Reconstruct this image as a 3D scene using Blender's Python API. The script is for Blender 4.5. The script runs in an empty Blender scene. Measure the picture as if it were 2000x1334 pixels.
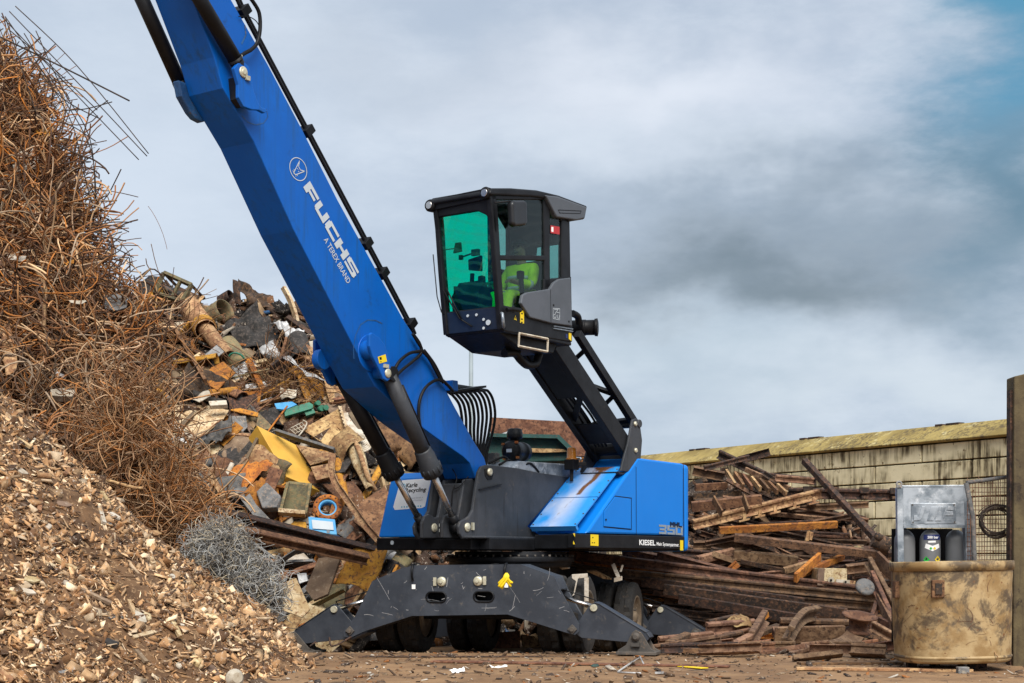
import bpy, bmesh, math, random
import numpy as np
from mathutils import Vector, Matrix, noise as mnoise
random.seed(7); rng = np.random.default_rng(7)
SC = bpy.context.scene
COL = SC.collection
CAMH, FPX, CX, HY = 1.233, 3000.0, 1000.0, 1090.0
V = Vector
UP = V((0, 0, 1))

# ------------------------------------------------------------ measuring helpers (photo measurements -> metres)
def ray(px, py):
    return V(((px - CX) / FPX, 1.0, -(py - HY) / FPX))
EYE = V((0, 0, CAMH))
def P(px, py, y):
    return EYE + ray(px, py) * y
def hit(px, py, o, n):
    d = ray(px, py)
    return EYE + d * ((o - EYE).dot(n) / d.dot(n))
TH = math.radians(35)
C0 = V((-.024, 22.08, 0))
F = V((-math.sin(TH), -math.cos(TH), 0))
L = V((math.cos(TH), -math.sin(TH), 0))
def ML(u, v, z): return C0 + F * u + L * v + UP * z
def onV(px, py, v): return hit(px, py, C0 + L * v, L)
def onU(px, py, u): return hit(px, py, C0 + F * u, F)
PH = math.radians(16)
B0 = V((-.58, 20.0, 0))
A = V((math.sin(PH), math.cos(PH), 0))
D = V((math.cos(PH), -math.sin(PH), 0))
def UL(a, d, z): return B0 + A * a + D * d + UP * z
def onA(px, py, a): return hit(px, py, B0 + A * a, A)

def gz(x, y):
    t = min(max((y - 19.6) / 4.0, 0), 1)
    return -.22 * t * t * (3 - 2 * t)

# ------------------------------------------------------------ object helpers
ORG = {}
def lk(o, parent=None, org=V((0, 0, 0))):
    COL.objects.link(o)
    if parent is not None:
        o.parent = parent
        o.location = org - ORG[parent.name]
    else:
        o.location = org
    ORG[o.name] = org.copy()
    return o
def tag(o, label=None, cat=None, group=None, kind=None):
    if label: o['label'] = label
    if cat: o['category'] = cat
    if group: o['group'] = group
    if kind: o['kind'] = kind
    return o
def empty(name, loc, label, cat, group=None):
    o = bpy.data.objects.new(name, None); o.empty_display_size = .3
    lk(o, None, V(loc)); return tag(o, label, cat, group)

NOSPLIT = {'lettering', 'emblem', 'pictogram', 'badge', 'sticker_mark', 'wire_grid', 'ring_bolt', 'wheel_nut', 'hood', 'ridge_clip', 'led_lens', 'eyes_and_mouth', 'reflective_band', 'vent_slot', 'wheel', 'outrigger_beam', 'outrigger_leg', 'coping', 'concrete_wall', 'panel_seam', 'wiper'}
class MB:
    def __init__(s): s.v = []; s.f = []; s.sm = []; s.c = []; s.cc = None; s.pr = []
    def _add(s, vs, fs, smooth=False):
        b = len(s.v); s.pr.append((b, len(s.f)))
        s.v.extend([tuple(x) for x in vs])
        s.f.extend([tuple(i + b for i in f) for f in fs])
        s.sm.extend([smooth] * len(fs)); s.c.extend([s.cc] * len(fs))
    def para(s, o, a, b, c):
        o = V(o); a = V(a); b = V(b); c = V(c)
        if a.cross(b).dot(c) < 0: a, b = b, a
        s._add([o, o + a, o + a + b, o + b, o + c, o + a + c, o + a + b + c, o + b + c],
               [(0, 3, 2, 1), (4, 5, 6, 7), (0, 1, 5, 4), (1, 2, 6, 5), (2, 3, 7, 6), (3, 0, 4, 7)])
    def box(s, c, x, y, z):
        c = V(c); x = V(x); y = V(y); z = V(z)
        s.para(c - (x + y + z) / 2, x, y, z)
    def prism(s, pts, vec):
        pts = [V(p) for p in pts]; vec = V(vec); n = len(pts)
        nn = V((0, 0, 0))
        for i in range(n): nn += (pts[i] - pts[0]).cross(pts[(i + 1) % n] - pts[0])
        if nn.dot(vec) > 0: pts = pts[::-1]
        s._add(pts + [p + vec for p in pts],
               [tuple(range(n)), tuple(range(2 * n - 1, n - 1, -1))] +
               [(i, n + i, n + (i + 1) % n, (i + 1) % n) for i in range(n)])
    def tube(s, pts, r, n=8, radii=None, caps=True, smooth=True, closed=False):
        pts = [V(p) for p in pts]; m = len(pts)
        if m < 2: return
        vs = []; prev = None
        for i, p in enumerate(pts):
            t = (pts[(i + 1) % m] - pts[i - 1]) if closed else (pts[min(i + 1, m - 1)] - pts[max(i - 1, 0)])
            if t.length < 1e-9: t = V((0, 0, 1))
            t.normalize()
            if prev is None:
                ref = UP if abs(t.z) < .9 else V((1, 0, 0))
                x = t.cross(ref).normalized()
            else:
                x = (prev - t * prev.dot(t))
                x = x.normalized() if x.length > 1e-6 else t.orthogonal().normalized()
            prev = x; y = t.cross(x)
            rr = radii[i] if radii else r
            for k in range(n):
                a = 2 * math.pi * k / n
                vs.append(p + x * (rr * math.cos(a)) + y * (rr * math.sin(a)))
        fs = []
        for i in range(m if closed else m - 1):
            j = (i + 1) % m
            for k in range(n):
                fs.append((i * n + k, i * n + (k + 1) % n, j * n + (k + 1) % n, j * n + k))
        s._add(vs, fs, smooth)
        if caps and not closed:
            b = len(s.v) - len(vs)
            s.f.append(tuple(b + k for k in range(n - 1, -1, -1))); s.sm.append(False); s.c.append(s.cc)
            s.f.append(tuple(b + (m - 1) * n + k for k in range(n))); s.sm.append(False); s.c.append(s.cc)
    def lathe(s, p0, ax, prof, n=24, ref=None, smooth=True, closed=False):
        p0 = V(p0); ax = V(ax).normalized(); x = V(ref).normalized() if ref else ax.orthogonal().normalized(); y = ax.cross(x)
        vs = []
        for (t, r) in prof:
            for k in range(n):
                a = 2 * math.pi * k / n
                vs.append(p0 + ax * t + (x * math.cos(a) + y * math.sin(a)) * r)
        m = len(prof); fs = []
        for i in range(m if closed else m - 1):
            j = (i + 1) % m
            for k in range(n):
                fs.append((i * n + k, i * n + (k + 1) % n, j * n + (k + 1) % n, j * n + k))
        s._add(vs, fs, smooth)
        if not closed:
            b = len(s.v) - len(vs)
            s.f.append(tuple(b + k for k in range(n - 1, -1, -1))); s.sm.append(False); s.c.append(s.cc)
            s.f.append(tuple(b + (m - 1) * n + k for k in range(n))); s.sm.append(False); s.c.append(s.cc)
    def cyl(s, p0, p1, r, n=16, r1=None):
        s.tube([p0, p1], r, n, radii=[r, r if r1 is None else r1])
    def grid(s, g, smooth=True):
        nr = len(g); nc = len(g[0])
        s._add([p for r in g for p in r], [(i * nc + j, i * nc + j + 1, (i + 1) * nc + j + 1, (i + 1) * nc + j) for i in range(nr - 1) for j in range(nc - 1)], smooth)
    def ngon(s, pts): s._add(pts, [tuple(range(len(pts)))])
    def pieces(s, gap=.004):
        """groups of primitives that touch, each as a builder of its own, largest first"""
        pr = s.pr + [(len(s.v), len(s.f))]; va = np.array(s.v); k = len(s.pr)
        lo = np.array([va[pr[i][0]:pr[i + 1][0]].min(0) for i in range(k)]) - gap; hi = np.array([va[pr[i][0]:pr[i + 1][0]].max(0) for i in range(k)]) + gap
        pa_ = list(range(k))
        def find(i):
            while pa_[i] != i: i = pa_[i]
            return i
        for i in range(k):
            for j in range(i):
                if (lo[i] <= hi[j]).all() and (lo[j] <= hi[i]).all(): pa_[find(i)] = find(j)
        gr = {}
        for i in range(k): gr.setdefault(find(i), []).append(i)
        out = []
        for ii in gr.values():
            q = MB()
            for i in ii:
                v0, f0 = pr[i]; v1, f1 = pr[i + 1]; b = len(q.v); q.pr.append((b, len(q.f)))
                q.v += s.v[v0:v1]; q.f += [tuple(x - v0 + b for x in f) for f in s.f[f0:f1]]; q.sm += s.sm[f0:f1]; q.c += s.c[f0:f1]
            out.append(q)
        ext = lambda q: float(np.prod(np.ptp(np.array(q.v), axis=0) + .01))
        return sorted(out, key=ext, reverse=True)
    def build(s, name, m, parent=None, org=None, bev=0, seg=2, solid=0, subsurf=0, fix=False, split=None):
        if split is None: split = parent is not None and len(s.pr) > 1 and name not in NOSPLIT
        if split:
            ps = s.pieces()
            if 1 < len(ps) <= 60:
                return [q.build(name, m, parent, org, bev, seg, solid, subsurf, fix, False) for q in ps][0]
        vs = np.array(s.v, dtype=np.float64).reshape(-1, 3)
        if org is None:
            if parent is not None: org = ORG[parent.name]
            else:
                lo = vs.min(0); hi = vs.max(0); org = V(((lo[0] + hi[0]) / 2, (lo[1] + hi[1]) / 2, lo[2]))
        org = V(org)
        me = bpy.data.meshes.new(name)
        me.from_pydata((vs - np.array(org)).tolist(), [], s.f)
        me.polygons.foreach_set('use_smooth', s.sm)
        if any(c is not None for c in s.c):
            at = me.color_attributes.new('Col', 'FLOAT_COLOR', 'CORNER')
            arr = []
            for c, f in zip(s.c, s.f):
                c = c or (1, 1, 1); arr.extend((c[0], c[1], c[2], 1.0) * len(f))
            at.data.foreach_set('color', arr)
        if fix:
            bm = bmesh.new(); bm.from_mesh(me); bmesh.ops.recalc_face_normals(bm, faces=bm.faces); bm.to_mesh(me); bm.free()
        me.materials.append(m); me.update()
        o = bpy.data.objects.new(name, me)
        if solid:
            k = o.modifiers.new('s', 'SOLIDIFY'); k.thickness = solid; k.offset = 0
        if subsurf:
            k = o.modifiers.new('u', 'SUBSURF'); k.levels = subsurf; k.render_levels = subsurf
        if bev:
            k = o.modifiers.new('b', 'BEVEL'); k.width = bev; k.segments = seg; k.limit_method = 'ANGLE'; k.angle_limit = math.radians(38)
            k.harden_normals = False
        return lk(o, parent, org)

def arc(c, x, y, r, a0, a1, n=10, r2=None):
    r2 = r2 or r
    return [V(c) + V(x) * (r * math.cos(a)) + V(y) * (r2 * math.sin(a)) for a in np.linspace(a0, a1, n)]
def bez(pts, n=12):
    pts = [V(p) for p in pts]; out = []
    q = [pts[0]] + pts + [pts[-1]]
    for i in range(1, len(q) - 2):
        for k in range(n):
            t = k / n; a, b, c, d = q[i - 1], q[i], q[i + 1], q[i + 2]
            out.append(.5 * ((2 * b) + (c - a) * t + (2 * a - 5 * b + 4 * c - d) * t * t + (3 * b - a - 3 * c + d) * t ** 3))
    out.append(pts[-1]); return out

# ------------------------------------------------------------ materials
class NT:
    def __init__(s, nt): s.t = nt
    def n(s, ty, ins=None, **kw):
        x = s.t.nodes.new(ty)
        for k, v in kw.items(): setattr(x, k, v)
        for k, v in (ins or {}).items():
            if isinstance(v, bpy.types.NodeSocket): s.t.links.new(v, x.inputs[k])
            else: x.inputs[k].default_value = v
        return x
    def math(s, op, a, b=0.0, c=None):
        i = {0: a, 1: b}
        if c is not None: i[2] = c
        return s.n('ShaderNodeMath', i, operation=op).outputs[0]
    def mix(s, f, a, b, bt='MIX'):
        x = s.n('ShaderNodeMix', data_type='RGBA', blend_type=bt)
        for k, v in ((0, f), (6, a), (7, b)):
            if isinstance(v, bpy.types.NodeSocket): s.t.links.new(v, x.inputs[k])
            else: x.inputs[k].default_value = v if k == 0 else (*v[:3], 1)
        return x.outputs[2]
    def step(s, v, lo, hi):
        return s.n('ShaderNodeMapRange', {0: v, 1: lo, 2: hi}, interpolation_type='SMOOTHSTEP').outputs[0]
def newmat(name):
    m = bpy.data.materials.new(name); m.use_nodes = True; m.node_tree.nodes.clear(); return m, NT(m.node_tree)
def mk(name, c1, c2=None, c3=None, sc=5, rough=.7, metal=0., bump=.25, bsc=30, streak=None, scratch=None, spots=None,
       attr=False, sthr=(.5, .72), vary=.12, coat=0., lo=.38, hi=.62, c3t=(.56, .66), spec=.5, c3sc=3.2):
    m, t = newmat(name)
    tc = t.n('ShaderNodeTexCoord').outputs['Object']
    oi = t.n('ShaderNodeObjectInfo').outputs['Random']
    off = t.math('MULTIPLY', oi, 37.0)
    vec = t.n('ShaderNodeVectorMath', {0: tc, 1: off}, operation='ADD').outputs[0]
    def noi(scale, det=8, ro=.6, v=vec, dist=0.):
        return t.n('ShaderNodeTexNoise', {'Vector': v, 'Scale': scale, 'Detail': det, 'Roughness': ro, 'Distortion': dist}).outputs[0]
    n1 = noi(sc, 8, .62)
    c2 = c2 or tuple(x * .8 for x in c1)
    col = t.mix(t.step(n1, lo, hi), c1, c2)
    if attr:
        at = t.n('ShaderNodeVertexColor', layer_name='Col').outputs[0]
        col = t.mix(1.0, col, at, 'MULTIPLY')
    if c3: col = t.mix(t.step(noi(sc * c3sc, 8, .7, dist=.4), *c3t), col, c3)
    if streak:
        sv = t.n('ShaderNodeVectorMath', {0: vec, 1: (7., 7., .5)}, operation='MULTIPLY').outputs[0]
        s1 = t.math('MULTIPLY', t.step(noi(1.6, 6, .7, sv), *sthr), t.step(noi(.9, 3), .4, .6))
        col = t.mix(s1, col, streak)
    rg = t.math('ADD', t.math('MULTIPLY', noi(sc * 2.3), .3), rough - .15)
    if spots:
        col = t.mix(t.step(noi(sc * 6, 4, .5), .66, .72), col, spots)
    if scratch:
        tot = None
        for k, (rz, dens) in enumerate(((.5, .655), (-.8, .665), (1.4, .66))):
            mp = t.n('ShaderNodeMapping', {'Vector': vec, 'Rotation': (rz * .6, rz, rz * .7), 'Scale': (2.2, 46., 46.)})
            s = t.step(noi(1.0, 3, .6, mp.outputs[0], .35), dens, dens + .035)
            tot = s if tot is None else t.math('MAXIMUM', tot, s)
        tot = t.math('MULTIPLY', tot, t.step(noi(1.7, 3), .46, .6))
        col = t.mix(tot, col, scratch)
    if vary:
        hsv = t.n('ShaderNodeHueSaturation', {'Hue': t.math('ADD', t.math('MULTIPLY', oi, vary * .12), .5 - vary * .06),
                  'Value': t.math('ADD', t.math('MULTIPLY', t.math('FRACT', t.math('MULTIPLY', oi, 7.3)), vary * 3), 1 - vary * 1.5), 'Color': col})
        col = hsv.outputs[0]
    bs = t.n('ShaderNodeBsdfPrincipled', {'Base Color': col, 'Roughness': rg, 'Metallic': metal, 'Coat Weight': coat, 'Coat Roughness': .15, 'Specular IOR Level': spec})
    if bump:
        h = t.math('ADD', noi(bsc, 8, .65), t.math('MULTIPLY', noi(bsc * .2, 4), 1.5))
        t.t.links.new(t.n('ShaderNodeBump', {'Height': h, 'Strength': bump, 'Distance': .02}).outputs[0], bs.inputs['Normal'])
    t.n('ShaderNodeOutputMaterial', {0: bs.outputs[0]})
    return m
def glass(name, tint, refl=.06, rough=.0, smear=0.):
    m, t = newmat(name)
    tr = t.n('ShaderNodeBsdfTransparent', {0: (*tint, 1)})
    gl = t.n('ShaderNodeBsdfGlossy', {'Color': (1, 1, 1, 1), 'Roughness': .02 + rough})
    fc = t.n('ShaderNodeLayerWeight', {'Blend': .5}).outputs['Facing']
    f = t.math('ADD', t.math('MULTIPLY', t.math('POWER', fc, 4.), .35), refl)
    mx = t.n('ShaderNodeMixShader', {0: f, 1: tr.outputs[0], 2: gl.outputs[0]})
    out = mx.outputs[0]
    if smear:
        tc = t.n('ShaderNodeTexCoord').outputs['Object']
        wv = t.n('ShaderNodeTexWave', {'Vector': tc, 'Scale': 2.6, 'Distortion': 3.5, 'Detail': 4, 'Detail Scale': 1.5}, wave_type='RINGS').outputs['Fac']
        nz = t.n('ShaderNodeTexNoise', {'Vector': tc, 'Scale': 1.6, 'Detail': 6, 'Roughness': .65}).outputs[0]
        sf = t.math('MULTIPLY', t.math('ADD', t.math('MULTIPLY', t.step(wv, .6, .95), .6), t.step(nz, .4, .75)), smear)
        df = t.n('ShaderNodeBsdfDiffuse', {'Color': (tint[0] * .3 + .05, tint[1] * .35, tint[2] * .35, 1)})
        out = t.n('ShaderNodeMixShader', {0: sf, 1: out, 2: df.outputs[0]}).outputs[0]
    t.n('ShaderNodeOutputMaterial', {0: out})
    return m
M = {}
M['blue'] = mk('blue_paint', (.001, .088, .40), (.001, .102, .45), (.010, .05, .15), sc=.9, rough=.42, bump=.03, bsc=60, vary=0, coat=0, spec=.3, c3t=(.58, .76), sthr=(.46, .70), streak=(.010, .075, .24))
M['blue_body'] = mk('clean_blue_paint', (.003, .175, .62), (.003, .185, .65), (.015, .15, .48), sc=.8, rough=.42, bump=.02, bsc=60, vary=0, spec=.3, c3t=(.64, .84))
M['scuff'] = mk('scuffed_bare_metal', (.34, .34, .34), (.26, .26, .27), sc=20, rough=.6, vary=0, bump=0)
M['blue_dusty'] = mk('dusty_blue_paint', (.02, .20, .62), (.10, .30, .58), (.30, .36, .46), sc=1.1, rough=.5, bump=.03, vary=0, c3t=(.52, .68), c3sc=1.3)
M['light_blue'] = mk('light_blue_enamel', (.06, .30, .62), (.10, .36, .60), (.25, .2, .14), sc=4, rough=.5, vary=.05, c3t=(.62, .7))
M['dkblue'] = mk('deep_blue_enamel', (.012, .06, .17), (.02, .10, .26), (.12, .09, .07), sc=4, rough=.5, vary=.05)
M['grey_frame'] = mk('anthracite_frame_paint', (.026, .030, .036), (.044, .048, .056), (.11, .095, .08), sc=1.6, rough=.5, spec=.3, bump=.06, vary=.04, c3t=(.56, .78), streak=(.014, .012, .010), scratch=None)
M['black'] = mk('black_paint', (.006, .0065, .008), (.011, .012, .0145), (.04, .035, .03), sc=3, rough=.45, spec=.22, bump=.06, vary=.05, c3t=(.6, .8))
M['scratched'] = mk('scratched_black_steel', (.026, .031, .041), (.042, .049, .062), (.12, .108, .095), sc=2.4, rough=.5, spec=.35, bump=.08, vary=.04, c3t=(.57, .78), metal=.0)
M['cabgrey'] = mk('grey_cab_plastic', (.075, .085, .10), (.09, .10, .118), sc=2, rough=.5, spec=.3, bump=.05, bsc=140, vary=0)
M['dust'] = mk('dusty_steel', (.10, .085, .07), (.055, .05, .045), (.17, .12, .08), sc=4, rough=.8, bump=.2, vary=.05)
M['rubber'] = mk('tyre_rubber', (.011, .0105, .010), (.022, .019, .016), (.075, .052, .034), sc=5, rough=.85, bump=.3, bsc=40, vary=.04, c3t=(.56, .72))
M['rim'] = mk('muddy_rim_paint', (.16, .115, .07), (.10, .075, .05), (.28, .24, .19), sc=5, rough=.75, vary=.05)
M['chrome'] = mk('polished_rod', (.62, .60, .58), (.5, .47, .44), sc=4, rough=.26, metal=1., bump=.02, vary=0)
M['zinc'] = mk('zinc_plated', (.62, .60, .46), (.46, .43, .32), (.25, .2, .13), sc=14, rough=.45, metal=.4, vary=.05)
M['white'] = mk('white_vinyl', (.84, .84, .83), (.79, .79, .78), sc=3, rough=.5, bump=0, vary=0)
M['silver_vinyl'] = mk('silver_vinyl', (.50, .55, .58), (.46, .51, .55), sc=3, rough=.4, bump=0, vary=0)
M['grey_vinyl'] = mk('grey_vinyl', (.24, .29, .33), (.22, .27, .31), sc=3, rough=.4, bump=0, vary=0)
M['ink'] = mk('black_ink', (.005, .005, .006), (.007, .007, .008), sc=3, rough=.5, spec=.2, bump=0, vary=0)
M['ltink'] = mk('pale_grey_ink', (.30, .31, .32), (.28, .29, .3), sc=3, rough=.5, bump=0, vary=0)
M['cyanink'] = mk('cyan_ink', (.1, .40, .55), (.1, .42, .58), sc=3, rough=.5, bump=0, vary=0)
M['yellow'] = mk('yellow_sticker', (.80, .58, .01), (.76, .55, .01), sc=3, rough=.5, bump=0, vary=0)
M['red'] = mk('red_sticker', (.42, .02, .025), (.38, .02, .02), sc=3, rough=.5, bump=0, vary=0)
M['navy'] = mk('navy_label', (.01, .022, .12), (.01, .02, .11), sc=3, rough=.5, bump=0, vary=0)
M['green_st'] = mk('green_label', (.02, .42, .05), (.02, .40, .05), sc=3, rough=.5, bump=0, vary=0)
M['hivis'] = mk('hi_vis_cloth', (.72, .95, .02), (.62, .85, .02), sc=8, rough=.8, bump=.3, bsc=25, vary=0)
M['tape'] = mk('reflective_tape', (.55, .57, .58), (.5, .52, .53), sc=8, rough=.4, bump=0, vary=0)
M['glove'] = mk('dark_glove', (.02, .02, .022), (.03, .03, .032), sc=8, vary=0)
M['cloth'] = mk('dark_cloth', (.03, .033, .04), (.02, .022, .027), sc=8, rough=.9, bump=.2, vary=0)
M['skin'] = mk('skin', (.42, .23, .15), (.38, .2, .13), sc=8, rough=.55, bump=.05, vary=0)
M['galv'] = mk('galvanised_steel', (.40, .44, .48), (.16, .19, .22), (.62, .65, .68), sc=4, rough=.42, metal=.45, bump=.05, vary=.05, c3t=(.52, .7), c3sc=1.4)
M['bottle'] = mk('grey_bottle_paint', (.13, .135, .14), (.15, .155, .16), sc=3, rough=.5, bump=.02, vary=0)
M['orange_lens'] = mk('amber_lens', (.35, .13, .015), (.25, .09, .01), sc=4, rough=.25, bump=0, vary=0)
M['led'] = mk('led_lens', (.75, .78, .74), (.6, .63, .6), sc=40, rough=.2, bump=0, vary=0)
M['gl_front'] = glass('green_tinted_glass', (.03, .88, .70), .035, 0, .13)
M['gl_side'] = glass('smoked_side_glass', (.58, .72, .70), .03, 0, .03)
M['gl_far'] = glass('clear_tinted_glass', (.70, .98, .92), .02)
M['gl_door'] = glass('lower_door_glass', (.66, .78, .74), .03)
M['mirror'] = mk('mirror_back', (.010, .011, .013), (.014, .015, .017), sc=3, rough=.35, bump=0, vary=0)
# scrap metals
RU = dict(sc=6, rough=.86, bump=.6, bsc=28, c3t=(.50, .62), lo=.42, hi=.58)
M['rail_tan'] = mk('worn_rail_steel', (.25, .145, .082), (.15, .078, .042), (.07, .034, .02), vary=.2, **RU)
M['rail_brown'] = mk('dark_brown_rail', (.075, .038, .022), (.15, .075, .040), (.032, .017, .011), vary=.2, **RU)
M['navycab'] = mk('navy_cab_paint', (.010, .018, .036), (.014, .024, .046), sc=3, rough=.35, vary=0, bump=.02)
M['rust'] = mk('brown_rust', (.135, .060, .028), (.25, .125, .060), (.060, .027, .015), vary=.2, **RU)
M['rust_dark'] = mk('dark_rust', (.020, .013, .010), (.055, .030, .019), (.13, .065, .034), vary=.2, **RU)
M['rust_orange'] = mk('orange_rust', (.44, .16, .022), (.30, .095, .018), (.12, .045, .018), vary=.14, **RU)
M['rust_tan'] = mk('tan_rusty_steel', (.44, .285, .135), (.27, .145, .065), (.11, .052, .024), vary=.16, **RU)
M['olive'] = mk('olive_painted_scrap', (.17, .145, .075), (.10, .085, .05), (.24, .15, .07), vary=.2, **RU)
M['cream'] = mk('stained_cream_scrap', (.62, .50, .31), (.46, .33, .17), (.24, .13, .06), vary=.15, **RU)
M['greyscrap'] = mk('grey_scrap_steel', (.17, .17, .17), (.10, .10, .10), (.24, .2, .16), vary=.3, **RU)
M['charcoal'] = mk('charred_sheet', (.018, .017, .016), (.034, .030, .028), (.085, .07, .06), vary=.1, **RU)
M['bright'] = mk('bright_crumpled_metal', (.50, .50, .49), (.34, .34, .34), (.2, .17, .13), sc=8, rough=.5, metal=.25, bump=.3, vary=.1)
M['whitescrap'] = mk('dirty_white_scrap', (.52, .47, .39), (.38, .32, .24), (.22, .14, .08), sc=6, rough=.75, vary=.12)
M['yellowbox'] = mk('yellow_painted_sheet', (.62, .36, .055), (.58, .31, .045), (.28, .14, .03), sc=3, rough=.6, bump=.1, vary=.03, c3t=(.62, .72))
M['ochre'] = mk('ochre_painted_scrap', (.52, .25, .028), (.42, .18, .022), (.13, .06, .025), vary=.12, **RU)
M['greenscrap'] = mk('green_painted_scrap', (.015, .16, .095), (.02, .12, .07), (.10, .09, .06), sc=6, rough=.6, vary=.1)
M['teal'] = mk('dark_teal_scrap', (.008, .045, .040), (.012, .06, .05), (.07, .045, .03), sc=6, rough=.7, vary=.1)
M['wood'] = mk('weathered_timber', (.22, .15, .095), (.15, .10, .065), (.30, .23, .16), sc=5, rough=.9, bump=.4, vary=.2)
M['wire'] = mk('rusty_wire', (1, 1, 1), (.7, .66, .62), sc=3, rough=.85, bump=0, attr=True, vary=0)
M['rod'] = mk('dark_bar', (.022, .016, .013), (.05, .03, .02), sc=5, rough=.8, bump=.1, vary=.1)
M['chip'] = mk('rubble', (1, 1, 1), (.72, .68, .64), (.5, .42, .34), sc=9, rough=.95, bump=.4, bsc=40, attr=True, vary=0)
M['dirt'] = mk('dirt', (.075, .038, .017), (.150, .080, .036), (.30, .19, .10), sc=2.5, rough=.97, bump=.9, bsc=22, vary=0, c3t=(.54, .64), c3sc=6)
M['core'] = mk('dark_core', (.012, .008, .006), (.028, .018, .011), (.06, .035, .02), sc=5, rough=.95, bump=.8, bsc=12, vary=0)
M['ground'] = mk('trodden_mud', (.18, .098, .044), (.29, .17, .082), (.065, .038, .02), sc=.9, rough=.9, bump=1.0, bsc=18, vary=0, c3t=(.54, .66), c3sc=3, spots=(.33, .24, .16))
M['bin'] = mk('dirty_cream_bin', (.40, .285, .14), (.26, .16, .06), (.095, .065, .036), sc=3.0, rough=.62, bump=.3, bsc=10, vary=0, c3t=(.47, .60), c3sc=.8, spots=(.17, .07, .02), lo=.42, hi=.6)
M['wall'] = mk('stained_concrete', (.72, .64, .42), (.57, .49, .29), (.24, .18, .09), sc=.9, sthr=(.42, .60), rough=.9, bump=.2, bsc=14, vary=0, streak=(.065, .045, .02), c3t=(.56, .70), spots=(.14, .09, .04))
M['coping'] = mk('mossy_coping', (.36, .27, .085), (.21, .15, .042), (.50, .42, .20), sc=.7, sthr=(.42, .62), rough=.9, bump=.2, bsc=14, vary=0, streak=(.09, .065, .03))
M['post'] = mk('algae_stained_post', (.115, .088, .042), (.065, .047, .024), (.03, .021, .013), sc=2, sthr=(.44, .64), rough=.9, bump=.3, vary=0, streak=(.05, .035, .02))
M['polegrey'] = mk('lamp_post_zinc', (.26, .31, .33), (.22, .26, .28), sc=2, rough=.5, vary=0)

def text(s, size, o, xd, yd, name, m, parent, shear=0., bold=0., sx=1., align='LEFT', lift=.004, spacing=1.):
    cu = bpy.data.curves.new('t', 'FONT'); cu.body = s; cu.size = size; cu.shear = shear; cu.offset = bold; cu.align_x = align
    cu.space_character = spacing; cu.resolution_u = 3
    ob = bpy.data.objects.new('t', cu); COL.objects.link(ob)
    dg = bpy.context.evaluated_depsgraph_get(); dg.update()
    me = ob.evaluated_get(dg).to_mesh()
    xd = V(xd).normalized(); yd = V(yd).normalized(); nd = xd.cross(yd).normalized()
    mb = MB(); vs = [V(o) + xd * (v.co.x * sx) + yd * v.co.y + nd * lift for v in me.vertices]
    fs = [tuple(p.vertices) for p in me.polygons]
    mb._add(vs, fs); ob.evaluated_get(dg).to_mesh_clear()
    bpy.data.objects.remove(ob); bpy.data.curves.remove(cu)
    return mb.build(name, m, parent)
# ------------------------------------------------------------ lettering helpers
def textA(s, O, X, Y, name, m, parent, bold=0., shear=0., lift=.005, spacing=1.):
    """lettering stretched over the parallelogram O, O+X, O+Y of a real surface"""
    cu = bpy.data.curves.new('t', 'FONT'); cu.body = s; cu.size = 1; cu.shear = shear; cu.offset = bold; cu.space_character = spacing; cu.resolution_u = 3
    ob = bpy.data.objects.new('t', cu); COL.objects.link(ob)
    dg = bpy.context.evaluated_depsgraph_get(); dg.update()
    ev = ob.evaluated_get(dg); me = ev.to_mesh()
    xs = [v.co.x for v in me.vertices]; x0, x1 = min(xs), max(xs)
    O = V(O); X = V(X); Y = V(Y); nd = X.cross(Y).normalized()
    if nd.y > 0: nd = -nd
    mb = MB()
    mb._add([O + X * ((v.co.x - x0) / (x1 - x0)) + Y * (v.co.y / .70) + nd * lift for v in me.vertices], [tuple(p.vertices) for p in me.polygons])
    ev.to_mesh_clear(); bpy.data.objects.remove(ob); bpy.data.curves.remove(cu)
    return mb.build(name, m, parent)
GL = {  # block letters as rectangles (s0, t0, s1, t1)
 'F': [(0, 0, .34, 1), (.34, .70, 1, 1), (.34, .27, .92, .53)],
 'U': [(0, .16, .30, 1), (.12, 0, 1, .30), (.70, .30, 1, 1), (.04, .06, .14, .18)],
 'C': [(0, .14, .32, .86), (.1, .72, 1, 1), (.1, 0, 1, .28)],
 'H': [(0, 0, .32, 1), (.68, 0, 1, 1), (.32, .36, .68, .64)],
 'S': [(.1, .76, 1, 1), (0, .44, .26, .92), (.06, .40, .94, .60), (.74, .08, 1, .54), (0, 0, .92, .24)],
 'M': [(0, 0, .24, 1), (.76, 0, 1, 1), (.24, .55, .40, .95), (.40, .30, .60, .70), (.60, .55, .76, .95)],
 'L': [(0, 0, .32, 1), (.32, 0, 1, .28)],
 '3': [(0, .78, 1, 1), (.1, .40, .9, .60), (0, 0, 1, .22), (.72, .22, 1, .40), (.72, .60, 1, .78)],
 '5': [(0, .78, 1, 1), (0, .40, .28, .78), (.28, .40, 1, .60), (.72, .22, 1, .40), (0, 0, 1, .22)],
 '0': [(0, 0, .28, 1), (.72, 0, 1, 1), (.28, .78, .72, 1), (.28, 0, .72, .22)],
 'J': [(.6, .2, 1, 1), (0, 0, .85, .3), (0, .3, .25, .42)],
 'T': [(0, .72, 1, 1), (.3, 0, .7, .72)],
 'A': [(0, 0, .35, .8), (.65, 0, 1, .8), (.15, .72, .85, 1), (.35, .3, .65, .5)],
 '/': [(0, 0, 1, 1)],
}
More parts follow.
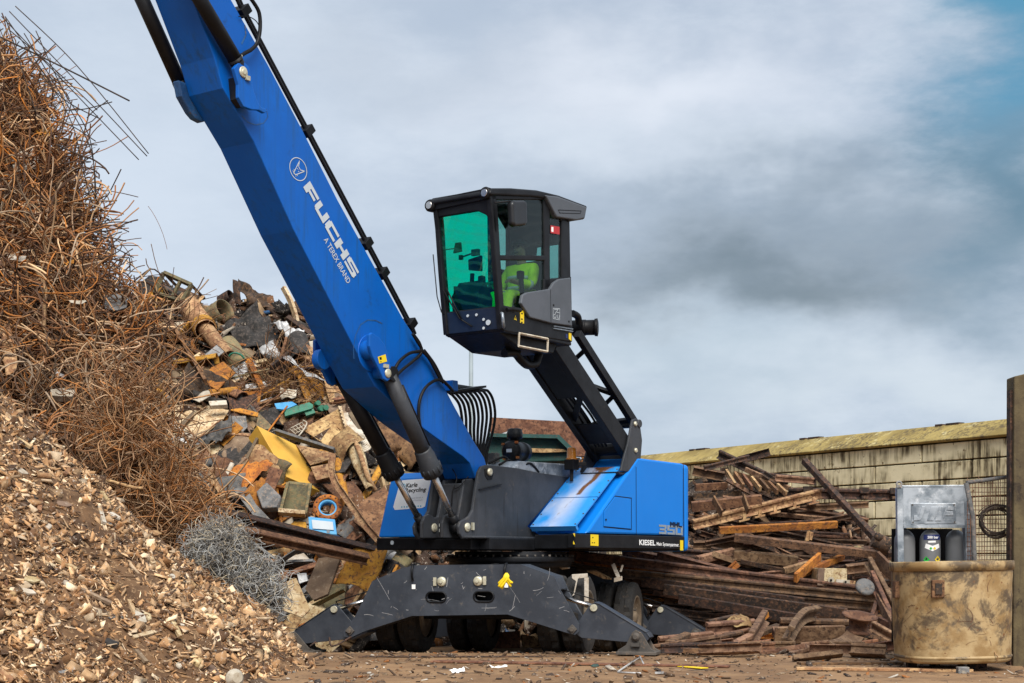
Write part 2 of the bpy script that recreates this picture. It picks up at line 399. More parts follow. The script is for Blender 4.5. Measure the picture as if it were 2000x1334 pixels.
def block(s, O, X, Y, name, m, parent, gap=.10, lift=.005, thick=0.):
    O = V(O); X = V(X); Y = V(Y); n = len(s); nd = X.cross(Y).normalized()
    if nd.y > 0: nd = -nd
    w = 1.0 / (n + gap * (n - 1)); mb = MB()
    for i, ch in enumerate(s):
        s0 = i * w * (1 + gap)
        for j, (a, b, c, d) in enumerate(GL[ch]):
            q = [O + X * (s0 + w * x) + Y * y + nd * (lift + j * .0006) for x, y in ((a, b), (c, b), (c, d), (a, d))]
            mb.ngon(q)
    return mb.build(name, m, parent)
def pv(pts, v): return [onV(x, y, v) for x, y in pts]
def prismV(pts, v, th):
    b = MB(); b.prism(pv(pts, v), -L * th); return b
def stripV(pts, v, w, lift=.004, closed=False):
    q = pv(pts, v); mb = MB(); n = len(q)
    for i in range(n if closed else n - 1):
        a, c = q[i], q[(i + 1) % n]; d = (c - a).normalized(); s = L.cross(d).normalized() * w / 2
        mb.ngon([a - s + L * lift - d * w * .3, c - s + L * lift + d * w * .3, c + s + L * lift + d * w * .3, a + s + L * lift - d * w * .3])
    return mb
def uz(pts, v): return [ML(u, v, z) for u, z in pts]

# ================================================================= SKY, SUN, CAMERA
cam = bpy.data.cameras.new('camera'); co = bpy.data.objects.new('camera', cam); COL.objects.link(co)
co.location = EYE; co.rotation_euler = (math.radians(90), 0, 0)
cam.sensor_width = 36; cam.lens = FPX / 2000 * 36; cam.shift_y = (HY - 667) / 2000; cam.clip_end = 5000; cam.clip_start = .1
SC.camera = co
W = bpy.data.worlds.new('World'); SC.world = W; W.use_nodes = True; W.node_tree.nodes.clear()
t = NT(W.node_tree)
SUN_EL, SUN_AZ = math.radians(47), math.radians(168)   # azimuth clockwise from +Y
sky = t.n('ShaderNodeTexSky', sky_type='NISHITA', sun_disc=False, sun_elevation=SUN_EL, sun_rotation=SUN_AZ)
gen = t.n('ShaderNodeTexCoord').outputs['Generated']
sep = t.n('ShaderNodeSeparateXYZ', {0: gen})
ya = t.math('MAXIMUM', sep.outputs[1], .05)
aa = t.math('DIVIDE', sep.outputs[0], ya); bb = t.math('DIVIDE', sep.outputs[2], ya)
front = t.step(sep.outputs[1], .1, .5)
def wn(scale, det, ro, st=(1, 1, 2.6), dist=0.):
    v = t.n('ShaderNodeVectorMath', {0: gen, 1: st}, operation='MULTIPLY').outputs[0]
    return t.n('ShaderNodeTexNoise', {'Vector': v, 'Scale': scale, 'Detail': det, 'Roughness': ro, 'Distortion': dist}).outputs[0]
wa = t.math('MULTIPLY', t.math('SUBTRACT', wn(5.2, 7, .62), .5), .26)
wb = t.math('MULTIPLY', t.math('SUBTRACT', wn(5.1, 5, .58, (1.3, 1, 2.2)), .5), .16)
wa2 = t.math('ADD', aa, wa); wb2 = t.math('ADD', bb, wb)
cloud = t.mix(t.step(wn(3.8, 9, .64), .34, .66), (.36, .43, .53), (.56, .62, .70))
def blob(col, px, py, sx, sy, k, c):
    a0, b0 = (px - CX) / FPX, (HY - py) / FPX; sa, sb = sx / FPX, sy / FPX
    e = t.math('ADD', t.math('POWER', t.math('DIVIDE', t.math('ABSOLUTE', t.math('SUBTRACT', wa2, a0)), sa), 2.),
               t.math('POWER', t.math('DIVIDE', t.math('ABSOLUTE', t.math('SUBTRACT', wb2, b0)), sb), 2.))
    g = t.math('MULTIPLY', t.math('EXPONENT', t.math('MULTIPLY', e, -1.)), t.math('MULTIPLY', front, k))
    return t.mix(g, col, c)
cloud = blob(cloud, 250, 350, 600, 560, .75, (.53, .60, .69))
cloud = blob(cloud, 900, 120, 420, 90, .5, (.36, .42, .50))
cloud = blob(cloud, 1330, 150, 430, 110, .8, (.66, .70, .77))
cloud = blob(cloud, 1180, 420, 260, 110, .5, (.42, .49, .58))
cloud = blob(cloud, 1480, 300, 330, 70, .5, (.58, .64, .71))
cloud = blob(cloud, 1120, 260, 200, 60, .5, (.60, .66, .73))
cloud = blob(cloud, 1680, 400, 420, 95, .65, (.18, .24, .30))
cloud = blob(cloud, 1520, 545, 430, 105, .85, (.115, .155, .185))
cloud = blob(cloud, 1990, 330, 170, 330, .85, (.085, .175, .245))
cloud = blob(cloud, 2010, 40, 190, 170, .9, (.06, .25, .40))
cloud = blob(cloud, 1330, 710, 420, 100, .55, (.37, .46, .53))
cloud = blob(cloud, 1750, 770, 380, 70, .75, (.55, .61, .67))
bgn = t.n('ShaderNodeBackground', {'Color': sky.outputs[0], 'Strength': .09})
bgc = t.n('ShaderNodeBackground', {'Color': cloud, 'Strength': 1.0})
mx = t.n('ShaderNodeMixShader', {0: .93, 1: bgn.outputs[0], 2: bgc.outputs[0]})
t.n('ShaderNodeOutputWorld', {0: mx.outputs[0]})
sl = bpy.data.lights.new('sun', 'SUN'); sl.energy = 4.0; sl.angle = math.radians(38); sl.color = (1, .95, .88)
so = bpy.data.objects.new('sun', sl); COL.objects.link(so)
sd = V((math.sin(SUN_AZ) * math.cos(SUN_EL), math.cos(SUN_AZ) * math.cos(SUN_EL), math.sin(SUN_EL)))
so.rotation_euler = sd.to_track_quat('Z', 'Y').to_euler(); so.location = (10, -10, 30)
SC.view_settings.view_transform = 'Standard'; SC.view_settings.look = 'None'; SC.view_settings.gamma = 1; SC.view_settings.exposure = .36
SC.render.engine = 'CYCLES'; SC.cycles.max_bounces = 8; SC.cycles.transparent_max_bounces = 12
SC.cycles.use_denoising = True

# ================================================================= GROUND, WALL, FENCE, POSTS
b = MB()
def axis(a0, a1, st, ext):
    l = list(np.arange(a0, a1 + 1e-6, st)); return [a0 - e for e in ext[::-1]] + l + [a1 + e for e in ext]
xs = axis(-12, 14, .25, [3, 10, 40, 150, 600, 2500]); ys = axis(8, 34, .25, [3, 10, 40, 150, 600, 2500])
g = []
for y in ys:
    r = []
    for x in xs:
        n = mnoise.fractal(V((x * .55, y * .55, 0)), 1, 2, 5)
        z = gz(x, y) + (.02 * n if 8 < y < 34 and -12 < x < 14 else 0)
        r.append((x, y, z - .005))
    g.append(r)
b.grid(g)
tag(b.build('ground', M['ground'], org=(0, 0, 0)), kind='structure')

WA = V((11.38, 35.0, 0)); WB = V((-5.5, 63.9, 0)); WD = (WB - WA).normalized(); WN = V((-WD.y, WD.x, 0))
if WN.y > 0: WN = -WN
WL = (WB - WA).length; W0 = WA - WD * 6
b = MB(); zt = 1.233 + (1090 - 853) * 35 / 3000; nb = 9; ch = zt / nb; bl = 3.2
b.para(W0 - WN * .4, WD * (WL + 6), -WN * .2, UP * (zt - .01))
for r in range(nb):
    x = -(r % 2) * bl / 2 - .8
    while x < WL + 6:
        a0 = max(x + .03, 0); a1 = min(x + bl - .03, WL + 6)
        if a1 > a0 + .05:
            b.para(W0 + WD * a0 - WN * (.3 + random.uniform(0, .012)) + UP * (r * ch + .018), WD * (a1 - a0), WN * .3, UP * (ch - .036))
        x += bl
wall = b.build('concrete_wall', M['wall'], org=WA, bev=.012, seg=1)
tag(wall, 'long dirty cream block wall with streaked courses behind the rail pile', 'wall')
b = MB(); zc = 1.233 + (1090 - 812) * 35 / 3000; x = -1.0
while x < WL + 6:
    a1 = x + 5.0 - .03; a0 = max(x, 0); a1 = min(a1, WL + 6)
    prof = [(.10, zt + .015), (.14, zt + .06), (-.55, zc), (-.75, zc), (-.75, zt + .015)]
    b.prism([W0 + WD * a0 + WN * p + UP * z for p, z in prof], WD * (a1 - a0))
    x += 5.0
b.build('coping', M['coping'], wall, bev=.01, seg=1)
b = MB(); x = 3.95
while x < WL + 4:
    for q in (.2, .55, .75):
        b.box(W0 + WD * (x - q) + WN * -.62 + UP * (zc + .012), WD * .22, WN * .2, UP * .05)
    x += 5.0
b.build('ridge_clip', M['rust_dark'], wall)

# lamp post far behind the cab
b = MB(); p = P(920, 1090, 40); b.tube([V((p.x, p.y, 0)), V((p.x, p.y, 7.2))], .065, 10, radii=[.075, .055])
lp = b.build('lamp_post', M['polegrey']); tag(lp, 'thin grey lamp post rising behind the raised cab', 'lamp post')
b = MB(); b.tube([V((p.x, p.y, 7.2)), V((p.x, p.y, 7.45)), V((p.x + .25, p.y, 7.55))], .03, 8); b.build('lamp_arm', M['polegrey'], lp)

# big stained post at the right edge
b = MB(); y = 17.6
q = [P(1981, 735, y), P(2036, 722, y), P(2036, 1302, y), P(1979, 1302, y)]; q[2].z = q[3].z = -.02
b.prism(q, (0, .28, 0))
po = b.build('gate_post', M['post'], bev=.012); tag(po, 'tall algae stained steel post with slanted top at the right edge', 'post')
b = MB(); b.para(P(1976, 760, y) + V((0, .06, 0)), (.03, 0, 0), (0, .12, 0), UP * -(P(1976, 760, y).z)); b.build('flange', M['rust_dark'], po)

# mesh panel between cylinder rack and post
y = 18.05
ml, mr = P(1890, 1090, y).x, P(1972, 1090, y).x; mt = P(0, 938, y).z; ms = V((0, .0, 0))
mp = empty('mesh_panel', (ml, y, 0), 'rusty wire mesh panel hung between cylinder rack and tall post', 'mesh panel')
b = MB(); n = 15
for i in range(n + 1):
    x = ml + (mr - ml) * i / n; j = random.uniform(-.006, .006)
    b.tube([(x + j, y, .1), (x - j, y + random.uniform(-.02, .02), .75), (x + j * 2, y, mt + random.uniform(.0, .05))], .0042, 4)
z = .1
while z < mt:
    b.tube([(ml - .01, y + .008, z + random.uniform(-.008, .008)), ((ml + mr) / 2, y + .008 + random.uniform(-.02, .02), z), (mr + .01, y + .008, z + random.uniform(-.008, .008))], .0042, 4); z += .053
b.build('wire_grid', M['rust'], mp)
b = MB(); b.tube([P(1887, 943, y), P(1972, 931, y)], .024, 10); b.tube([P(1887, 943, y), P(1900, 1010, y), P(1904, 1120, y), V((P(1904, 1120, y).x, y, 0))], .03, 8)
b.build('frame_tube', M['greyscrap'], mp)
# wire coil hanging on the panel
b = MB(); c = P(1946, 1018, y - .05)
for k in range(26):
    r = .19 + random.uniform(-.03, .035); cc = c + V((random.uniform(-.02, .02), random.uniform(-.03, .02), random.uniform(-.02, .02)))
    a0 = random.uniform(0, 6); b.tube(arc(cc, (1, random.uniform(-.1, .1), 0), (0, random.uniform(-.1, .1), 1), r, a0, a0 + random.uniform(2.5, 5.8), 20, r * random.uniform(.8, 1.1)), .0045, 4)
tag(b.build('wire_coil', M['rod']), 'loose coil of dark wire hung on the mesh panel', 'wire coil')
# pale mesh fence further back on the right (below, behind the bin)
b = MB(); y2 = 18.9
for i in range(9): b.tube([P(1958 + i * 4, 1096, y2), P(1958 + i * 4, 1278, y2)], .004, 4)
for i in range(22): b.tube([P(1956, 1100 + i * 8.2, y2), P(1992, 1100 + i * 8.2, y2)], .004, 4)
lf = b.build('wire_fence', M['galv']); tag(lf, 'pale galvanised wire fence panel behind the round bin', 'fence')
b = MB(); b.para(P(1950, 1098, y2 + .5), (.5, 0, 0), (0, .03, 0), UP * -1.2)
tag(b.build('white_board', M['whitescrap']), 'dirty white board standing behind the wire fence', 'board')

# ================================================================= MATERIAL HANDLER
root = empty('material_handler', C0 + UP * gz(C0.x, C0.y), 'blue and black scrap handler with raised cab and long boom on outriggers', 'material handler')
# --- undercarriage
BEAM = [(808, 1104), (1017, 1102), (1083, 1126), (1094, 1152), (1131, 1219), (1131, 1233), (1123, 1240), (1114, 1238), (991, 1200), (804, 1203), (714, 1232), (683, 1246), (672, 1243), (671, 1234), (694, 1203), (727, 1135), (784, 1110)]
LLEG = [(652, 1181), (661, 1184), (688, 1216), (692, 1228), (683, 1248), (598, 1257), (575, 1248), (570, 1240), (577, 1231)]
RLEG = [(1160, 1177), (1171, 1181), (1262, 1236), (1269, 1246), (1262, 1254), (1220, 1254), (1136, 1246), (1124, 1238), (1126, 1220), (1150, 1184)]
LFOOT = [(573, 1233), (580, 1238), (602, 1265), (618, 1272), (618, 1276), (536, 1275), (541, 1268), (561, 1240)]
RFOOT = [(1241, 1230), (1253, 1236), (1272, 1268), (1284, 1274), (1284, 1279), (1206, 1276), (1206, 1270), (1222, 1260), (1234, 1236)]
def pa(pts, a): return [onA(x, y, a) for x, y in pts]
def disc(p, n, r, th, mb, sides=20): n = V(n); mb.tube([V(p) - n * .01, V(p) + n * th, ], r, sides)
def slotted(outer, holes, depth):
    """plate with elongated through holes: front sheet by triangulation"""
    bm = bmesh.new()
    def loop(pts):
        vs = [bm.verts.new(p) for p in pts]
        return [bm.edges.new((vs[i], vs[(i + 1) % len(vs)])) for i in range(len(vs))]
    ed = loop(outer)
    for h in holes: ed += loop(h)
    bmesh.ops.triangle_fill(bm, edges=ed, use_beauty=True, use_dissolve=False)
    bm.verts.index_update(); b = MB(); vs = [v.co.copy() for v in bm.verts]; n = len(vs)
    fs = [tuple(v.index for v in f.verts) for f in bm.faces]
    if bm.faces and (bm.faces[:][0].normal.y > 0): fs = [f[::-1] for f in fs]
    b._add(vs + [v + depth for v in vs], fs + [tuple(i + n for i in f[::-1]) for f in fs])
    base = 0
    for lp in [outer] + holes:
        m = len(lp); b._add([p for p in lp] + [p + depth for p in lp], [(i, m + i, m + (i + 1) % m, (i + 1) % m) for i in range(m)])
    bm.free(); return b
def beam(off, front):
    o = lambda pts: [p + off for p in pts]
    def slot(cx, cy, w, h):
        c = onA(cx, cy, 0); q = []
        for s in (-1, 1):
            for k in range(9):
                an = math.pi / 2 + (math.pi * k / 8 if s < 0 else math.pi + math.pi * k / 8)
                q.append(c + D * (s * (w - h) + h * math.cos(an)) + UP * h * math.sin(an) + off)
        return q
    outer = o(pa(BEAM, 0))
    b = slotted(outer, [slot(852, 1166, .125, .055), slot(945, 1165, .125, .055)], A * .03)
    b.prism([p + A * .42 for p in outer], A * .03)
    # top, belly and end webs between the two plates
    n = len(outer)
    for i in list(range(0, 3)) + [8, 9, 10, 15, 16]:
        p, q = outer[i], outer[(i + 1) % n]; e = (q - p).normalized(); nn = e.cross(A).normalized()
        b.para(p + A * .03 - e * .0, q - p, A * .39, -nn * .028 if nn.dot(p - (B0 + off + UP * .75 )) > 0 else nn * .028)
    bo = b.build('outrigger_beam', M['scratched'], root, bev=.014, fix=True)
    b = MB(); c = [onA(852, 1166, 0) + off, onA(945, 1165, 0) + off]
    for q in c:
        rim = [];
        for s in (-1, 1):
            for k in range(9):
                an = math.pi / 2 + (math.pi * k / 8 if s < 0 else math.pi + math.pi * k / 8)
                rim.append(q - A * .004 + D * (s * .07 + .066 * math.cos(an)) + UP * .066 * math.sin(an))
        b.tube(rim, .013, 6, closed=True)
    b.build('slot_rim', M['black'], bo)
    b = MB()
    for (x, y) in ((863, 1136), (934, 1135)):
        q = onA(x, y, 0) + off; b.lathe(q - A * .03, A, [(0, .03), (0, .055), (.012, .062), (.03, .066)], 20)
        b.tube([q - A * .055, q - A * .02], .022, 8)
    for (x, y) in ((850, 1136), (947, 1134)): b.box(onA(x, y, 0) + off - A * .012, D * .04, A * .024, UP * .11)
    b.build('bolt_disc', M['zinc'], bo)
    b = MB()
    for (x, y) in ((684, 1232), (1118, 1229)):
        q = onA(x, y, 0) + off
        b.box(q - A * .012, (D + UP) * .065, (UP - D) * .065, A * .024); b.tube([q - A * .05, q], .03, 12)
    b.build('pivot_pin', M['dust'], bo, bev=.004)
    b = MB()
    for (x, y) in ((807, 1108), (988, 1106)):
        q = onA(x, y, 0) + off
        b.tube([q + A * .05 + UP * .03, q - A * .02 + UP * .03, q - A * .055 - UP * .04, q - A * .05 - UP * .12, q - A * .02 - UP * .17], .016, 8)
    b.build('lifting_hook', M['black'], bo)
    if front:
        b = MB(); sr_ = random.Random(5)
        for k in range(85):
            x, y = sr_.uniform(700, 1125), sr_.uniform(1112, 1235)
            if y > 1198 and 790 < x < 1005 or y > 1112 + (1245 - 1112) * 1.0 or x < 690 + (1245 - y) * .62 - (0 if y < 1200 else 10) or x > 1120 - (1225 - y) * .36: continue
            if y > 1195 + (max(0, 800 - x) + max(0, x - 995)) * .28: continue
            an = sr_.choice([0, .1, -.15, 1.2, 1.9, -.7, .7]) + sr_.uniform(-.25, .25); ln = sr_.expovariate(1 / .09) + .02; ln = min(ln, .34); cv = sr_.uniform(-.8, .8)
            p0 = onA(x, y, 0) - A * .0015; d = D * math.cos(an) + UP * math.sin(an); s = D * -math.sin(an) + UP * math.cos(an); w = sr_.uniform(.0012, .0035); m_ = 5
            q = [p0 + d * (ln * i / m_) + s * (cv * ln * (i / m_) ** 2 * .5) for i in range(m_ + 1)]
            for i in range(m_): b.ngon([q[i] - s * w, q[i + 1] - s * w, q[i + 1] + s * w, q[i] + s * w])
        b.build('scratch_mark', M['scuff'], bo, split=False)['kind'] = 'stuff'
        b = MB()
        for (x, y) in ((808, 1146), (989, 1143)): b.box(onA(x, y, 0) - A * .004, D * .05, A * .004, UP * .06)
        b.build('white_label', M['white'], bo)
        b = MB()
        for (x, y) in ((847, 1101), (967, 1100)):
            q = onA(x, y, .2); q.z = onA(900, 1103, 0).z + .012; b.lathe(q - UP * .004, UP, [(0, .05), (.008, .05)], 16)
        b.build('hole_plug', M['ink'], bo)
    return bo
def leg(pts, foot, off, knee, heel, side, rodto, yaw=0):
    o = lambda q, d=0: [p + off + A * d for p in q]
    b = MB(); q = pa(pts, .09); b.prism([p + off for p in q], A * .025); b.prism([p + off + A * .2 for p in q], A * .025)
    n = len(q); 
    for i in range(n):
        if (pts[i][0] - knee[0]) * side > 2 or (pts[(i + 1) % n][0] - knee[0]) * side > 2:
            if min(pts[i][1], pts[(i + 1) % n][1]) < 1243:
                p0, p1 = q[i] + off, q[(i + 1) % n] + off; e = (p1 - p0).normalized(); nn = e.cross(A).normalized()
                if nn.z < 0: nn = -nn
                b.para(p0 - A * .012, p1 - p0, A * .25, nn * .012)
    lo = b.build('outrigger_leg', M['scratched'], root, bev=.006)
    b = MB(); k = onA(*knee, .09) + off; b.tube([k - A * .03, k + A * .25], .045, 16); b.build('pivot_pin', M['zinc'], lo)
    b = MB(); f = pa(foot, .05); b.prism([p + off for p in f], A * .03); b.prism([p + off + A * .25 for p in f], A * .03)
    zf = min(p.z for p in f); xs_ = [(p - B0).dot(D) for p in f]
    b.para(UL(-.06, min(xs_), zf - .002) + off, D * (max(xs_) - min(xs_)), A * .46, UP * .04)
    fo = b.build('foot_plate', M['dust'], lo, bev=.006)
    b = MB(); h = onA(*heel, .05) + off; b.lathe(h - A * .05, A, [(0, .028), (.015, .03), (.016, .05), (.05, .055), (.3, .055)], 18)
    b.box(h - A * .03 - UP * .1, D * .11, A * .04, UP * .04); b.build('foot_pin', M['dust'], fo)
    b = MB(); e = onA(*rodto, .2) + off; k2 = k + A * .11; b.tube([e, e.lerp(k2, .45)], .05, 12)
    b.build('ram_barrel', M['black'], lo)
    b = MB(); b.tube([e.lerp(k2, .4), k2], .028, 12); b.build('ram_rod', M['chrome'], lo)
    b = MB(); b.tube([e + UP * .12 - A * .06, k2 + UP * .1 - A * .06, k2 + UP * .07], .008, 6); b.build('hose', M['black'], lo)
    return lo
beam(V((0, 0, 0)), True)
leg(LLEG, LFOOT, V((0, 0, 0)), (653, 1190), (573, 1247), -1, (760, 1160))
leg(RLEG, RFOOT, V((0, 0, 0)), (1160, 1187), (1242, 1244), 1, (1050, 1152))
RO = A * 4.55 + UP * -.17 + D * .02
beam(RO, False)
leg(LLEG, LFOOT, RO, (653, 1190), (573, 1247), -1, (760, 1160))
leg(RLEG, RFOOT, RO, (1160, 1187), (1242, 1244), 1, (1050, 1152))
b = MB()
b.para(UL(.3, -.42, .62), D * .84, A * 4.0, UP * .48)
b.para(UL(.9, -1.0, .40), D * 2.0, A * .22, UP * .24); b.para(UL(3.7, -1.0, .30), D * 2.0, A * .22, UP * .3)
b.build('chassis', M['black'], root, bev=.02)
# --- wheels
def wheel(a, d, z, sgn):
    c = UL(a, d, z); ax = D * sgn
    R, w = .545, .27; n = 52; b = MB()
    prof = [(-w / 2, .33, 0), (-w / 2 - .005, .40, 0), (-w / 2, .49, 0), (-w / 2 + .025, R - .012, 1), (-w * .16, R, 1), (-w * .12, R - .012, 3), (w * .12, R - .012, 3), (w * .16, R, 2), (w / 2 - .025, R - .012, 2), (w / 2, .49, 0), (w / 2 + .005, .40, 0), (w / 2, .33, 0)]
    x = ax.orthogonal().normalized(); y = ax.cross(x); vs = []
    for (t_, r, kind) in prof:
        for k in range(n):
            an = 2 * math.pi * k / n; rr = r
            ph = (k + (2 if kind == 2 else 0)) % 4
            if kind in (1, 2) and ph < 1: rr = r - .03
            vs.append(c + ax * t_ + (x * math.cos(an) + y * math.sin(an)) * rr)
    fs = [(i * n + k, i * n + (k + 1) % n, (i + 1) * n + (k + 1) % n, (i + 1) * n + k) for i in range(len(prof) - 1) for k in range(n)]
    b._add(vs, fs)
    # solid side walls
    w_ = b.build('wheel', M['rubber'], root, org=c, fix=True)
    b = MB(); b.lathe(c, ax, [(-.10, .0), (-.10, .33), (.135, .345), (.137, .31), (.10, .29), (.06, .21), (.05, .12), (.09, .10), (.12, .09), (.14, .05), (.14, 0.001)], 32)
    r_ = b.build('rim', M['rim'], w_)
    b = MB()
    for k in range(8):
        an = k * math.pi / 4; q = c + ax * .055 + (x * math.cos(an) + y * math.sin(an)) * .165; b.tube([q, q + ax * .03], .018, 6)
    b.build('wheel_nut', M['dust'], r_)
    return w_
for a, zc_, sh in ((.95, .47, -.04), (3.85, .33, .03)):
    for s in (-1, 1):
        wheel(a, s * .98 + sh, zc_, s); wheel(a, s * 1.31 + sh, zc_, s)
# pale step bracket beside the front right tyre
b = MB(); y = 20.0
pts = [(1122, 1165), (1122, 1152), (1128, 1148), (1131, 1140), (1120, 1128), (1126, 1122), (1146, 1122), (1146, 1175)]
q = [P(x, yy, y) for x, yy in ((1117, 1165), (1120, 1160), (1125, 1135), (1117, 1130), (1117, 1122), (1148, 1120), (1148, 1128), (1129, 1130), (1122, 1162))]
b.prism(q, V((0, .10, 0))); b.prism([P(x, yy, y) for x, yy in ((1141, 1128), (1150, 1128), (1150, 1175), (1141, 1175))], V((0, .05, 0)))
b.build('step_bracket', M['whitescrap'], root, bev=.006)
# --- slew ring
b = MB(); b.lathe(C0 + UP * .98, UP, [(0, .70), (.12, .72), (.12, .86), (.17, .88), (.20, .88), (.20, .92), (.27, .92), (.29, .80), (.345, .80)], 56)
sr = b.build('slew_ring', M['black'], root, bev=.006)
b = MB()
for k in range(48):
    an = k * 2 * math.pi / 48; q = C0 + V((math.cos(an), math.sin(an), 0)) * .9 + UP * 1.245; b.tube([q, q + UP * .035], .018, 6)
b.build('ring_bolt', M['dust'], sr)
# --- upper deck
b = MB()
b.para(ML(1.36, -1.28, 1.345), F * -4.1, L * 1.9, UP * .16)
b.para(ML(1.55, -.45, 1.345), F * -4.3, L * .9, UP * .15)
b.para(ML(-.1, .43, 1.345), F * -2.6, L * .84, UP * .17)
b.para(ML(.30, .62, 1.36), F * -.5, L * .66, UP * .2)
b.build('upper_deck', M['black'], root, bev=.012)
# right hand body with the company sign
b = MB(); b.prism(uz([(1.4, 1.525), (1.12, 2.36), (1.02, 2.44), (-2.78, 2.50), (-2.78, 1.525)], -1.3), L * .78)
rb = b.build('body_panel', M['blue_body'], root, bev=.025)
b = MB(); b.para(ML(1.42, -1.31, 1.345), F * -4.2, L * .86, UP * .172); kb = b.build('deck_skirt', M['black'], root, bev=.012)
kn = (UP * .28 + F * .835).normalized(); ko = ML(1.4, 0, 1.525)
kh = lambda x, y: hit(x, y, ko + kn * .004, kn)
b = MB(); b.prism([kh(786, 938), kh(838, 934), kh(841, 940), kh(830, 989), kh(824, 992), kh(771, 996), kh(768, 990), kh(781, 943)], -kn * .003)
sg = b.build('sign', M['white'], rb)
def ktext(s, x0, y0, x1, y1, hx, hy, m=M['ink'], bold=0., name='lettering'):
    O = kh(x0, y0); textA(s, O, kh(x1, y1) - O, kh(x0 + hx, y0 + hy) - O, name, m, sg, bold=bold)
ktext('Karle', 793, 952.5, 815, 950.5, 1.9, -8.5, bold=.012); ktext('Recycling', 791.5, 962, 831.5, 959.5, 1.9, -8, bold=.012)
ktext('h-Scholer-Straße 5', 797, 974.7, 826, 973, .6, -2.6, M['ltink']); ktext('ttgart-Feuerbach', 799, 979.3, 825, 977.8, .6, -2.6, M['ltink'])
b = MB()
c = kh(788, 949.6); ex = (kh(793, 949) - c); ey = kh(788.5, 944) - c
b = MB()
for k in range(20):
    a0, a1 = k * math.pi / 10, (k + 1) * math.pi / 10
    b.ngon([c + kn * .004 + (ex * math.cos(a) + ey * math.sin(a)) * r for a, r in ((a0, .62), (a1, .62), (a1, .85), (a0, .85))])
b.build('emblem', M['cyanink'], sg)
b = MB()
for i, x in enumerate((785, 790, 795, 812, 817, 822)):
    q = kh(x, 990.5 - (x - 785) * .05); b.box(q + kn * .004, L * .02, UP * .02, kn * .002)
b.build('pictogram', M['cyanink'], sg)
ktext('FERROUS', 800, 967.2, 829, 965.6, .3, -1.2, M['silver_vinyl'], name='small_print') if False else None
kf = lambda x, y: onU(x, y, 1.42)
b = MB(); q = kf(766, 1060); b.tube([q, q + F * .006], .03, 16); b.build('round_sticker', M['silver_vinyl'], kb)
b = MB()
for i in range(4):
    q0, q1 = kf(808 + i * 3.2, 1056), kf(815 + i * 3.2, 1065); d = (q1 - q0); s = F.cross(d).normalized() * .007
    b.ngon([q0 - s + F * .003, q1 - s + F * .003, q1 + s + F * .003, q0 + s + F * .003])
b.build('vent_slot', M['ink'], kb)
# --- centre frame carrying boom and lift cylinders
PLATE = [(905, 1053), (898, 1042), (896, 1028), (900, 1018), (910, 1013), (918, 1007), (924, 996), (929, 960), (935, 922), (941, 911), (950, 908), (966, 909), (1010, 914), (1053, 923), (1113, 932), (1031, 1028), (1050, 1042), (1071, 1051)]
pq = [(((p - C0).dot(F)), p.z) for p in pv(PLATE, .42)]
b = MB()
for v in (.42, -.33): b.prism([ML(u, v, z) for u, z in pq], -L * .05)
lugs = [(1.86, 1.50), (1.86, 1.70), (1.80, 1.80), (1.70, 1.83), (1.58, 1.78), (1.50, 1.80), (1.36, 2.30), (1.0, 2.34), (.6, 1.5)]
for v in (.20, -.14): b.prism([ML(u, v, z) for u, z in lugs], -L * .05)
b.para(ML(1.40, -.15, 1.50), F * -.06, L * .31, UP * .75)
b.para(ML(1.02, -.40, 1.50), F * -.06, L * .80, UP * .82)
b.para(ML(1.7, .42, 1.495), F * -2.05, L * .17, UP * .035)
cf = b.build('centre_frame', M['grey_frame'], root, bev=.014)
b = MB()
for v in (.42, .20, -.14, -.33):
    q = onV(912, 1030, .42); u0, z0 = (q - C0).dot(F), q.z
    b.lathe(ML(u0, v, z0), L, [(0, .06), (.016, .06), (.022, .052), (.022, .03), (.03, .025)], 20)
q = onV(955, 922, .42); b.lathe(q, L, [(0, .055), (.03, .05), (.04, .025)], 18)
q2 = onV(922, 1028, .42); b.box(q2 + L * .012, F * .04, L * .03, UP * .1)
b.build('frame_pin', M['zinc'], cf)
b = MB(); b.prism(pv([(946, 916), (957, 914), (964, 925), (961, 936), (953, 938), (948, 930)], .426), -L * .006); b.build('pin_keeper', M['ink'], cf)
b = MB(); q = onV(934, 957, .42); q1 = onV(977, 947, .42); b.para(q, q1 - q, L * .03, UP * .012); b.build('weld_bar', M['black'], cf)
b = MB(); q = onU(863, 1031, 1.44); b.box(q, L * .17, F * .09, UP * .17); wl = b.build('work_light', M['ink'], cf, bev=.01)
b = MB()
for dz in (.035, -.035):
    for k in range(4): b.box(q + F * .047 + L * (-.058 + k * .039) + UP * dz, L * .03, F * .006, UP * .042)
b.build('led_lens', M['led'], wl)
b = MB()
b.tube(bez([onU(884, 916, 1.30), onU(892, 935, 1.36), onU(884, 960, 1.42), onU(881, 990, 1.42), onU(868, 1006, 1.44), onU(855, 1024, 1.45)]), .008, 6)
b.tube(bez([onU(915, 930, 1.36), onU(900, 948, 1.42), onU(888, 955, 1.43)]), .007, 6)
b.build('cable', M['ink'], cf)
# --- left hand body: engine housing
b = MB(); b.prism(uz([(.02, 1.575), (-1.40, 2.70), (-2.785, 2.685), (-2.785, 1.575)], 1.3), -L * .86)
eb = b.build('engine_housing', M['blue_body'], root, bev=.03)
b = MB(); b.para(ML(-2.797, -1.3, 1.335), F * -.17, L * 2.603, UP * 1.34); b.build('counterweight', M['blue_body'], root, bev=.06, seg=3)
b = MB(); b.para(ML(.34, 1.2, 1.37), F * -3.12, L * .125, UP * .195)
sk = b.build('side_skirt', M['black'], root, bev=.012)
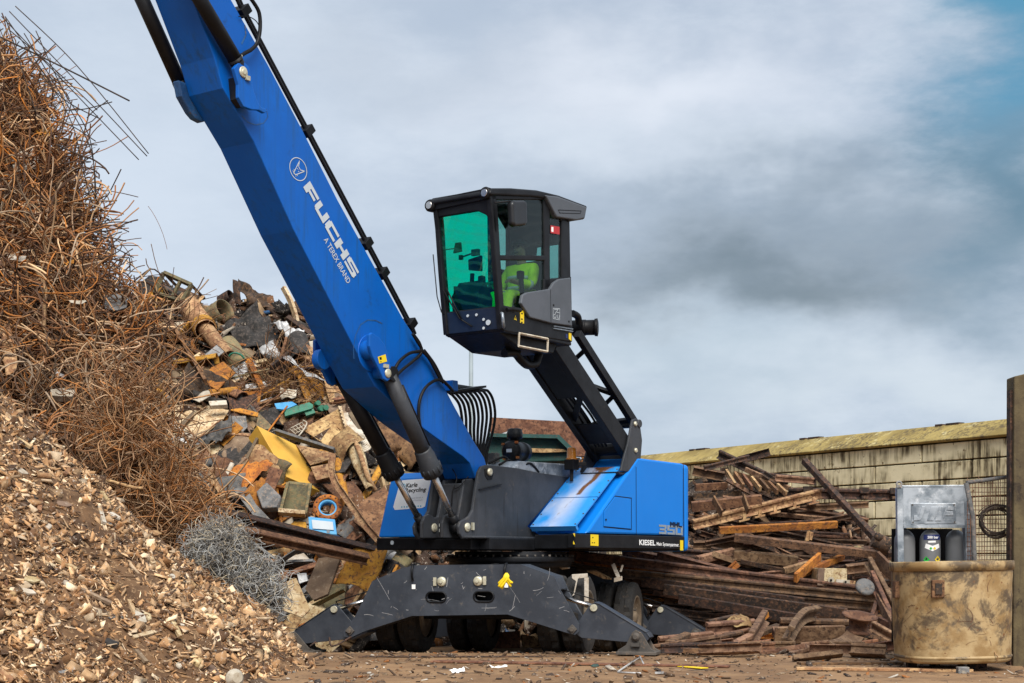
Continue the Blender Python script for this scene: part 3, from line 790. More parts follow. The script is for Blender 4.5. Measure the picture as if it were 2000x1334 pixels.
# sloping hood with rust run
hs0, hs1 = V((.13, 0, 1.66)), V((-1.09, 0, 2.545)); b = MB(); nu, nv = 74, 46; hb = hs1 - hs0
hn = V((hb.z, 0, -hb.x)).normalized()
def hp(s, w, up=.02): return ML(hs0.x + hb.x * s + hn.x * up, .44 + .76 * w, hs0.z + hb.z * s + hn.z * up)
def hcol(s, w):
    n = mnoise.fractal(V((s * 3, w * 3, 1.3)), 1, 2, 4); base = V((.015, .26, .70)).lerp(V((.46, .52, .66)), max(0, min(1, .35 * n + .78 * math.exp(-((w - .42 + .1 * n) / .27) ** 2))))
    line = .50 + .30 * (s - .5) + .04 * mnoise.noise(V((s * 7, 0, 3))); wd = .05 + .05 * max(0, s - .55) 
    r = math.exp(-((w - line) / wd) ** 2) * (1.25 if s > .52 else .28) + .35 * mnoise.noise(V((s * 26, w * 26, 2)))
    if s > .9: r = max(r, 1.4 * math.exp(-((w - .62) / .22) ** 2) * (s - .88) * 9 + .4 * mnoise.noise(V((s * 20, w * 20, 2))))
    r = max(0, min(1, (r - .28) * 2.0))
    return base.lerp(V((.14, .06, .022)), r)
for half, (a0, a1) in enumerate(((0, .475), (.485, 1))):
    for i in range(nu // 2):
        for j in range(nv):
            s0, s1 = a0 + (a1 - a0) * i / (nu // 2), a0 + (a1 - a0) * (i + 1) / (nu // 2); w0, w1 = j / nv, (j + 1) / nv
            b.cc = tuple(hcol((s0 + s1) / 2, (w0 + w1) / 2)); b.ngon([hp(s0, w0), hp(s0, w1), hp(s1, w1), hp(s1, w0)])
b.cc = (.03, .24, .66)
M['hood'] = mk('rust_streaked_blue', (1, 1, 1), (.93, .93, .93), sc=6, rough=.5, bump=.04, attr=True, vary=0)
for a0, a1 in ((0, .475), (.485, 1)):
    b.para(hp(a0, 0, 0), hp(a0, 1, 0) - hp(a0, 0, 0), hp(a1, 0, 0) - hp(a0, 0, 0), (hp(a0, 0, .0185) - hp(a0, 0, 0)))
b.para(hp(0, 0, -.06) , hp(0, 1, 0) - hp(0, 0, 0), (hp(.03, 0, 0) - hp(0, 0, 0)), hp(0, 0, .018) - hp(0, 0, -.06))
b.build('hood', M['hood'], root, fix=False)
b = MB()
for s in (.03, .2, .43, .55, .75, .95):
    for w in (.04, .97):
        q = hp(s, w, .02); b.tube([q, q + (hp(s, w, .03) - q)], .012, 8)
b.build('hood_bolt', M['dust'], root)
b = MB()
for pts in ([(1242, 897), (1242, 1046)], [(1335, 906), (1335, 1050)]): pass
b = stripV([(1242, 912), (1242.5, 1046)], 1.3, .012); q = stripV([(1201, 969), (1233, 973), (1233, 1034), (1179, 1029), (1179, 998)], 1.3, .014, .003, True)
b._add(q.v, q.f); q = stripV([(1334.5, 909), (1335.5, 1053)], 1.3, .022); b._add(q.v, q.f)
b.build('panel_seam', M['ink'], eb)
b = prismV([(1201.5, 970), (1232, 974), (1232, 1033), (1180, 1028), (1180, 998.5)], 1.312, .011); hd = b.build('hatch_door', M['blue_body'], eb, bev=.004)
b = MB(); q = onV(1183, 1015, 1.312); b.tube([q, q + L * .012], .014, 10); b.build('lock', M['ink'], hd)
def vt(s, x0, y0, x1, y1, hx, hy, v, m, par, name='lettering', fn=textA, **kw):
    O = onV(x0, y0, v); fn(s, O, onV(x1, y1, v) - O, onV(x0 + hx, y0 + hy, v) - O, name, m, par, **kw)
vt('350', 1286.5, 1042.5, 1333, 1045.5, 0, -18, 1.3, M['grey_vinyl'], eb, fn=block, gap=.1)
vt('MHL', 1308, 1028.5, 1331, 1030, 0, -9.5, 1.3, M['ink'], eb, fn=block, gap=.14, lift=.009)
vt('KIESEL', 1248, 1064, 1279.5, 1065.2, 0, -10, 1.325, M['white'], sk, bold=.028)
vt('Mein Systempartner.', 1282, 1065.2, 1326, 1067.5, 0, -6.8, 1.325, M['white'], sk, bold=.016)
b = MB()
for q in ([(1153.5, 1043.5), (1169, 1044.5), (1169, 1066.5), (1153.5, 1065.5)], [(1328.5, 1055), (1334.5, 1055.5), (1334.5, 1075.3), (1328.5, 1074.8)], [(1119, 1042), (1123, 1041.5), (1123, 1049)], [(1120, 1056), (1123, 1063), (1119.5, 1063)]):
    b.prism(pv(q, 1.327), -L * .002)
b.build('yellow_sticker', M['yellow'], sk)
b = MB()
for x, y in ((1157, 1050), (1156, 1060), (1160, 1060)): b.prism(pv([(x, y - 1), (x + 2, y - 1), (x + 2, y + 1), (x, y + 1)], 1.3285), -L * .001)
b.build('sticker_mark', M['ink'], sk)
# engine bay things
b = MB(); b.prism(uz([(.55, 2.44), (.3, 2.60), (-1.2, 2.62), (-1.2, 2.40), (.55, 2.40)], -.42), L * .80); b.build('engine_cover', M['galv'], root, bev=.02)
ac = ML(-.35, -.22, 0); q = P(995, 880, 22.6); ax = (F * .95 + L * .1).normalized()
b = MB(); b.lathe(q - ax * .48, ax, [(0, .09), (.03, .14), (.10, .14), (.11, .15), (.15, .15), (.16, .14), (.30, .14), (.31, .15), (.36, .152), (.40, .155), (.44, .155), (.46, .13), (.475, .125), (.475, .06), (.49, .05)], 28)
af = b.build('air_filter', M['black'], root)
b = MB(); q2 = q - ax * .16; b.lathe(q2 + UP * .1, UP, [(0, .07), (.08, .075), (.09, .115), (.12, .118), (.18, .118), (.185, .11), (.22, .11), (.235, .08)], 24); b.build('intake_cap', M['black'], af)
b = MB()
for k in range(4):
    an = k * math.pi / 2 + .7; s = ax.cross(UP).normalized(); r_ = q - ax * .03 + (s * math.cos(an) + UP * math.sin(an)) * .158; b.box(r_, s * .035, UP * .035, ax * .05)
b.build('clip', M['rust_orange'], af)
b = MB(); b.box(q + ax * .012, ax * .004, ax.cross(UP) * .09, UP * .05); b.build('label', M['silver_vinyl'], af)
b = MB(); q = P(964, 900, 21.9); b.box(q, L * .14, F * .12, UP * .22); b.build('valve_block', M['greyscrap'], root, bev=.01)
b = MB()
for x0, y0, x1, y1, x2, y2 in ((955, 905, 985, 893, 1000, 912), (975, 908, 995, 900, 1012, 914), (1015, 915, 1035, 905, 1052, 922)):
    b.tube(bez([P(x0, y0, 21.7), P(x1, y1, 21.8), P(x2, y2, 22.0)]), .018, 8)
b.build('engine_hose', M['ink'], root)
q = P(1116.5, 905, 22.35); b = MB(); b.box(q + UP * -.02, F * .16, L * .16, UP * .15); b.box(q + V((.12, .05, -.01)), V((.2, 0, 0)), V((0, .1, 0)), UP * .06); b.box(q + V((.0, .02, -.16)), V((.05, 0, 0)), V((0, .05, 0)), UP * .2); bc = b.build('beacon', M['ink'], root, bev=.008)
b = MB(); b.lathe(q + UP * .05, UP, [(0, .082), (.02, .086), (.03, .072), (.16, .066), (.18, .05)], 20); b.build('beacon_lens', M['orange_lens'], bc)
# ================================================================= BOOM
BO = [(332, -120), (398, 57), (418, 111), (435, 172), (496, 277), (574, 450), (624, 547), (677, 650), (725, 741), (733, 755), (743, 764), (803, 819), (848, 852), (905, 892), (918, 905), (930, 934), (941, 936), (950, 925), (950, 908), (946, 894), (936, 878), (924, 859), (888, 794), (837, 697), (789, 625), (660, 391), (589, 250), (523, 125), (452, 0), (384, -120)]
b = prismV(BO, .27, .54); bm_ = b.build('boom', M['blue'], root, bev=.012)
bz = bm_
# far-side lug at the elbow
b = MB(); pts = pv([(362, 157), (380, 160), (418, 236), (403, 238), (388, 230), (372, 205), (361, 178)], -.272)
b.prism([onV(x, y, -.27) + F * .06 for x, y in ((356, 158), (375, 165), (414, 238), (403, 241), (390, 234), (380, 222), (362, 190))], -L * .10)
b.build('elbow_lug', M['dkblue'], bz, bev=.02)
# near stick ram lug and ram
def plateV(pts, v, th, name, m, par, bev=.008):
    return prismV(pts, v, th).build(name, m, par, bev=bev)
lg = plateV([(457, 133), (466, 123), (478, 122), (487, 131), (491, 150), (496, 178), (504, 200), (511, 210), (519, 212), (523, 217), (517, 221), (506, 215), (492, 214), (476, 208), (466, 190), (466, 165)], .45, .05, 'ram_lug', M['blue'], bz)
b = prismV([(462, 150), (478, 150), (498, 205), (478, 208), (466, 192)], .40, .13); b.build('lug_gap_shade', M['black'], lg)  # black filler stands in for the shaded gap under the lug
q = onV(474.5, 141, .45); b = MB(); b.lathe(q, L, [(0, .062), (.014, .062), (.018, .05), (.018, .03), (.03, .026)], 20); b.box(onV(482, 153, .45) + L * .012, F * .06, UP * .05, L * .03); b.build('ram_pin', M['zinc'], lg)
b = stripV([(520, 213), (523, 228), (515, 240), (500, 244), (484, 239), (472, 226)], .27, .010, .003); b.build('weld_seam', M['dkblue'], bz)
b = stripV([(472, 85), (480, 68), (478, 50)], .27, .02, .003); b.build('weld_seam', M['dkblue'], bz)
def axisV(pts, v): return [onV(x, y, v) for x, y in pts]
b = MB(); b.tube(axisV([(335, -95), (462, 121)], .38), .082, 20); nr = b.build('stick_cylinder', M['black'], root)
b = MB(); b.tube(axisV([(458, 114), (468, 131), (474, 141)], .38), .075, 16, radii=[.088, .07, .06]); b.build('cylinder_eye', M['black'], nr)
b = MB(); b.tube(axisV([(235, -95), (354, 168)], -.40), .082, 20); fr = b.build('stick_cylinder', M['black'], root)
b = MB(); b.tube(axisV([(350, 158), (362, 184)], -.40), .088, 16); b.build('cylinder_eye', M['black'], fr)
b = MB(); b.tube(bez(axisV([(482, -12), (494, 3), (506, 25), (508, 55), (503, 82), (492, 96), (478, 104), (466, 112)], .36)), .022, 8); b.build('ram_hose', M['ink'], root)
b = MB(); b.tube(bez(axisV([(466, 32), (486, 33), (499, 40), (506, 50)], .30), 8), .006, 5); b.build('clip_wire', M['ink'], root)
b = MB(); q = onV(465, 112, .40); b.box(q, F * .09, UP * .07, L * .06); b.build('hose_fitting', M['zinc'], root, bev=.01)
# pressure lines along the back of the boom
b = MB()
for v, d in ((.20, 0), (.12, 5)):
    b.tube(bez(axisV([(398 + d, -120), (458 + d, -10), (482 + d, 38), (600 + d, 260), (716 + d, 478), (790 + d, 618), (806 + d, 652)], v), 6), .021, 8)
b.build('pressure_line', M['ink'], bz)
b = MB()
for x, y in ((469, 24), (594, 258), (709, 477), (741, 535), (796, 634)):
    q = onV(x, y, .16); e = (onV(x + 40, y + 75, .16) - q).normalized(); b.box(q, e * .10, L * .22, e.cross(L) * .16)
b.build('line_clamp', M['ink'], bz, bev=.008)
# marks on the boom
O = onV(591.5, 365.5, .27); block('FUCHS', O, onV(688.5, 544, .27) - O, onV(604.5, 353.5, .27) - O, 'lettering', M['silver_vinyl'], bz, gap=.09, lift=.006)
O = onV(631.5, 468.5, .27); textA('A TEREX BRAND', O, onV(678, 555, .27) - O, onV(638.5, 462, .27) - O, 'lettering', M['silver_vinyl'], bz, bold=.006)
c = onV(582, 330.5, .27); mj = onV(590, 353, .27) - c; mn = onV(597.2, 325, .27) - c; b = MB()
for k in range(36):
    a0, a1 = k * math.pi / 18, (k + 1) * math.pi / 18
    b.ngon([c + L * .005 + (mj * math.cos(a) + mn * math.sin(a)) * r for a, r in ((a0, .93), (a1, .93), (a1, 1), (a0, 1))])
q = stripV([(584.5, 314), (582.5, 325), (586, 332), (594.5, 334.5), (584.5, 338.5), (577, 341.5), (573, 338), (578, 327.5)], .27, .011, .005, True); b._add(q.v, q.f)
for s in ([(573, 337), (571.5, 333)], [(575, 335), (573.5, 330.5)], [(577, 342), (577.5, 344.5)], [(580, 341), (580.5, 343.5)], [(580, 329), (581.5, 331)], [(582, 335.5), (583.5, 334.5)]):
    q = stripV(s, .27, .008, .005); b._add(q.v, q.f)
b.build('emblem', M['silver_vinyl'], bz)
# lift cylinder lug on the near side of the boom
cx_, cy_ = onV(716, 690, .27), None
b = MB(); q = onV(722, 690, .27); b.lathe(q, L, [(0, .23), (.008, .23), (.012, .22)], 40); b.build('boss_plate', M['blue'], bz)
b = stripV([(691, 700), (690, 680), (694, 655), (704, 634), (718, 625), (734, 626), (746, 632)], .27, .014, .003); b.build('weld_seam', M['dkblue'], bz)
b = MB(); q = onV(713, 684, .27); b.tube([q, q + L * .15], .12, 28); b.tube([onV(733, 729, .27), onV(733, 729, .27) + L * .16], .075, 20); b.build('pin_boss', M['blue'], bz, bev=.02)
LUG = [(722, 653), (727, 649), (734, 654), (740, 658), (752, 673), (760, 700), (766, 725), (766, 738), (757, 745), (749, 740), (741, 722), (729, 698), (722, 676)]
lp_ = plateV(LUG, .47, .05, 'cylinder_lug', M['blue'], bz, .012)
lq = onV(757, 729, .47); b = MB(); b.lathe(lq, L, [(0, .058), (.012, .058), (.02, .05), (.024, .03), (.03, .012)], 24); b.box(onV(753, 715, .47) + L * .01, F * .09, L * .02, UP * .045); b.build('lug_pin', M['zinc'], lp_)
b = prismV([(738, 697), (753, 692), (756, 706), (741, 710)], .474, .002); stk = b.build('yellow_sticker', M['yellow'], lp_)
b = prismV([(741, 698), (745, 697), (746, 702), (742, 703)], .4755, .001); q = prismV([(743, 706), (745, 705.5), (745.3, 707), (743.3, 707.5)], .4755, .001); b._add(q.v, q.f); b.build('sticker_mark', M['ink'], stk)
far = [(((p - C0).dot(F)), p.z) for p in pv(LUG, .47)]
b = MB(); b.prism(uz(far, -.42), -L * .05); b.lathe(ML(far[0][0] - .0, -.27, far[0][1] - .25), -L, [(0, .13), (.1, .13)], 24); b.build('cylinder_lug', M['blue'], bz, bev=.01)
# lift cylinders
def lift(sgn):
    t0 = onV(757, 731, .37); u0, z0 = (t0 - C0).dot(F), t0.z
    e0 = onV(893, 1029, .29); u1, z1 = (e0 - C0).dot(F), e0.z
    a0, a1 = ML(u0, sgn * .385, z0), ML(u1, sgn * .285, z1); d = a1 - a0; ln = d.length; d.normalize()
    lc = (onV(845, 918, .335) - a0).dot(d) if sgn > 0 else None
    lc = lift.lc if sgn < 0 else lc; lift.lc = lc
    b = MB(); b.tube([a0 + d * .02, a0 + d * (lc - .02)], .098, 24)
    o = b.build('lift_cylinder', M['grey_frame'] if sgn > 0 else M['black'], root)
    b = MB(); b.lathe(a0 + d * (lc - .34), d, [(0, .10), (.02, .115), (.09, .12), (.10, .128), (.26, .132), (.27, .14), (.40, .14), (.41, .10), (.41, .05)], 24)
    x = d.orthogonal().normalized(); y = d.cross(x)
    for k in range(12):
        an = k * math.pi / 6; q = a0 + d * (lc - .08) + (x * math.cos(an) + y * math.sin(an)) * .138; b.tube([q, q + d * .10], .014, 6)
    b.build('cylinder_head', M['grey_frame'] if sgn > 0 else M['black'], o)
    b = MB(); b.tube([a0 + d * lc, a1 - d * .06], .043, 20); b.build('rod', M['chrome'], o)
    b = MB(); b.tube([a1 - L * .055, a1 + L * .055], .095, 20); b.tube([a1 - d * .2, a1], .06, 16); b.build('rod_eye', M['black'], o)
    b = MB(); b.tube([a0 - L * .09, a0 + L * .09], .095, 20); b.build('cylinder_eye', M['black'], o)
    b = MB(); s = d.cross(L).normalized(); s = s if s.y > 0 else -s
    b.tube([a0 + d * .25 + s * .12 + L * .03, a0 + d * (lc - .3) + s * .12 + L * .03], .016, 8); b.build('oil_line', M['ink'], o)
lift(1); lift(-1)
# hoses on the near side
b = MB()
for pts in ([(806, 652), (815, 667), (823, 684), (800, 690), (780, 706), (769, 726)], [(808, 654), (820, 672), (822, 690), (806, 706), (786, 722), (770, 738)],
            [(823, 684), (838, 700), (850, 722), (862, 745)], [(828, 684), (846, 708), (858, 730), (866, 748)],
            [(822, 838), (818, 815), (819, 785), (829, 760), (846, 745), (862, 742), (874, 752), (884, 763)]):
    b.tube(bez(axisV(pts, .34), 8), .021, 8)
b.build('hydraulic_hose', M['ink'], root)
b = MB()
for x, y in ((768, 727), (770, 738)): b.box(onV(x, y, .36), F * .1, UP * .05, L * .05)
b.build('hose_fitting', M['zinc'], root, bev=.008)
# hose bundle arching from boom to deck
hb_ = []
for k in range(9):
    v = .30 - k * .075; s = k / 8.0
    pts = [(868 + s * 6, 752 - s * 2), (876 + s * 66, 766 - s * 5), (885 + s * 69, 773 - s * 8), (897 + s * 66, 790 - s * 8), (902 + s * 65, 815 - s * 4), (904 + s * 58, 845), (914 + s * 38, 880), (922 + s * 26, 915)]
    b = MB(); b.tube(bez([onV(x, y, .12 - .02 * k) for x, y in pts], 8), .020, 8); hb_.append(b)
b = MB()
for q in hb_: b._add(q.v, q.f, True)
b.build('hose_bundle', M['ink'], root)
b = MB(); b.para(onV(880, 768, .26), onV(950, 757, .10) - onV(880, 768, .26), -L * .3, UP * .03); b.build('hose_bracket', M['ink'], root)
b = MB(); b.box(onV(878, 754, .2), F * .12, L * .2, UP * .14); b.build('hose_manifold', M['blue'], root, bev=.01)

# ================================================================= CAB ARM
arm0 = onV(1220, 872, 1.2); arm1 = onV(1085, 668, 1.2)
u0, z0, u1, z1 = (arm0 - C0).dot(F), arm0.z, (arm1 - C0).dot(F), arm1.z
ad = V((u1 - u0, 0, z1 - z0)); al = ad.length; ad.normalize(); an_ = V((ad.z, 0, -ad.x))   # an_: toward front/below
def AR(s, off, v): return ML(u0 + ad.x * s + an_.x * off, v, z0 + ad.z * s + an_.z * off)
b = MB()
for v, w in ((1.14, .11), (.62, .11)):
    b.para(AR(-.15, -.14, v), AR(al, -.14, v) - AR(-.15, -.14, v), AR(0, .14, v) - AR(0, -.14, v), L * w)
b.para(AR(al * .55, .10, .73), AR(al, .10, .73) - AR(al * .55, .10, .73), L * .41, AR(0, .12, .73) - AR(0, .10, .73))
b.para(AR(.2, .08, .73), AR(.65, .08, .73) - AR(.2, .08, .73), L * .41, AR(0, .10, .73) - AR(0, .08, .73))
b.prism([AR(.65, .0, .72), AR(.80, .0, .72), AR(1.35, .0, 1.14), AR(1.2, .0, 1.14)], AR(0, .06, 0) - AR(0, 0, 0))
b.tube([AR(-.05, 0, .6), AR(-.05, 0, 1.28)], .09, 20)
am = b.build('cab_arm', M['black'], root, bev=.01)
b = MB()
for i, v in enumerate((.78, .84, .90, .96)):
    b.tube(bez([AR(.1, .06, v), AR(al * .3, .02 - .03 * (i % 2), v + .02), AR(al * .6, .0, v - .02), AR(al * .95, .05, v)]), .018, 6)
b.build('arm_hose', M['ink'], am)
# upper parallel link
lk0, lk1 = onV(1238, 828, 1.2), onV(1126, 652, 1.2)
g0 = ((lk0 - C0).dot(F), lk0.z); g1 = ((lk1 - C0).dot(F), lk1.z)
b = MB(); dd = V((g1[0] - g0[0], 0, g1[1] - g0[1])).normalized(); pn = V((dd.z, 0, -dd.x))
def LKp(s, off, v): return ML(g0[0] + (g1[0] - g0[0]) * s + pn.x * off, v, g0[1] + (g1[1] - g0[1]) * s + pn.z * off)
for v in (1.17, .70): b.para(LKp(0, -.06, v), LKp(1, -.06, v) - LKp(0, -.06, v), LKp(0, .06, v) - LKp(0, -.06, v), L * .09)
for s0, s1, v0, v1 in ((.16, .34, .72, 1.2), (.34, .52, 1.2, .72), (.68, .84, .72, 1.2), (.03, .05, .72, 1.2)):
    p0, p1 = LKp(s0, 0, v0), LKp(s1, 0, v1); b.tube([p0, p1], .045, 4)
b.build('parallel_link', M['black'], root, bev=.006)
# arm pedestal
PED = [(1208, 920), (1226, 922), (1247, 900), (1250, 860), (1247, 838), (1245, 824), (1239, 817), (1231, 820), (1229, 830), (1222, 868), (1214, 895)]
pe = [((p - C0).dot(F), p.z) for p in pv(PED, 1.25)]
b = MB()
for v in (1.29, .62): b.prism([ML(u, v, z) for u, z in pe], -L * .035)
b.para(ML(-.95, .60, 2.44), F * -.45, L * .66, (hn.x * F + UP * hn.z) * .05)
b.para(ML(-1.42, .62, 2.5), F * -.05, L * .64, UP * .45)
b.tube([ML(g0[0], .6, g0[1]), ML(g0[0], 1.31, g0[1])], .06, 16)
pd = b.build('arm_pedestal', M['grey_frame'], root, bev=.01)
b = MB()
for p in ((1240, 828), (1241, 880)): q = onV(*p, 1.29); b.lathe(q, L, [(0, .04), (.02, .035), (.03, .02)], 14)
b.build('pedestal_pin', M['zinc'], pd)

# ================================================================= CAB
cab = empty('tmp', (0, 0, 0), 'x', 'x'); bpy.data.objects.remove(cab)
VL, VR = 1.5, .58
def cs(pts, v=VL): return pv(pts, v)
def puz(pts, v=VL): return [((p - C0).dot(F), p.z) for p in pv(pts, v)]
b = MB()
def both(pts, th=.06):
    q = puz(pts)
    b.prism([ML(u, VL, z) for u, z in q], -L * th); b.prism([ML(u, VR + th, z) for u, z in q], -L * th)
APIL = [(958, 384), (970, 384), (974, 430), (979, 520), (988, 642), (979, 643), (969, 520), (963, 430)]
both(APIL, .07)
both([(1062, 384), (1074, 384), (1075, 560), (1064, 565)])                       # middle pillar
both([(1097, 425), (1113, 425), (1115, 545), (1097, 545)])                      # rear pillar
both([(960, 374), (1068, 378), (1110, 400), (1112, 432), (1098, 434), (1074, 392), (1060, 390), (962, 390)])  # roof rail
both([(985, 628), (984, 596), (1020, 604), (1032, 618), (1118, 634), (1118, 668), (985, 646)])  # sill
b.prism(pv([(974, 498), (1066, 499), (1066, 509), (976, 508)], VL), -L * .05)                    # waist bar
both([(1062, 545), (1116, 540), (1118, 636), (1030, 620), (1020, 600), (1062, 575)], .05)
# floor, front lower band, roof beams, back wall
fb = [ML(2.29, VL, 4.10), ML(2.29, VR, 4.10)]
b.para(ML(2.27, VL - .01, 4.09), F * -1.58, -L * (VL - VR - .02), UP * .05)
b.prism(uz([(2.27, 4.10), (1.75, 3.94), (1.0, 3.96), (.9, 4.1)], VL - .10), -L * (VL - VR - .12))
def FP(s, tt, out=0.):   # front plane: s 0 right(VR) .. 1 left(VL), tt = 0 bottom .. 1 top
    return ML(2.29 + .26 * tt + out, VR + (VL - VR) * s, 4.10 + 1.66 * tt)
b.prism([FP(0, 0), FP(1, 0), FP(1, .185), FP(0, .185)], -F * .07)
b.prism([FP(0, .90), FP(.74, .90), FP(.88, .86), FP(.95, .80), FP(1, .72), FP(1, 1.03), FP(0, 1.03)], -F * .06)
b.prism([FP(0, .1), FP(.055, .1), FP(.055, 1), FP(0, 1)], -F * .07)
b.para(ML(.74, VL - .06, 4.1), F * -.04, -L * (VL - VR - .12), UP * .65)
b.para(ML(.80, VL - .06, 5.6), F * -.04, -L * (VL - VR - .12), UP * .2)
cb = b.build('cab', M['black'], root, bev=.012)
b = MB(); b.para(ML(2.22, VR + .08, 4.13), F * -1.4, L * .03, UP * .62); b.para(ML(1.3, VR + .08, 4.13), F * -.5, L * .03, UP * 1.0); b.para(ML(.9, VR + .1, 4.13), F * -.1, L * (VL - VR - .25), UP * .75); b.para(ML(.98, VR + .1, 5.45), F * -.2, L * (VL - VR - .25), UP * .25); b.build('cab_lining', M['ink'], cb, split=False)
b = MB(); b.prism([FP(.02, .015, .012), FP(.985, .015, .012), FP(.985, .175, .012), FP(.02, .175, .012)], -F * .012); b.build('front_panel', M['navycab'], cb, bev=.004)
# roof
rf = puz([(957, 379), (958, 371), (964, 367), (1000, 367), (1050, 371), (1092, 381), (1148, 402), (1143, 428), (1112, 433), (1100, 415), (1070, 388), (1040, 384), (960, 381)], VL + .03)
b = MB(); b.prism([ML(u, VL + .03, z) for u, z in rf], -L * (VL - VR + .06)); ro = b.build('roof', M['black'], cb, bev=.03, seg=3)
b = MB(); vs_ = puz([(1066, 381), (1090, 383.5), (1147, 404.5), (1142, 426.5), (1126, 430), (1088, 424), (1078, 405)], VL + .05); b.prism([ML(u, VL + .05, z) for u, z in vs_], -L * .14); vz = b.build('roof_visor', M['cabgrey'], ro, bev=.018, seg=3)
b = stripV([(1090, 410), (1135, 412), (1133, 417), (1093, 416)], VL + .05, .008, .003, True); b.build('visor_groove', M['ink'], vz)
b = MB(); b.prism([FP(-.03, .95, .03), FP(1.0, .97, .03), FP(1.0, 1.05, .03), FP(-.03, 1.035, .03)], -F * .14); b.build('front_visor', M['black'], ro, bev=.01)
b = MB()
for s in (-.02, .93):
    q = FP(s, 1.0, .02) - UP * (.02 if s < 0 else -.02); b.lathe(q - F * .08, F, [(0, .05), (.02, .075), (.1, .08), (.12, .07), (.12, .02)], 20)
lm = b.build('cab_lamp', M['ink'], cb)
b = MB()
for s in (-.02, .93):
    q = FP(s, 1.0, .02) - UP * (.02 if s < 0 else -.02); b.lathe(q + F * .04, F, [(0, .05), (.01, .045)], 20)
b.build('lamp_lens', M['chrome'], lm)
# glass
b = MB(); b.prism([FP(.05, .18, -.03), FP(.97, .18, -.03), FP(.99, .75, -.03), FP(.9, .87, -.03), FP(.74, .91, -.03), FP(.05, .91, -.03)], -F * .008); b.build('windshield', M['gl_front'], cb)
def pane(pts, v, m, name): return prismV(pts, v, .008).build(name, m, cb)
pane([(970, 388), (1063, 388), (1065, 500), (977, 500)], VL - .02, M['gl_side'], 'door_window')
pane([(978, 507), (1066, 507), (1066, 570), (1035, 600), (1018, 608), (984, 598)], VL - .02, M['gl_door'], 'lower_door_window')
pane([(1073, 395), (1098, 432), (1097, 545), (1073, 560)], VL - .02, M['gl_side'], 'rear_side_window')
q = puz([(970, 388), (1098, 400), (1098, 548), (1066, 570), (1018, 608), (984, 598)]); b = MB(); b.prism([ML(u, VR + .03, z) for u, z in q], -L * .008); b.build('far_side_window', M['gl_far'], cb)
b = MB(); b.para(ML(.73, VR + .06, 4.75), -F * .008, L * (VL - VR - .12), UP * .85); b.build('rear_window', M['gl_far'], cb)
# grey side fairing
b = prismV([(1018, 592), (1021, 576), (1030, 571), (1075, 564), (1082, 552), (1092, 545), (1115, 542), (1118, 637), (1076, 631), (1036, 620)], VL + .045, .05); fg = b.build('side_fairing', M['cabgrey'], cb, bev=.014, seg=3)
b = stripV([(1075, 564), (1076, 630)], VL + .045, .008, .003); b.build('fairing_seam', M['ink'], fg)
b = stripV([(1080, 602), (1093, 603), (1093, 625), (1080, 622)], VL + .045, .006, .003, True)
for s in ([(1082, 605), (1090, 604), (1084, 612)], [(1085, 613), (1081, 615), (1082, 620), (1085, 621), (1086, 616)], [(1089, 615), (1088, 621), (1092, 622), (1092, 616)], [(1087, 610), (1092, 611)]):
    q = stripV(s, VL + .045, .006, .003); b._add(q.v, q.f)
b.build('badge', M['silver_vinyl'], fg)
b = MB()
for x, y in ((1081, 596), (1111, 628)): q = onV(x, y, VL + .045); b.tube([q, q + L * .006], .014, 10)
b.build('fairing_screw', M['ink'], fg)
b = MB()
for z in (0, 4.5): b.para(onV(1080, 638 + z, VL), onV(1117, 644 + z, VL) - onV(1080, 638 + z, VL), L * .02, UP * .014)
b.build('trim_bar', M['galv'], cb)
# stickers on the door sill, handle, step
st = prismV([(1004, 624), (1009.5, 626), (1007, 616)], VL + .004, .002); st._add(*[(x.v, x.f) for x in [prismV([(1016, 606), (1023.5, 607), (1023.5, 632), (1016, 630.5)], VL + .004, .002)]][0])
q = prismV([(1111, 650), (1116, 651), (1116, 666), (1111, 662)], VL + .006, .002); st._add(q.v, q.f); st.build('yellow_sticker', M['yellow'], cb)
q = prismV([(1006.2, 619), (1007.6, 619), (1007.3, 622.5), (1006.6, 622.5)], VL + .0055, .001)
for yy in (611, 622, 628):
    s = prismV([(1018, yy), (1021, yy + .4), (1021, yy + 3), (1018, yy + 2.6)], VL + .0055, .001); q._add(s.v, s.f)
q.build('sticker_mark', M['ink'], cb)
prismV([(1105, 652), (1109, 653), (1109, 661), (1105, 660)], VL + .006, .002).build('blue_sticker', M['navy'], cb)
b = MB(); b.tube(bez([onV(990, 605, VL + .06), onV(1002, 604, VL + .08), onV(1016, 606, VL + .05)]), .028, 10); b.build('door_handle', M['ink'], cb)
prismV([(1075.5, 440), (1093, 443), (1093, 458), (1075.5, 455)], VL + .003, .002).build('red_sticker', M['red'], cb)
prismV([(1077, 443), (1081, 443.5), (1081, 453), (1077, 452.3)], VL + .0045, .001).build('sticker_mark', M['white'], cb)
b = MB(); b.tube([onV(979, 612, VL + .0), onV(981, 612, VL + .08), onV(984, 638, VL + .08), onV(983, 639, VL)], .02, 8); b.build('grab_handle', M['galv'], cb, bev=.0)
b = MB(); q = hit(954, 630, FP(0, 0, .016), (FP(1, 0) - FP(0, 0)).cross(FP(0, 1) - FP(0, 0)).normalized()); b.tube([q, q + F * .01], .035, 18)
for x, y in ((914, 617), (931, 615), (945, 624), (945, 641)):
    q = hit(x, y, FP(0, 0, .016), (FP(1, 0) - FP(0, 0)).cross(FP(0, 1) - FP(0, 0)).normalized()); b.tube([q, q + F * .01], .018, 10)
b.build('front_sticker', M['silver_vinyl'], cb)
b = MB(); w_ = [onV(x, y, VL + .03) for x, y in ((1014, 651), (1070, 662), (1069, 687), (1013, 676))]; b.tube(w_, .016, 4, closed=True, smooth=False); b.build('step_frame', M['whitescrap'], cb)
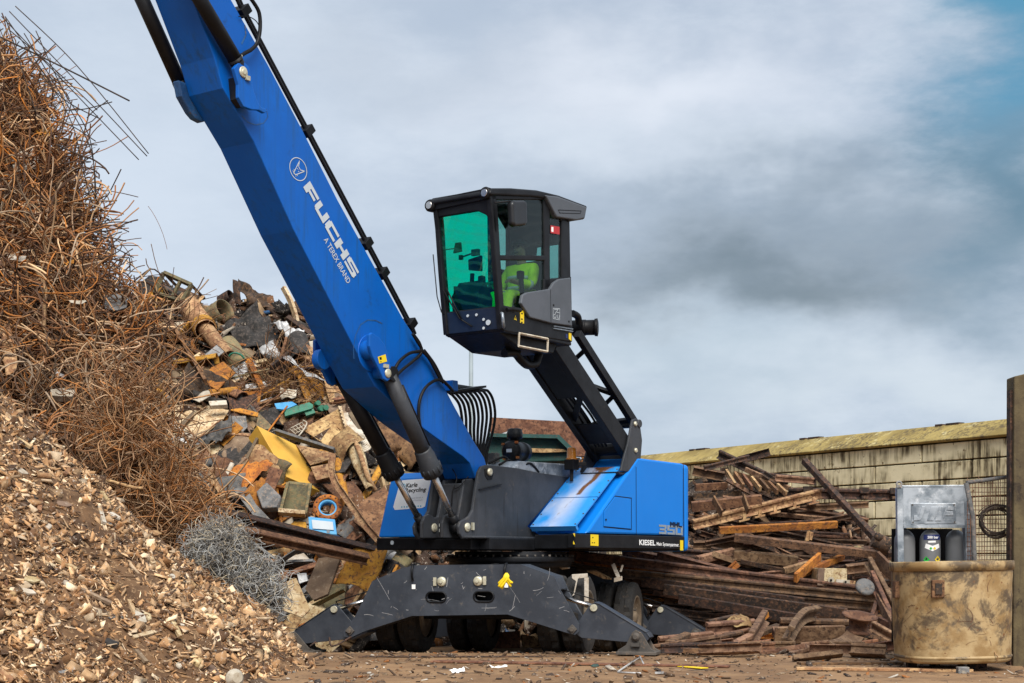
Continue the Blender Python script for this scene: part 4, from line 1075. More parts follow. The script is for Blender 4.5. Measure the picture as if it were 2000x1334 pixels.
b = MB(); b.tube(bez([onV(x, y, 1.2) for x, y in ((985, 690), (1005, 690), (1016, 702), (1030, 713), (1046, 710), (1052, 694), (1058, 680))]), .055, 12); b.build('conduit', M['ink'], cb)
b = MB(); b.tube([onV(1010, 694, 1.2), onV(1022, 668, 1.2)], .03, 8); b.build('conduit_stay', M['ink'], cb)
# mirror
b = MB(); b.tube([onV(966, 396, VL + .06), onV(1000, 393, VL + .12), onV(1012, 395, VL + .14), onV(1013, 415, VL + .14)], .010, 8); ma = b.build('mirror_arm', M['ink'], cb)
b = prismV([(1001, 395), (1006, 391), (1026, 391), (1031, 395), (1032, 434), (1028, 440), (1008, 442), (1003, 438)], VL + .17, .10); b.build('mirror_housing', M['mirror'], ma, bev=.035, seg=4)
# wiper, front grab wires
b = MB(); b.tube([FP(.05, .36, .03), FP(.30, .12, .03), FP(.50, .05, .03)], .010, 6); b.tube([FP(.12, .36, .03), FP(.34, .10, .03)], .010, 6); b.tube([FP(-.03, .62, .06), FP(-.03, .30, .06), FP(.02, .18, .06), FP(.06, .16, .03)], .008, 6); b.build('wiper', M['ink'], cb)
# inside: seat, consoles, screens, mirrors
b = MB(); sv = 1.03
b.box(ML(1.30, sv, 4.50), F * .52, L * .5, UP * .13); b.prism(uz([(1.06, 4.5), (1.18, 4.52), (1.05, 5.22), (.94, 5.22)], sv - .24), L * .48)
b.prism(uz([(1.02, 5.25), (1.10, 5.25), (1.08, 5.47), (.98, 5.47)], sv - .13), L * .26); b.box(ML(1.30, sv, 4.28), F * .4, L * .34, UP * .34)
b.build('seat', M['cloth'], cb, bev=.04, seg=3)
b = MB()
for v in (.74, 1.36):
    b.para(ML(1.1, v - .07, 4.42), F * .62, L * .14, UP * .22); b.tube([ML(1.66, v, 4.6), ML(1.70, v, 4.86)], .035, 10); b.box(ML(1.71, v, 4.90), F * .09, L * .08, UP * .11)
b.build('armrest_console', M['ink'], cb, bev=.02)
b = MB(); b.prism(uz([(2.2, 4.14), (2.24, 4.62), (2.08, 4.82), (1.9, 4.60), (1.95, 4.14)], .64), L * .42); b.tube([ML(2.05, .82, 4.7), ML(2.08, .86, 4.92)], .03, 8); b.prism([FP(.36, .50, -.18), FP(.58, .48, -.18), FP(.60, .60, -.18), FP(.37, .58, -.18)], -F * .04)
b.build('monitor', M['ink'], cb, bev=.01)
b = MB(); b.prism([FP(.22, .625, -.06), FP(.36, .63, -.06), FP(.36, .70, -.06), FP(.27, .70, -.06)], -F * .03); b.tube([FP(.05, .655, -.04), FP(.25, .66, -.07)], .008, 6)
b.tube([FP(.34, .585, -.06), FP(.54, .615, -.12)], .012, 6); b.box(FP(.35, .585, -.06), F * .04, L * .05, UP * .06); b.box(FP(.56, .615, -.12), F * .05, L * .11, UP * .08)
b.build('inside_mirror', M['ink'], cb, bev=.008)
# air receiver / horn behind the cab
b = MB(); q = onV(1140, 640, .85); ax = (F * -.45 + L * .9).normalized()
b.tube([q - ax * .18, q + ax * .16], .11, 24); b.lathe(q + ax * .16, ax, [(0, .125), (.04, .13), (.05, .09)], 24); b.lathe(q, ax, [(-.02, .116), (.03, .116)], 24)
b.tube([q - ax * .1 - UP * .1, onV(1122, 655, .9)], .03, 8); b.tube(bez([onV(1118, 612, .9), onV(1128, 618, .9), onV(1131, 632, .88)]), .05, 10)
b.build('work_lamp', M['ink'], cb)

# ================================================================= OPERATOR
def skinmesh(name, verts, edges, radii, m, parent, sub=2, org=None, extra=None):
    me = bpy.data.meshes.new(name); org = ORG[parent.name] if parent is not None else V(org)
    me.from_pydata([tuple(V(v) - org) for v in verts], edges, []); me.materials.append(m)
    o = bpy.data.objects.new(name, me); lk(o, parent, org)
    sk_ = o.modifiers.new('k', 'SKIN'); sk_.use_smooth_shade = True
    for i, r in enumerate(radii): me.skin_vertices[0].data[i].radius = (r, r) if not isinstance(r, tuple) else r
    me.skin_vertices[0].data[0].use_root = True
    s = o.modifiers.new('s', 'SUBSURF'); s.levels = sub; s.render_levels = sub
    return o
S = lambda u, v, z: ML(u, v, z)
pvv = sv
per_v = [S(1.28, pvv, 4.66), S(1.25, pvv, 4.84), S(1.20, pvv, 5.02), S(1.19, pvv, 5.14), S(1.21, pvv, 5.20), S(1.24, pvv, 5.27), S(1.255, pvv, 5.36), S(1.25, pvv, 5.43),
         S(1.30, pvv + .10, 4.65), S(1.70, pvv + .13, 4.68), S(1.78, pvv + .13, 4.30), S(1.92, pvv + .13, 4.24), S(1.30, pvv - .10, 4.65), S(1.70, pvv - .13, 4.68), S(1.78, pvv - .13, 4.30), S(1.92, pvv - .13, 4.24),
         S(1.20, pvv + .20, 5.08), S(1.34, pvv + .26, 4.83), S(1.58, pvv + .18, 4.84), S(1.66, pvv + .16, 4.85), S(1.20, pvv - .20, 5.08), S(1.34, pvv - .26, 4.83), S(1.58, pvv - .18, 4.84), S(1.66, pvv - .16, 4.85), S(1.345, pvv, 5.335), S(1.30, pvv, 5.34)]
per_e = [(0, 1), (1, 2), (2, 3), (3, 4), (4, 5), (5, 6), (6, 7), (0, 8), (8, 9), (9, 10), (10, 11), (0, 12), (12, 13), (13, 14), (14, 15), (2, 16), (16, 17), (17, 18), (18, 19), (2, 20), (20, 21), (21, 22), (22, 23), (6, 25), (25, 24)]
per_r = [.14, .135, .14, .07, .055, .085, .10, .06, .085, .065, .048, .04, .085, .065, .048, .04, .06, .045, .034, .035, .06, .045, .034, .035, .016, .055]
for sgn, hand in ((1, 19), (-1, 23)):
    hb0 = per_v[hand]
    for k, (dv, ln) in enumerate(((-.028, .075), (-.01, .085), (.01, .08), (.028, .065), (-.045, .05))):
        i = len(per_v); th_ = k == 4
        p1 = hb0 + F * (.03 if th_ else .05) + L * (dv * sgn); p2 = p1 + F * ln * .6 + UP * (-.005 if not th_ else .0); p3 = p2 + F * ln * .25 - UP * ln * .5
        per_v += [p1, p2, p3]; per_e += [(hand, i), (i, i + 1), (i + 1, i + 2)]; per_r += [.012, .010, .008]
pers = skinmesh('person', per_v, per_e, per_r, M['skin'], None, 2, org=S(1.28, pvv, 4.24))
tag(pers, 'operator in a hi-vis yellow jacket seated at the controls inside the cab', 'person')
idx = [0, 1, 2, 3, 16, 17, 18, 20, 21, 22]; mp_ = {i: k for k, i in enumerate(idx)}
jk = skinmesh('jacket', [per_v[i] for i in idx], [(mp_[a], mp_[b_]) for a, b_ in per_e if a in mp_ and b_ in mp_], [per_r[i] + .025 for i in idx], M['hivis'], pers)
idx = [0, 8, 9, 10, 12, 13, 14]; mp_ = {i: k for k, i in enumerate(idx)}
skinmesh('trousers', [per_v[i] for i in idx], [(mp_[a], mp_[b_]) for a, b_ in per_e if a in mp_ and b_ in mp_], [per_r[i] + .018 for i in idx], M['hivis'], pers)
b = MB(); b.lathe(S(1.245, pvv, 5.385), UP, [(0, .118), (.03, .116), (.06, .095), (.085, .05), (.09, .005)], 20); b.box(S(1.36, pvv, 5.39), F * .09, L * .15, UP * .012); b.build('cap', M['cloth'], pers)
b = MB()
for s in (-1, 1): b.tube([S(1.325, pvv + s * .035, 5.37), S(1.338, pvv + s * .035, 5.37)], .011, 8)
b.box(S(1.333, pvv, 5.285), F * .012, L * .05, UP * .012); b.build('eyes_and_mouth', M['ink'], pers)
b = MB()
for z in (4.78, 4.92): b.lathe(S(1.245, pvv, z), UP, [(0, .172), (.05, .172)], 20)
for sg_ in (1, -1):
    b.tube([S(1.36, pvv + sg_ * .255, 4.832), S(1.40, pvv + sg_ * .242, 4.834)], .066, 14); b.tube([S(1.43, pvv + sg_ * .12, 4.665), S(1.48, pvv + sg_ * .12, 4.667)], .108, 14)
b.build('reflective_band', M['tape'], pers)
# yellow gloves tied to the right beam hook
b = MB(); q0 = P(989, 1128, 19.42)
for k in range(9):
    e = q0 + V((random.uniform(-.10, .09), random.uniform(-.02, .02), random.uniform(-.16, -.06))); b.tube(bez([q0 + UP * .05, q0 + V((random.uniform(-.03, .03), -.02, 0)), e], 5), .017, 7, radii=None)
tag(b.build('glove_bundle', M['yellow']), 'bundle of yellow rubber gloves knotted on the beam hook', 'work gloves')
# ================================================================= HEAPS
def lerp_curve(pts):
    xs_, ys_ = zip(*pts)
    return lambda x: float(np.interp(x, xs_, ys_))
def planeY(px, py, k, y0):
    q = (py - HY) / FPX
    return (CAMH + k * y0) / (k + q)
XB = lerp_curve([(40, -60), (95, 0), (130, 40), (170, 72), (230, 108), (290, 132), (330, 148), (400, 180), (430, 188), (480, 195), (530, 218), (560, 248), (590, 285), (640, 306), (700, 312), (800, 314), (880, 345), (960, 395), (1010, 410), (1060, 380), (1100, 350)])
YT = lerp_curve([(240, 575), (300, 552), (335, 560), (370, 590), (395, 606), (440, 600), (458, 580), (520, 592), (545, 592), (600, 594), (640, 650), (680, 715), (760, 800), (840, 860), (960, 868), (1140, 885), (1165, 910)])
RT = lerp_curve([(1060, 1092), (1200, 1090), (1345, 926), (1400, 908), (1500, 930), (1600, 968), (1690, 1006), (1735, 1085), (1765, 1170), (1800, 1250)])
def YW(px, py):
    e = XB(py) - px
    return planeY(px, py, 1.5, 19.7) + 1.3 * math.exp(-max(e, 0) / 55.) + .35 * mnoise.noise(V((px * .012, py * .012, 5)))
def YS(px, py):
    y0 = float(np.interp(px, [300, 700, 1000, 1200], [23.6, 23.9, 27.2, 27.5]))
    return planeY(px, py, .95, y0) + .5 * mnoise.noise(V((px * .011, py * .011, 1)))
def YR(px, py): return planeY(px, py, 1.35, 24.6) + .3 * mnoise.noise(V((px * .01, py * .02, 8)))
def heap_core(name, cols, top, bot, yf, push, rows, label, kind, m):
    """solid slope with a back that drops to the ground"""
    g = []
    for i in range(rows + 1):
        s = i / rows; r = []
        for px in cols:
            py = top(px) * (1 - s) + bot * s; y = yf(px, py) + push + .25 * mnoise.fractal(V((px * .03, py * .03, 2)), 1, 2, 4)
            r.append(P(px, py, y))
        g.append(r)
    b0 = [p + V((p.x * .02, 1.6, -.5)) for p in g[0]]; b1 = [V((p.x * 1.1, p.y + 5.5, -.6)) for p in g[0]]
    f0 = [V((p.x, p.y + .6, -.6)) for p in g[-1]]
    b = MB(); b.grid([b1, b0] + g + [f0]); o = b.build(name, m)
    return tag(o, label, None, None, kind)
heap_core('scrap_mound', list(range(225, 1190, 12)), lambda x: YT(x) + 14, 1268, YS, .85, 60, None, 'structure', M['core'])
wc = MB(); g = []
for i in range(61):
    py = 60 + (1120 - 60) * i / 60; r = []
    for j in range(30):
        px = -330 + (XB(py) - (34 if py < 620 else 85) + 330) * j / 29
        r.append(P(px, py, YW(px, py) + .75 + .25 * mnoise.noise(V((px * .03, py * .03, 9)))))
    g.append([r[0] + V((-1, 3, 0))] + r + [V((r[-1].x * (r[-1].y + 1.2) / r[-1].y - .15, r[-1].y + 1.2, r[-1].z - .1)), V((r[-1].x * (r[-1].y + 4) / r[-1].y - .5, r[-1].y + 4, min(r[-1].z - .5, 3)))])
wc.grid([[p + V((0, 3, -.6)) for p in g[0]]] + g); tag(wc.build('tangle_mound', M['core']), kind='structure')
heap_core('rail_mound', list(range(1050, 1800, 12)), lambda x: RT(x) + 16, 1262, YR, .8, 40, None, 'structure', M['core'])

# dirt and rubble mound in the left foreground
DC, DK, DR = V((-9.25, 17.6, 0)), .87, 6.80
def zd(x, y):
    r = math.hypot(x - DC.x, y - DC.y); r += .35 * mnoise.noise(V((x * .6, y * .6, 3)))
    z = DK * (DR - r)
    z = min(z, 5.6 - .12 * max(0, (z - 5.6)))
    return z + .10 * mnoise.fractal(V((x * 1.3, y * 1.3, 0)), 1, 2, 4)
b = MB(); g = []
for y in np.arange(9.5, 26, .14): g.append([V((x, y, max(zd(x, y), -.4))) for x in np.arange(-17, -1.2, .14)])
b.grid(g); tag(b.build('dirt_mound', M['dirt'], org=DC), kind='structure')

def fast_mesh(name, vs, faces, cols_pf, m, org):
    """vs (n,3), faces (k,4) ints, cols_pf (k,3)"""
    me = bpy.data.meshes.new(name); n, k = len(vs), len(faces)
    me.vertices.add(n); me.vertices.foreach_set('co', (vs - np.array(org)).astype(np.float32).ravel())
    me.loops.add(k * 4); me.loops.foreach_set('vertex_index', faces.astype(np.int32).ravel())
    me.polygons.add(k); me.polygons.foreach_set('loop_start', np.arange(0, k * 4, 4, dtype=np.int32)); 
    me.update(calc_edges=True)
    at = me.color_attributes.new('Col', 'FLOAT_COLOR', 'CORNER')
    c4 = np.ones((k * 4, 4), np.float32); c4[:, :3] = np.repeat(cols_pf, 4, axis=0); at.data.foreach_set('color', c4.ravel())
    me.materials.append(m); o = bpy.data.objects.new(name, me); return lk(o, None, V(org))
CUBE = np.array([(-1, -1, -1), (1, -1, -1), (1, 1, -1), (-1, 1, -1), (-1, -1, 1), (1, -1, 1), (1, 1, 1), (-1, 1, 1)]) * .5
CF = np.array([(0, 3, 2, 1), (4, 5, 6, 7), (0, 1, 5, 4), (1, 2, 6, 5), (2, 3, 7, 6), (3, 0, 4, 7)])
def rotmats(n, tilt=None, up=None):
    q = rng.normal(size=(n, 4)); q /= np.linalg.norm(q, axis=1)[:, None]; w, x, y, z = q.T
    return np.stack([np.stack([1 - 2 * (y * y + z * z), 2 * (x * y - z * w), 2 * (x * z + y * w)], 1), np.stack([2 * (x * y + z * w), 1 - 2 * (x * x + z * z), 2 * (y * z - x * w)], 1), np.stack([2 * (x * z - y * w), 2 * (y * z + x * w), 1 - 2 * (x * x + y * y)], 1)], 1)
def flat_rots(n, up, spread):
    a = np.array(up) + rng.normal(size=(n, 3)) * spread; a /= np.linalg.norm(a, axis=1)[:, None]
    h = rng.normal(size=(n, 3)); x = np.cross(h, a); x /= np.linalg.norm(x, axis=1)[:, None]; y = np.cross(a, x)
    return np.stack([x, y, a], 2)
def chips(name, cen, size, rots, colr, m, jit=.3, big=.4):
    size = np.minimum(size, big)
    n = len(cen); loc = CUBE[None] + rng.uniform(-jit, jit, (n, 8, 3)) * .6
    vs = np.einsum('nij,nkj->nki', rots, loc * size[:, None, :]) + cen[:, None, :]
    fs = (CF[None] + (np.arange(n) * 8)[:, None, None]).reshape(-1, 4)
    org = cen.mean(0); return fast_mesh(name, vs.reshape(-1, 3), fs, np.repeat(colr, 6, axis=0), m, org)
def pick(cols, p, n, var=.25):
    c = np.array(cols)[rng.choice(len(cols), n, p=np.array(p) / sum(p))]; return np.clip(c * rng.uniform(1 - var, 1 + var, (n, 1)), 0, 1)
def wires(name, start, dirs, length, seg, rad, curl, colr, m, sag=0.):
    """n curly strands as three sided tubes"""
    n = len(start); st = length / seg; d = dirs / np.linalg.norm(dirs, axis=1)[:, None]
    ax = rng.normal(size=(n, 3)); ax /= np.linalg.norm(ax, axis=1)[:, None]; p = start.copy(); pts = [p.copy()]
    k = curl * rng.uniform(.1, 1.6, n)
    for i in range(seg):
        d = d + np.cross(ax, d) * k[:, None] + rng.normal(size=(n, 3)) * .12 * curl; d[:, 2] -= sag
        d /= np.linalg.norm(d, axis=1)[:, None]; ax += rng.normal(size=(n, 3)) * .25; ax /= np.linalg.norm(ax, axis=1)[:, None]
        p = p + d * st[:, None]; pts.append(p.copy())
    pts = np.stack(pts, 1); tn = np.gradient(pts, axis=1); tn /= np.linalg.norm(tn, axis=2)[..., None] + 1e-9
    ref = rng.normal(size=(n, 1, 3)); x = np.cross(tn, ref); x /= np.linalg.norm(x, axis=2)[..., None] + 1e-9; y = np.cross(tn, x)
    ring = []
    for a in (0, 2.0944, 4.18879): ring.append(pts + (x * math.cos(a) + y * math.sin(a)) * rad[:, None, None])
    vs = np.stack(ring, 2); m1 = seg + 1
    base = (np.arange(n) * m1 * 3)[:, None, None] + (np.arange(seg) * 3)[None, :, None] + np.arange(3)[None, None, :]
    nx = (np.arange(n) * m1 * 3)[:, None, None] + (np.arange(seg) * 3)[None, :, None] + ((np.arange(3) + 1) % 3)[None, None, :]
    fs = np.stack([base, nx, nx + 3, base + 3], -1).reshape(-1, 4)
    o = fast_mesh(name, vs.reshape(-1, 3), fs, np.repeat(colr, seg * 3, axis=0), m, start.mean(0))
    return o
# --- rubble on the dirt mound: nobody could count it
RC = [(.60, .39, .21), (.44, .25, .115), (.27, .14, .06), (.78, .60, .40), (.11, .055, .025), (.46, .30, .165)]
cen = []; rr_ = random.Random(3)
while len(cen) < 40000:
    x, y = rr_.uniform(-8.5, -1.9), rr_.uniform(11, 19.5); z = zd(x, y)
    if z < -.03: continue
    dens = .42 + 1.15 * mnoise.fractal(V((x * .8, y * .8, 7)), 1, 2, 3)
    if z > 1.5: dens *= .62
    if rr_.random() < dens: cen.append((x, y, max(z, 0) + .004))
cen = np.array(cen); n = len(cen)
sz = np.exp(rng.normal(math.log(.020), .64, (n, 1))) * np.stack([rng.uniform(.9, 4.2, n), rng.uniform(.45, 1.3, n), rng.uniform(.06, .38, n)], 1)
tag(chips('rubble', cen, sz, flat_rots(n, (.45, -.35, .8), .6), pick(RC, [4, 5, 5, 1.8, 4, 2], n, .4), M['chip'], .34, .15), kind='stuff', label='brown and cream rubble chips strewn over the dirt mound', cat='rubble')
# --- small fragments between the scrap
cen = []
while len(cen) < 6500:
    px, py = rr_.uniform(255, 1150), rr_.uniform(545, 1262)
    if py < YT(px) + 4: continue
    p = P(px, py, YS(px, py) + rr_.uniform(-.05, .5)); cen.append(tuple(p))
cen = np.array(cen); n = len(cen)
sz = np.exp(rng.normal(math.log(.13), .55, (n, 1))) * np.stack([rng.uniform(.8, 2.8, n), rng.uniform(.4, 1.2, n), rng.uniform(.05, .4, n)], 1)
SCR = [(.15, .07, .03), (.07, .036, .02), (.30, .11, .02), (.32, .21, .11), (.016, .012, .01), (.5, .44, .35), (.14, .135, .13), (.03, .12, .3)]
tag(chips('scrap_fragments', cen, sz, flat_rots(n, (0, -.6, .8), .8), pick(SCR, [5, 7, 2.5, 3, 9, 1, 2, .2], n), M['chip'], .35), kind='stuff', label='small mixed scrap metal fragments filling the heap', cat='scrap')
# --- fragments between the rails
cen = []
while len(cen) < 2600:
    px, py = rr_.uniform(1070, 1770), rr_.uniform(920, 1275)
    if py < RT(px) + 26: continue
    cen.append(tuple(P(px, py, YR(px, py) + rr_.uniform(-.1, .4))))
cen = np.array(cen); n = len(cen)
sz = np.exp(rng.normal(math.log(.10), .5, (n, 1))) * np.stack([rng.uniform(1.5, 6, n), rng.uniform(.4, 1.0, n), rng.uniform(.1, .5, n)], 1)
tag(chips('steel_offcuts', cen, sz, flat_rots(n, (0, -.6, .8), .6), pick([(.10, .055, .033), (.045, .03, .022), (.2, .1, .05), (.3, .19, .11)], [5, 6, 3, 1.5], n), M['chip'], .2), kind='stuff', label='small dark steel offcuts wedged between the stacked rails', cat='scrap')
# --- litter on the ground
cen = []
while len(cen) < 2000:
    x, y = rr_.uniform(-2.6, 6.5), 14.2 + 7 * rr_.random() ** 1.3
    if rr_.random() < .35 + .65 * (y - 14.2) / 7: cen.append((x, y, gz(x, y) + .004))
cen = np.array(cen); n = len(cen)
sz = np.exp(rng.normal(math.log(.018), .55, (n, 1))) * np.stack([rng.uniform(.8, 3.5, n), rng.uniform(.5, 1.2, n), rng.uniform(.2, .6, n)], 1)
tag(chips('ground_litter', cen, sz, flat_rots(n, (0, 0, 1), .25), pick([(.12, .075, .045), (.30, .21, .13), (.06, .04, .03), (.6, .55, .47), (.28, .11, .03)], [5, 4, 4, .8, 1], n), M['chip']), kind='stuff', label='small bits of scrap trodden into the muddy yard', cat='litter')
# --- the wire tangle
WCOL = [(.44, .22, .085), (.28, .115, .038), (.50, .18, .028), (.64, .42, .23), (.09, .042, .02), (.40, .29, .19)]
def wire_set(n, x0, y0, y1, depth, prob):
    st = []; up = []
    while len(st) < n:
        py = rr_.uniform(y0, y1); xb = XB(py); px = xb - 14 - (xb - 14 - x0) * rr_.random() ** 1.15
        st.append(tuple(P(px, py, YW(px, py) + rr_.uniform(*depth)))); up.append(py)
    return np.array(st), np.array(up)
st, py_ = wire_set(6600, -150, 100, 1075, (-.35, .75), None); n = len(st)
dirs = rng.normal(size=(n, 3)) * np.array([1, .45, .9]); dirs[:, 1] -= .15
col = pick(WCOL, [4, 5, 3, 3, 8, 2], n, .5); lowf = np.clip((py_ - 560) / 200, 0, 1)[:, None]
col = col * (1 - .25 * lowf) + np.array([.30, .215, .145]) * .25 * lowf
ln = rng.uniform(.5, 1.4, n) * np.where(py_ < 520, .9, 1.0)
tag(wires('wire_tangle', st, dirs, ln, 9, rng.uniform(.008, .0165, n), .42, col, M['wire']), kind='stuff', label='towering tangle of rusty wire and thin bars on the left', cat='wire')
# straighter strands near the crest
st, py_ = wire_set(520, -120, 120, 560, (-.3, .5), None); n = len(st); dirs = rng.normal(size=(n, 3)) * np.array([1, .4, .7])
tag(wires('wire_strands', st, dirs, rng.uniform(.4, 1.2, n), 7, rng.uniform(.006, .011, n), .12, pick([(.12, .06, .03), (.3, .13, .05), (.45, .2, .07)], [5, 4, 3], n), M['wire']), kind='stuff', label='straighter rusty strands bristling from the tangle crest', cat='wire')
# fine matted wire between them
st, py_ = wire_set(3600, -150, 110, 1075, (-.3, .4), None); n = len(st)
tag(wires('matted_wire', st, rng.normal(size=(n, 3)), rng.uniform(.35, .9, n), 10, rng.uniform(.0035, .0065, n), .6, pick([(.22, .10, .04), (.12, .055, .026), (.36, .17, .06), (.05, .03, .02)], [4, 4, 3, 3], n, .4), M['wire']), kind='stuff', label='fine dark brown matted wire filling the tangle', cat='wire')
# thicker bent bars in the tangle
st, py_ = wire_set(300, -130, 150, 1060, (-.42, .1), None); n = len(st)
tag(wires('bent_bars', st, rng.normal(size=(n, 3)) * np.array([1, .35, .9]), rng.uniform(.5, 1.3, n), 10, rng.uniform(.011, .017, n), .34, pick([(.50, .27, .12), (.62, .42, .26), (.36, .16, .06), (.40, .30, .21), (.2, .09, .04)], [4, 4, 3, 3, 2], n, .3), M['wire']), kind='stuff', label='thicker bent tan bars woven through the wire tangle', cat='wire')
# brown wire nest at the foot and on the scrap slope
def nest(name, spots, n, ln, rad, curl, cols, label, kind='stuff', group=None, push=0., yfun=None, cat='wire'):
    st = []
    for _ in range(n):
        x, y, sx, sy = spots[rr_.randrange(len(spots))]; px, py = rr_.gauss(x, sx), rr_.gauss(y, sy)
        st.append(tuple(P(px, py, (yfun or YS)(px, py) + push + rr_.uniform(-.3, .15))))
    st = np.array(st); o = wires(name, st, rng.normal(size=(n, 3)), rng.uniform(ln * .5, ln * 1.4, n), 9, rng.uniform(rad * .7, rad * 1.2, n), curl, pick(cols, [1] * len(cols), n, .35), M['wire'])
    return tag(o, label, cat, group, kind)
nest('wire_nest', [(262, 870, 28, 36), (310, 940, 34, 32), (350, 1000, 32, 18), (235, 800, 28, 45), (315, 1045, 28, 12)], 1500, .7, .007, .35, [(.40, .23, .11), (.26, .13, .06), (.52, .35, .21), (.40, .17, .05)], 'brown nest of springy wire at the foot of the tall tangle', yfun=lambda x, y: 20.2)
nest('wire_scatter', [(520, 745, 35, 14), (600, 760, 30, 14), (560, 735, 40, 10), (350, 650, 20, 45)], 420, .9, .007, .22, [(.24, .12, .05), (.15, .07, .035), (.33, .2, .1)], 'rusty loose wire scattered over the middle of the scrap slope', push=-.2)
# grey wire ball
st = []; dr = []
BALL = [(P(432, 1085, 19.3), .45, 1500), (P(492, 1150, 19.2), .41, 1500), (P(415, 1108, 19.2), .3, 500), (P(500, 1205, 19.2), .27, 500), (P(452, 1180, 19.1), .25, 400)]
for c, r, k in BALL:
    for _ in range(k):
        v = V(rng.normal(size=3)).normalized(); rad_ = r * (rr_.random() ** .2) * (.86 + .25 * mnoise.noise(V(v) * 1.7 + V((k, 0, 0)))); st.append(tuple(c + v * rad_)); dr.append(tuple(v.cross(V(rng.normal(size=3)))))
n = len(st)
o = wires('wire_ball', np.array(st), np.array(dr), rng.uniform(.2, .5, n), 11, rng.uniform(.0028, .0046, n), .55, pick([(.44, .45, .44), (.28, .28, .27), (.50, .43, .31), (.10, .095, .09)], [4, 3, 2, 2], n), M['wire'])
tag(o, 'matted ball of thin grey wire beside the rubble slope', 'wire ball')
b = MB()
for c, r, k in BALL: b.lathe(c - UP * r * .7, UP, [(r * .7 + r * .68 * math.sin(a), r * .68 * math.cos(a) + .001) for a in np.linspace(-1.5, 1.5, 7)], 12)
b.build('matted_core', M['charcoal'], o, split=False)

# ================================================================= THINGS IN THE HEAPS
ITEMS = []
def add(o, label, cat, group=None, auto=False):
    tag(o, label, cat, group, 'thing'); ITEMS.append((o, label, auto)); return o
NH = V((0, -.74, .67)).normalized()
def nrm(x=0., y=-.74, z=.67): return V((x, y, z)).normalized()
def plate(pts, n=None, th=.02, y=None, push=-.12, yf=None, wob=0.):
    n = n or NH; cx_ = sum(p[0] for p in pts) / len(pts); cy_ = sum(p[1] for p in pts) / len(pts)
    yy = y if y is not None else (yf or YS)(cx_, cy_) + push; c = P(cx_, cy_, yy)
    b = MB(); b.prism([hit(px, py, c, n) for px, py in pts], -n * th); b.n_ = n; b.c_ = c; return b
def crumple(pts, name, m, amp=.08, res=14, push=-.12, n=None, seed=0, fold=0., yf=None, freq=2.2, th=.008, y=None):
    """bent, buckled sheet over a four cornered outline"""
    n = n or NH; cx_ = sum(p[0] for p in pts) / 4; cy_ = sum(p[1] for p in pts) / 4
    c = P(cx_, cy_, y if y is not None else (yf or YS)(cx_, cy_) + push); q = [hit(px, py, c, n) for px, py in pts]; g = []
    for i in range(res + 1):
        r = []
        for j in range(res + 1):
            s, t_ = i / res, j / res; p = q[0].lerp(q[1], t_).lerp(q[3].lerp(q[2], t_), s)
            a = mnoise.fractal(V((p.x * freq + seed, p.y * freq, p.z * freq)), .9, 2.1, 3); rg = abs(mnoise.noise(V((p.x * freq * 1.6 + seed * 3.1, p.z * freq * 1.6, 4)))) 
            p = p + n * (amp * (a + 1.2 * rg) + fold * math.cos((t_ - .5) * math.pi)) + V((a, 0, rg)) * amp * .5
            r.append(p)
        g.append(r)
    b = MB(); b.grid(g); return b.build(name, m, solid=th)
def pipe(p0, p1, r, wall=.012, n=18, dent=0., r1=None, seed=0):
    p0, p1 = V(p0), V(p1); d = (p1 - p0); ln = d.length; d.normalize(); x = d.orthogonal().normalized(); y = d.cross(x); r1 = r1 or r
    b = MB(); vs = []; rows = 9
    seq = [(i / (rows - 1), 0) for i in range(rows)] + [(i / (rows - 1), 1) for i in range(rows - 1, -1, -1)]
    for s, inn in seq:
        for k in range(n):
            an = 2 * math.pi * k / n; rr = r + (r1 - r) * s - inn * wall
            rr *= 1 + dent * mnoise.noise(V((math.cos(an) * 1.3 + seed, math.sin(an) * 1.3, s * 3)))
            vs.append(p0 + d * (ln * s) + (x * math.cos(an) + y * math.sin(an)) * rr)
    m_ = len(seq); fs = [(i * n + k, i * n + (k + 1) % n, ((i + 1) % m_) * n + (k + 1) % n, ((i + 1) % m_) * n + k) for i in range(m_) for k in range(n)]
    b._add(vs, fs, True); return b
def sect(p0, p1, prof, up=None, roll=0., bend=0.):
    """a steel section swept from p0 to p1; prof is a list of (side, height)"""
    p0, p1 = V(p0), V(p1); d = (p1 - p0).normalized(); up = V(up) if up else UP
    s = d.cross(up).normalized(); u = s.cross(d).normalized(); c_, n_ = math.cos(roll), math.sin(roll); s, u = s * c_ + u * n_, u * c_ - s * n_
    b = MB()
    if not bend: b.prism([p0 + s * a + u * h for a, h in prof], p1 - p0); return b
    k = 14; vs = []
    for i in range(k + 1):
        t_ = i / k; o = p0.lerp(p1, t_) + u * bend * math.sin(math.pi * t_); vs += [o + s * a + u * h for a, h in prof]
    m_ = len(prof); b._add(vs, [tuple(range(m_))[::-1], tuple(range(k * m_, (k + 1) * m_))] + [(i * m_ + j, i * m_ + (j + 1) % m_, (i + 1) * m_ + (j + 1) % m_, (i + 1) * m_ + j) for i in range(k) for j in range(m_)])
    return b
def RAIL(h=.15): return [(x * h, y * h) for x, y in ((-.42, 0), (.42, 0), (.42, .08), (.08, .20), (.07, .66), (.23, .72), (.23, .95), (.17, 1), (-.17, 1), (-.23, .95), (-.23, .72), (-.07, .66), (-.08, .20), (-.42, .08))]
def IB(h, w, t_=.012): return [(-w / 2, 0), (w / 2, 0), (w / 2, t_), (t_ / 2, t_), (t_ / 2, h - t_), (w / 2, h - t_), (w / 2, h), (-w / 2, h), (-w / 2, h - t_), (-t_ / 2, h - t_), (-t_ / 2, t_), (-w / 2, t_)]
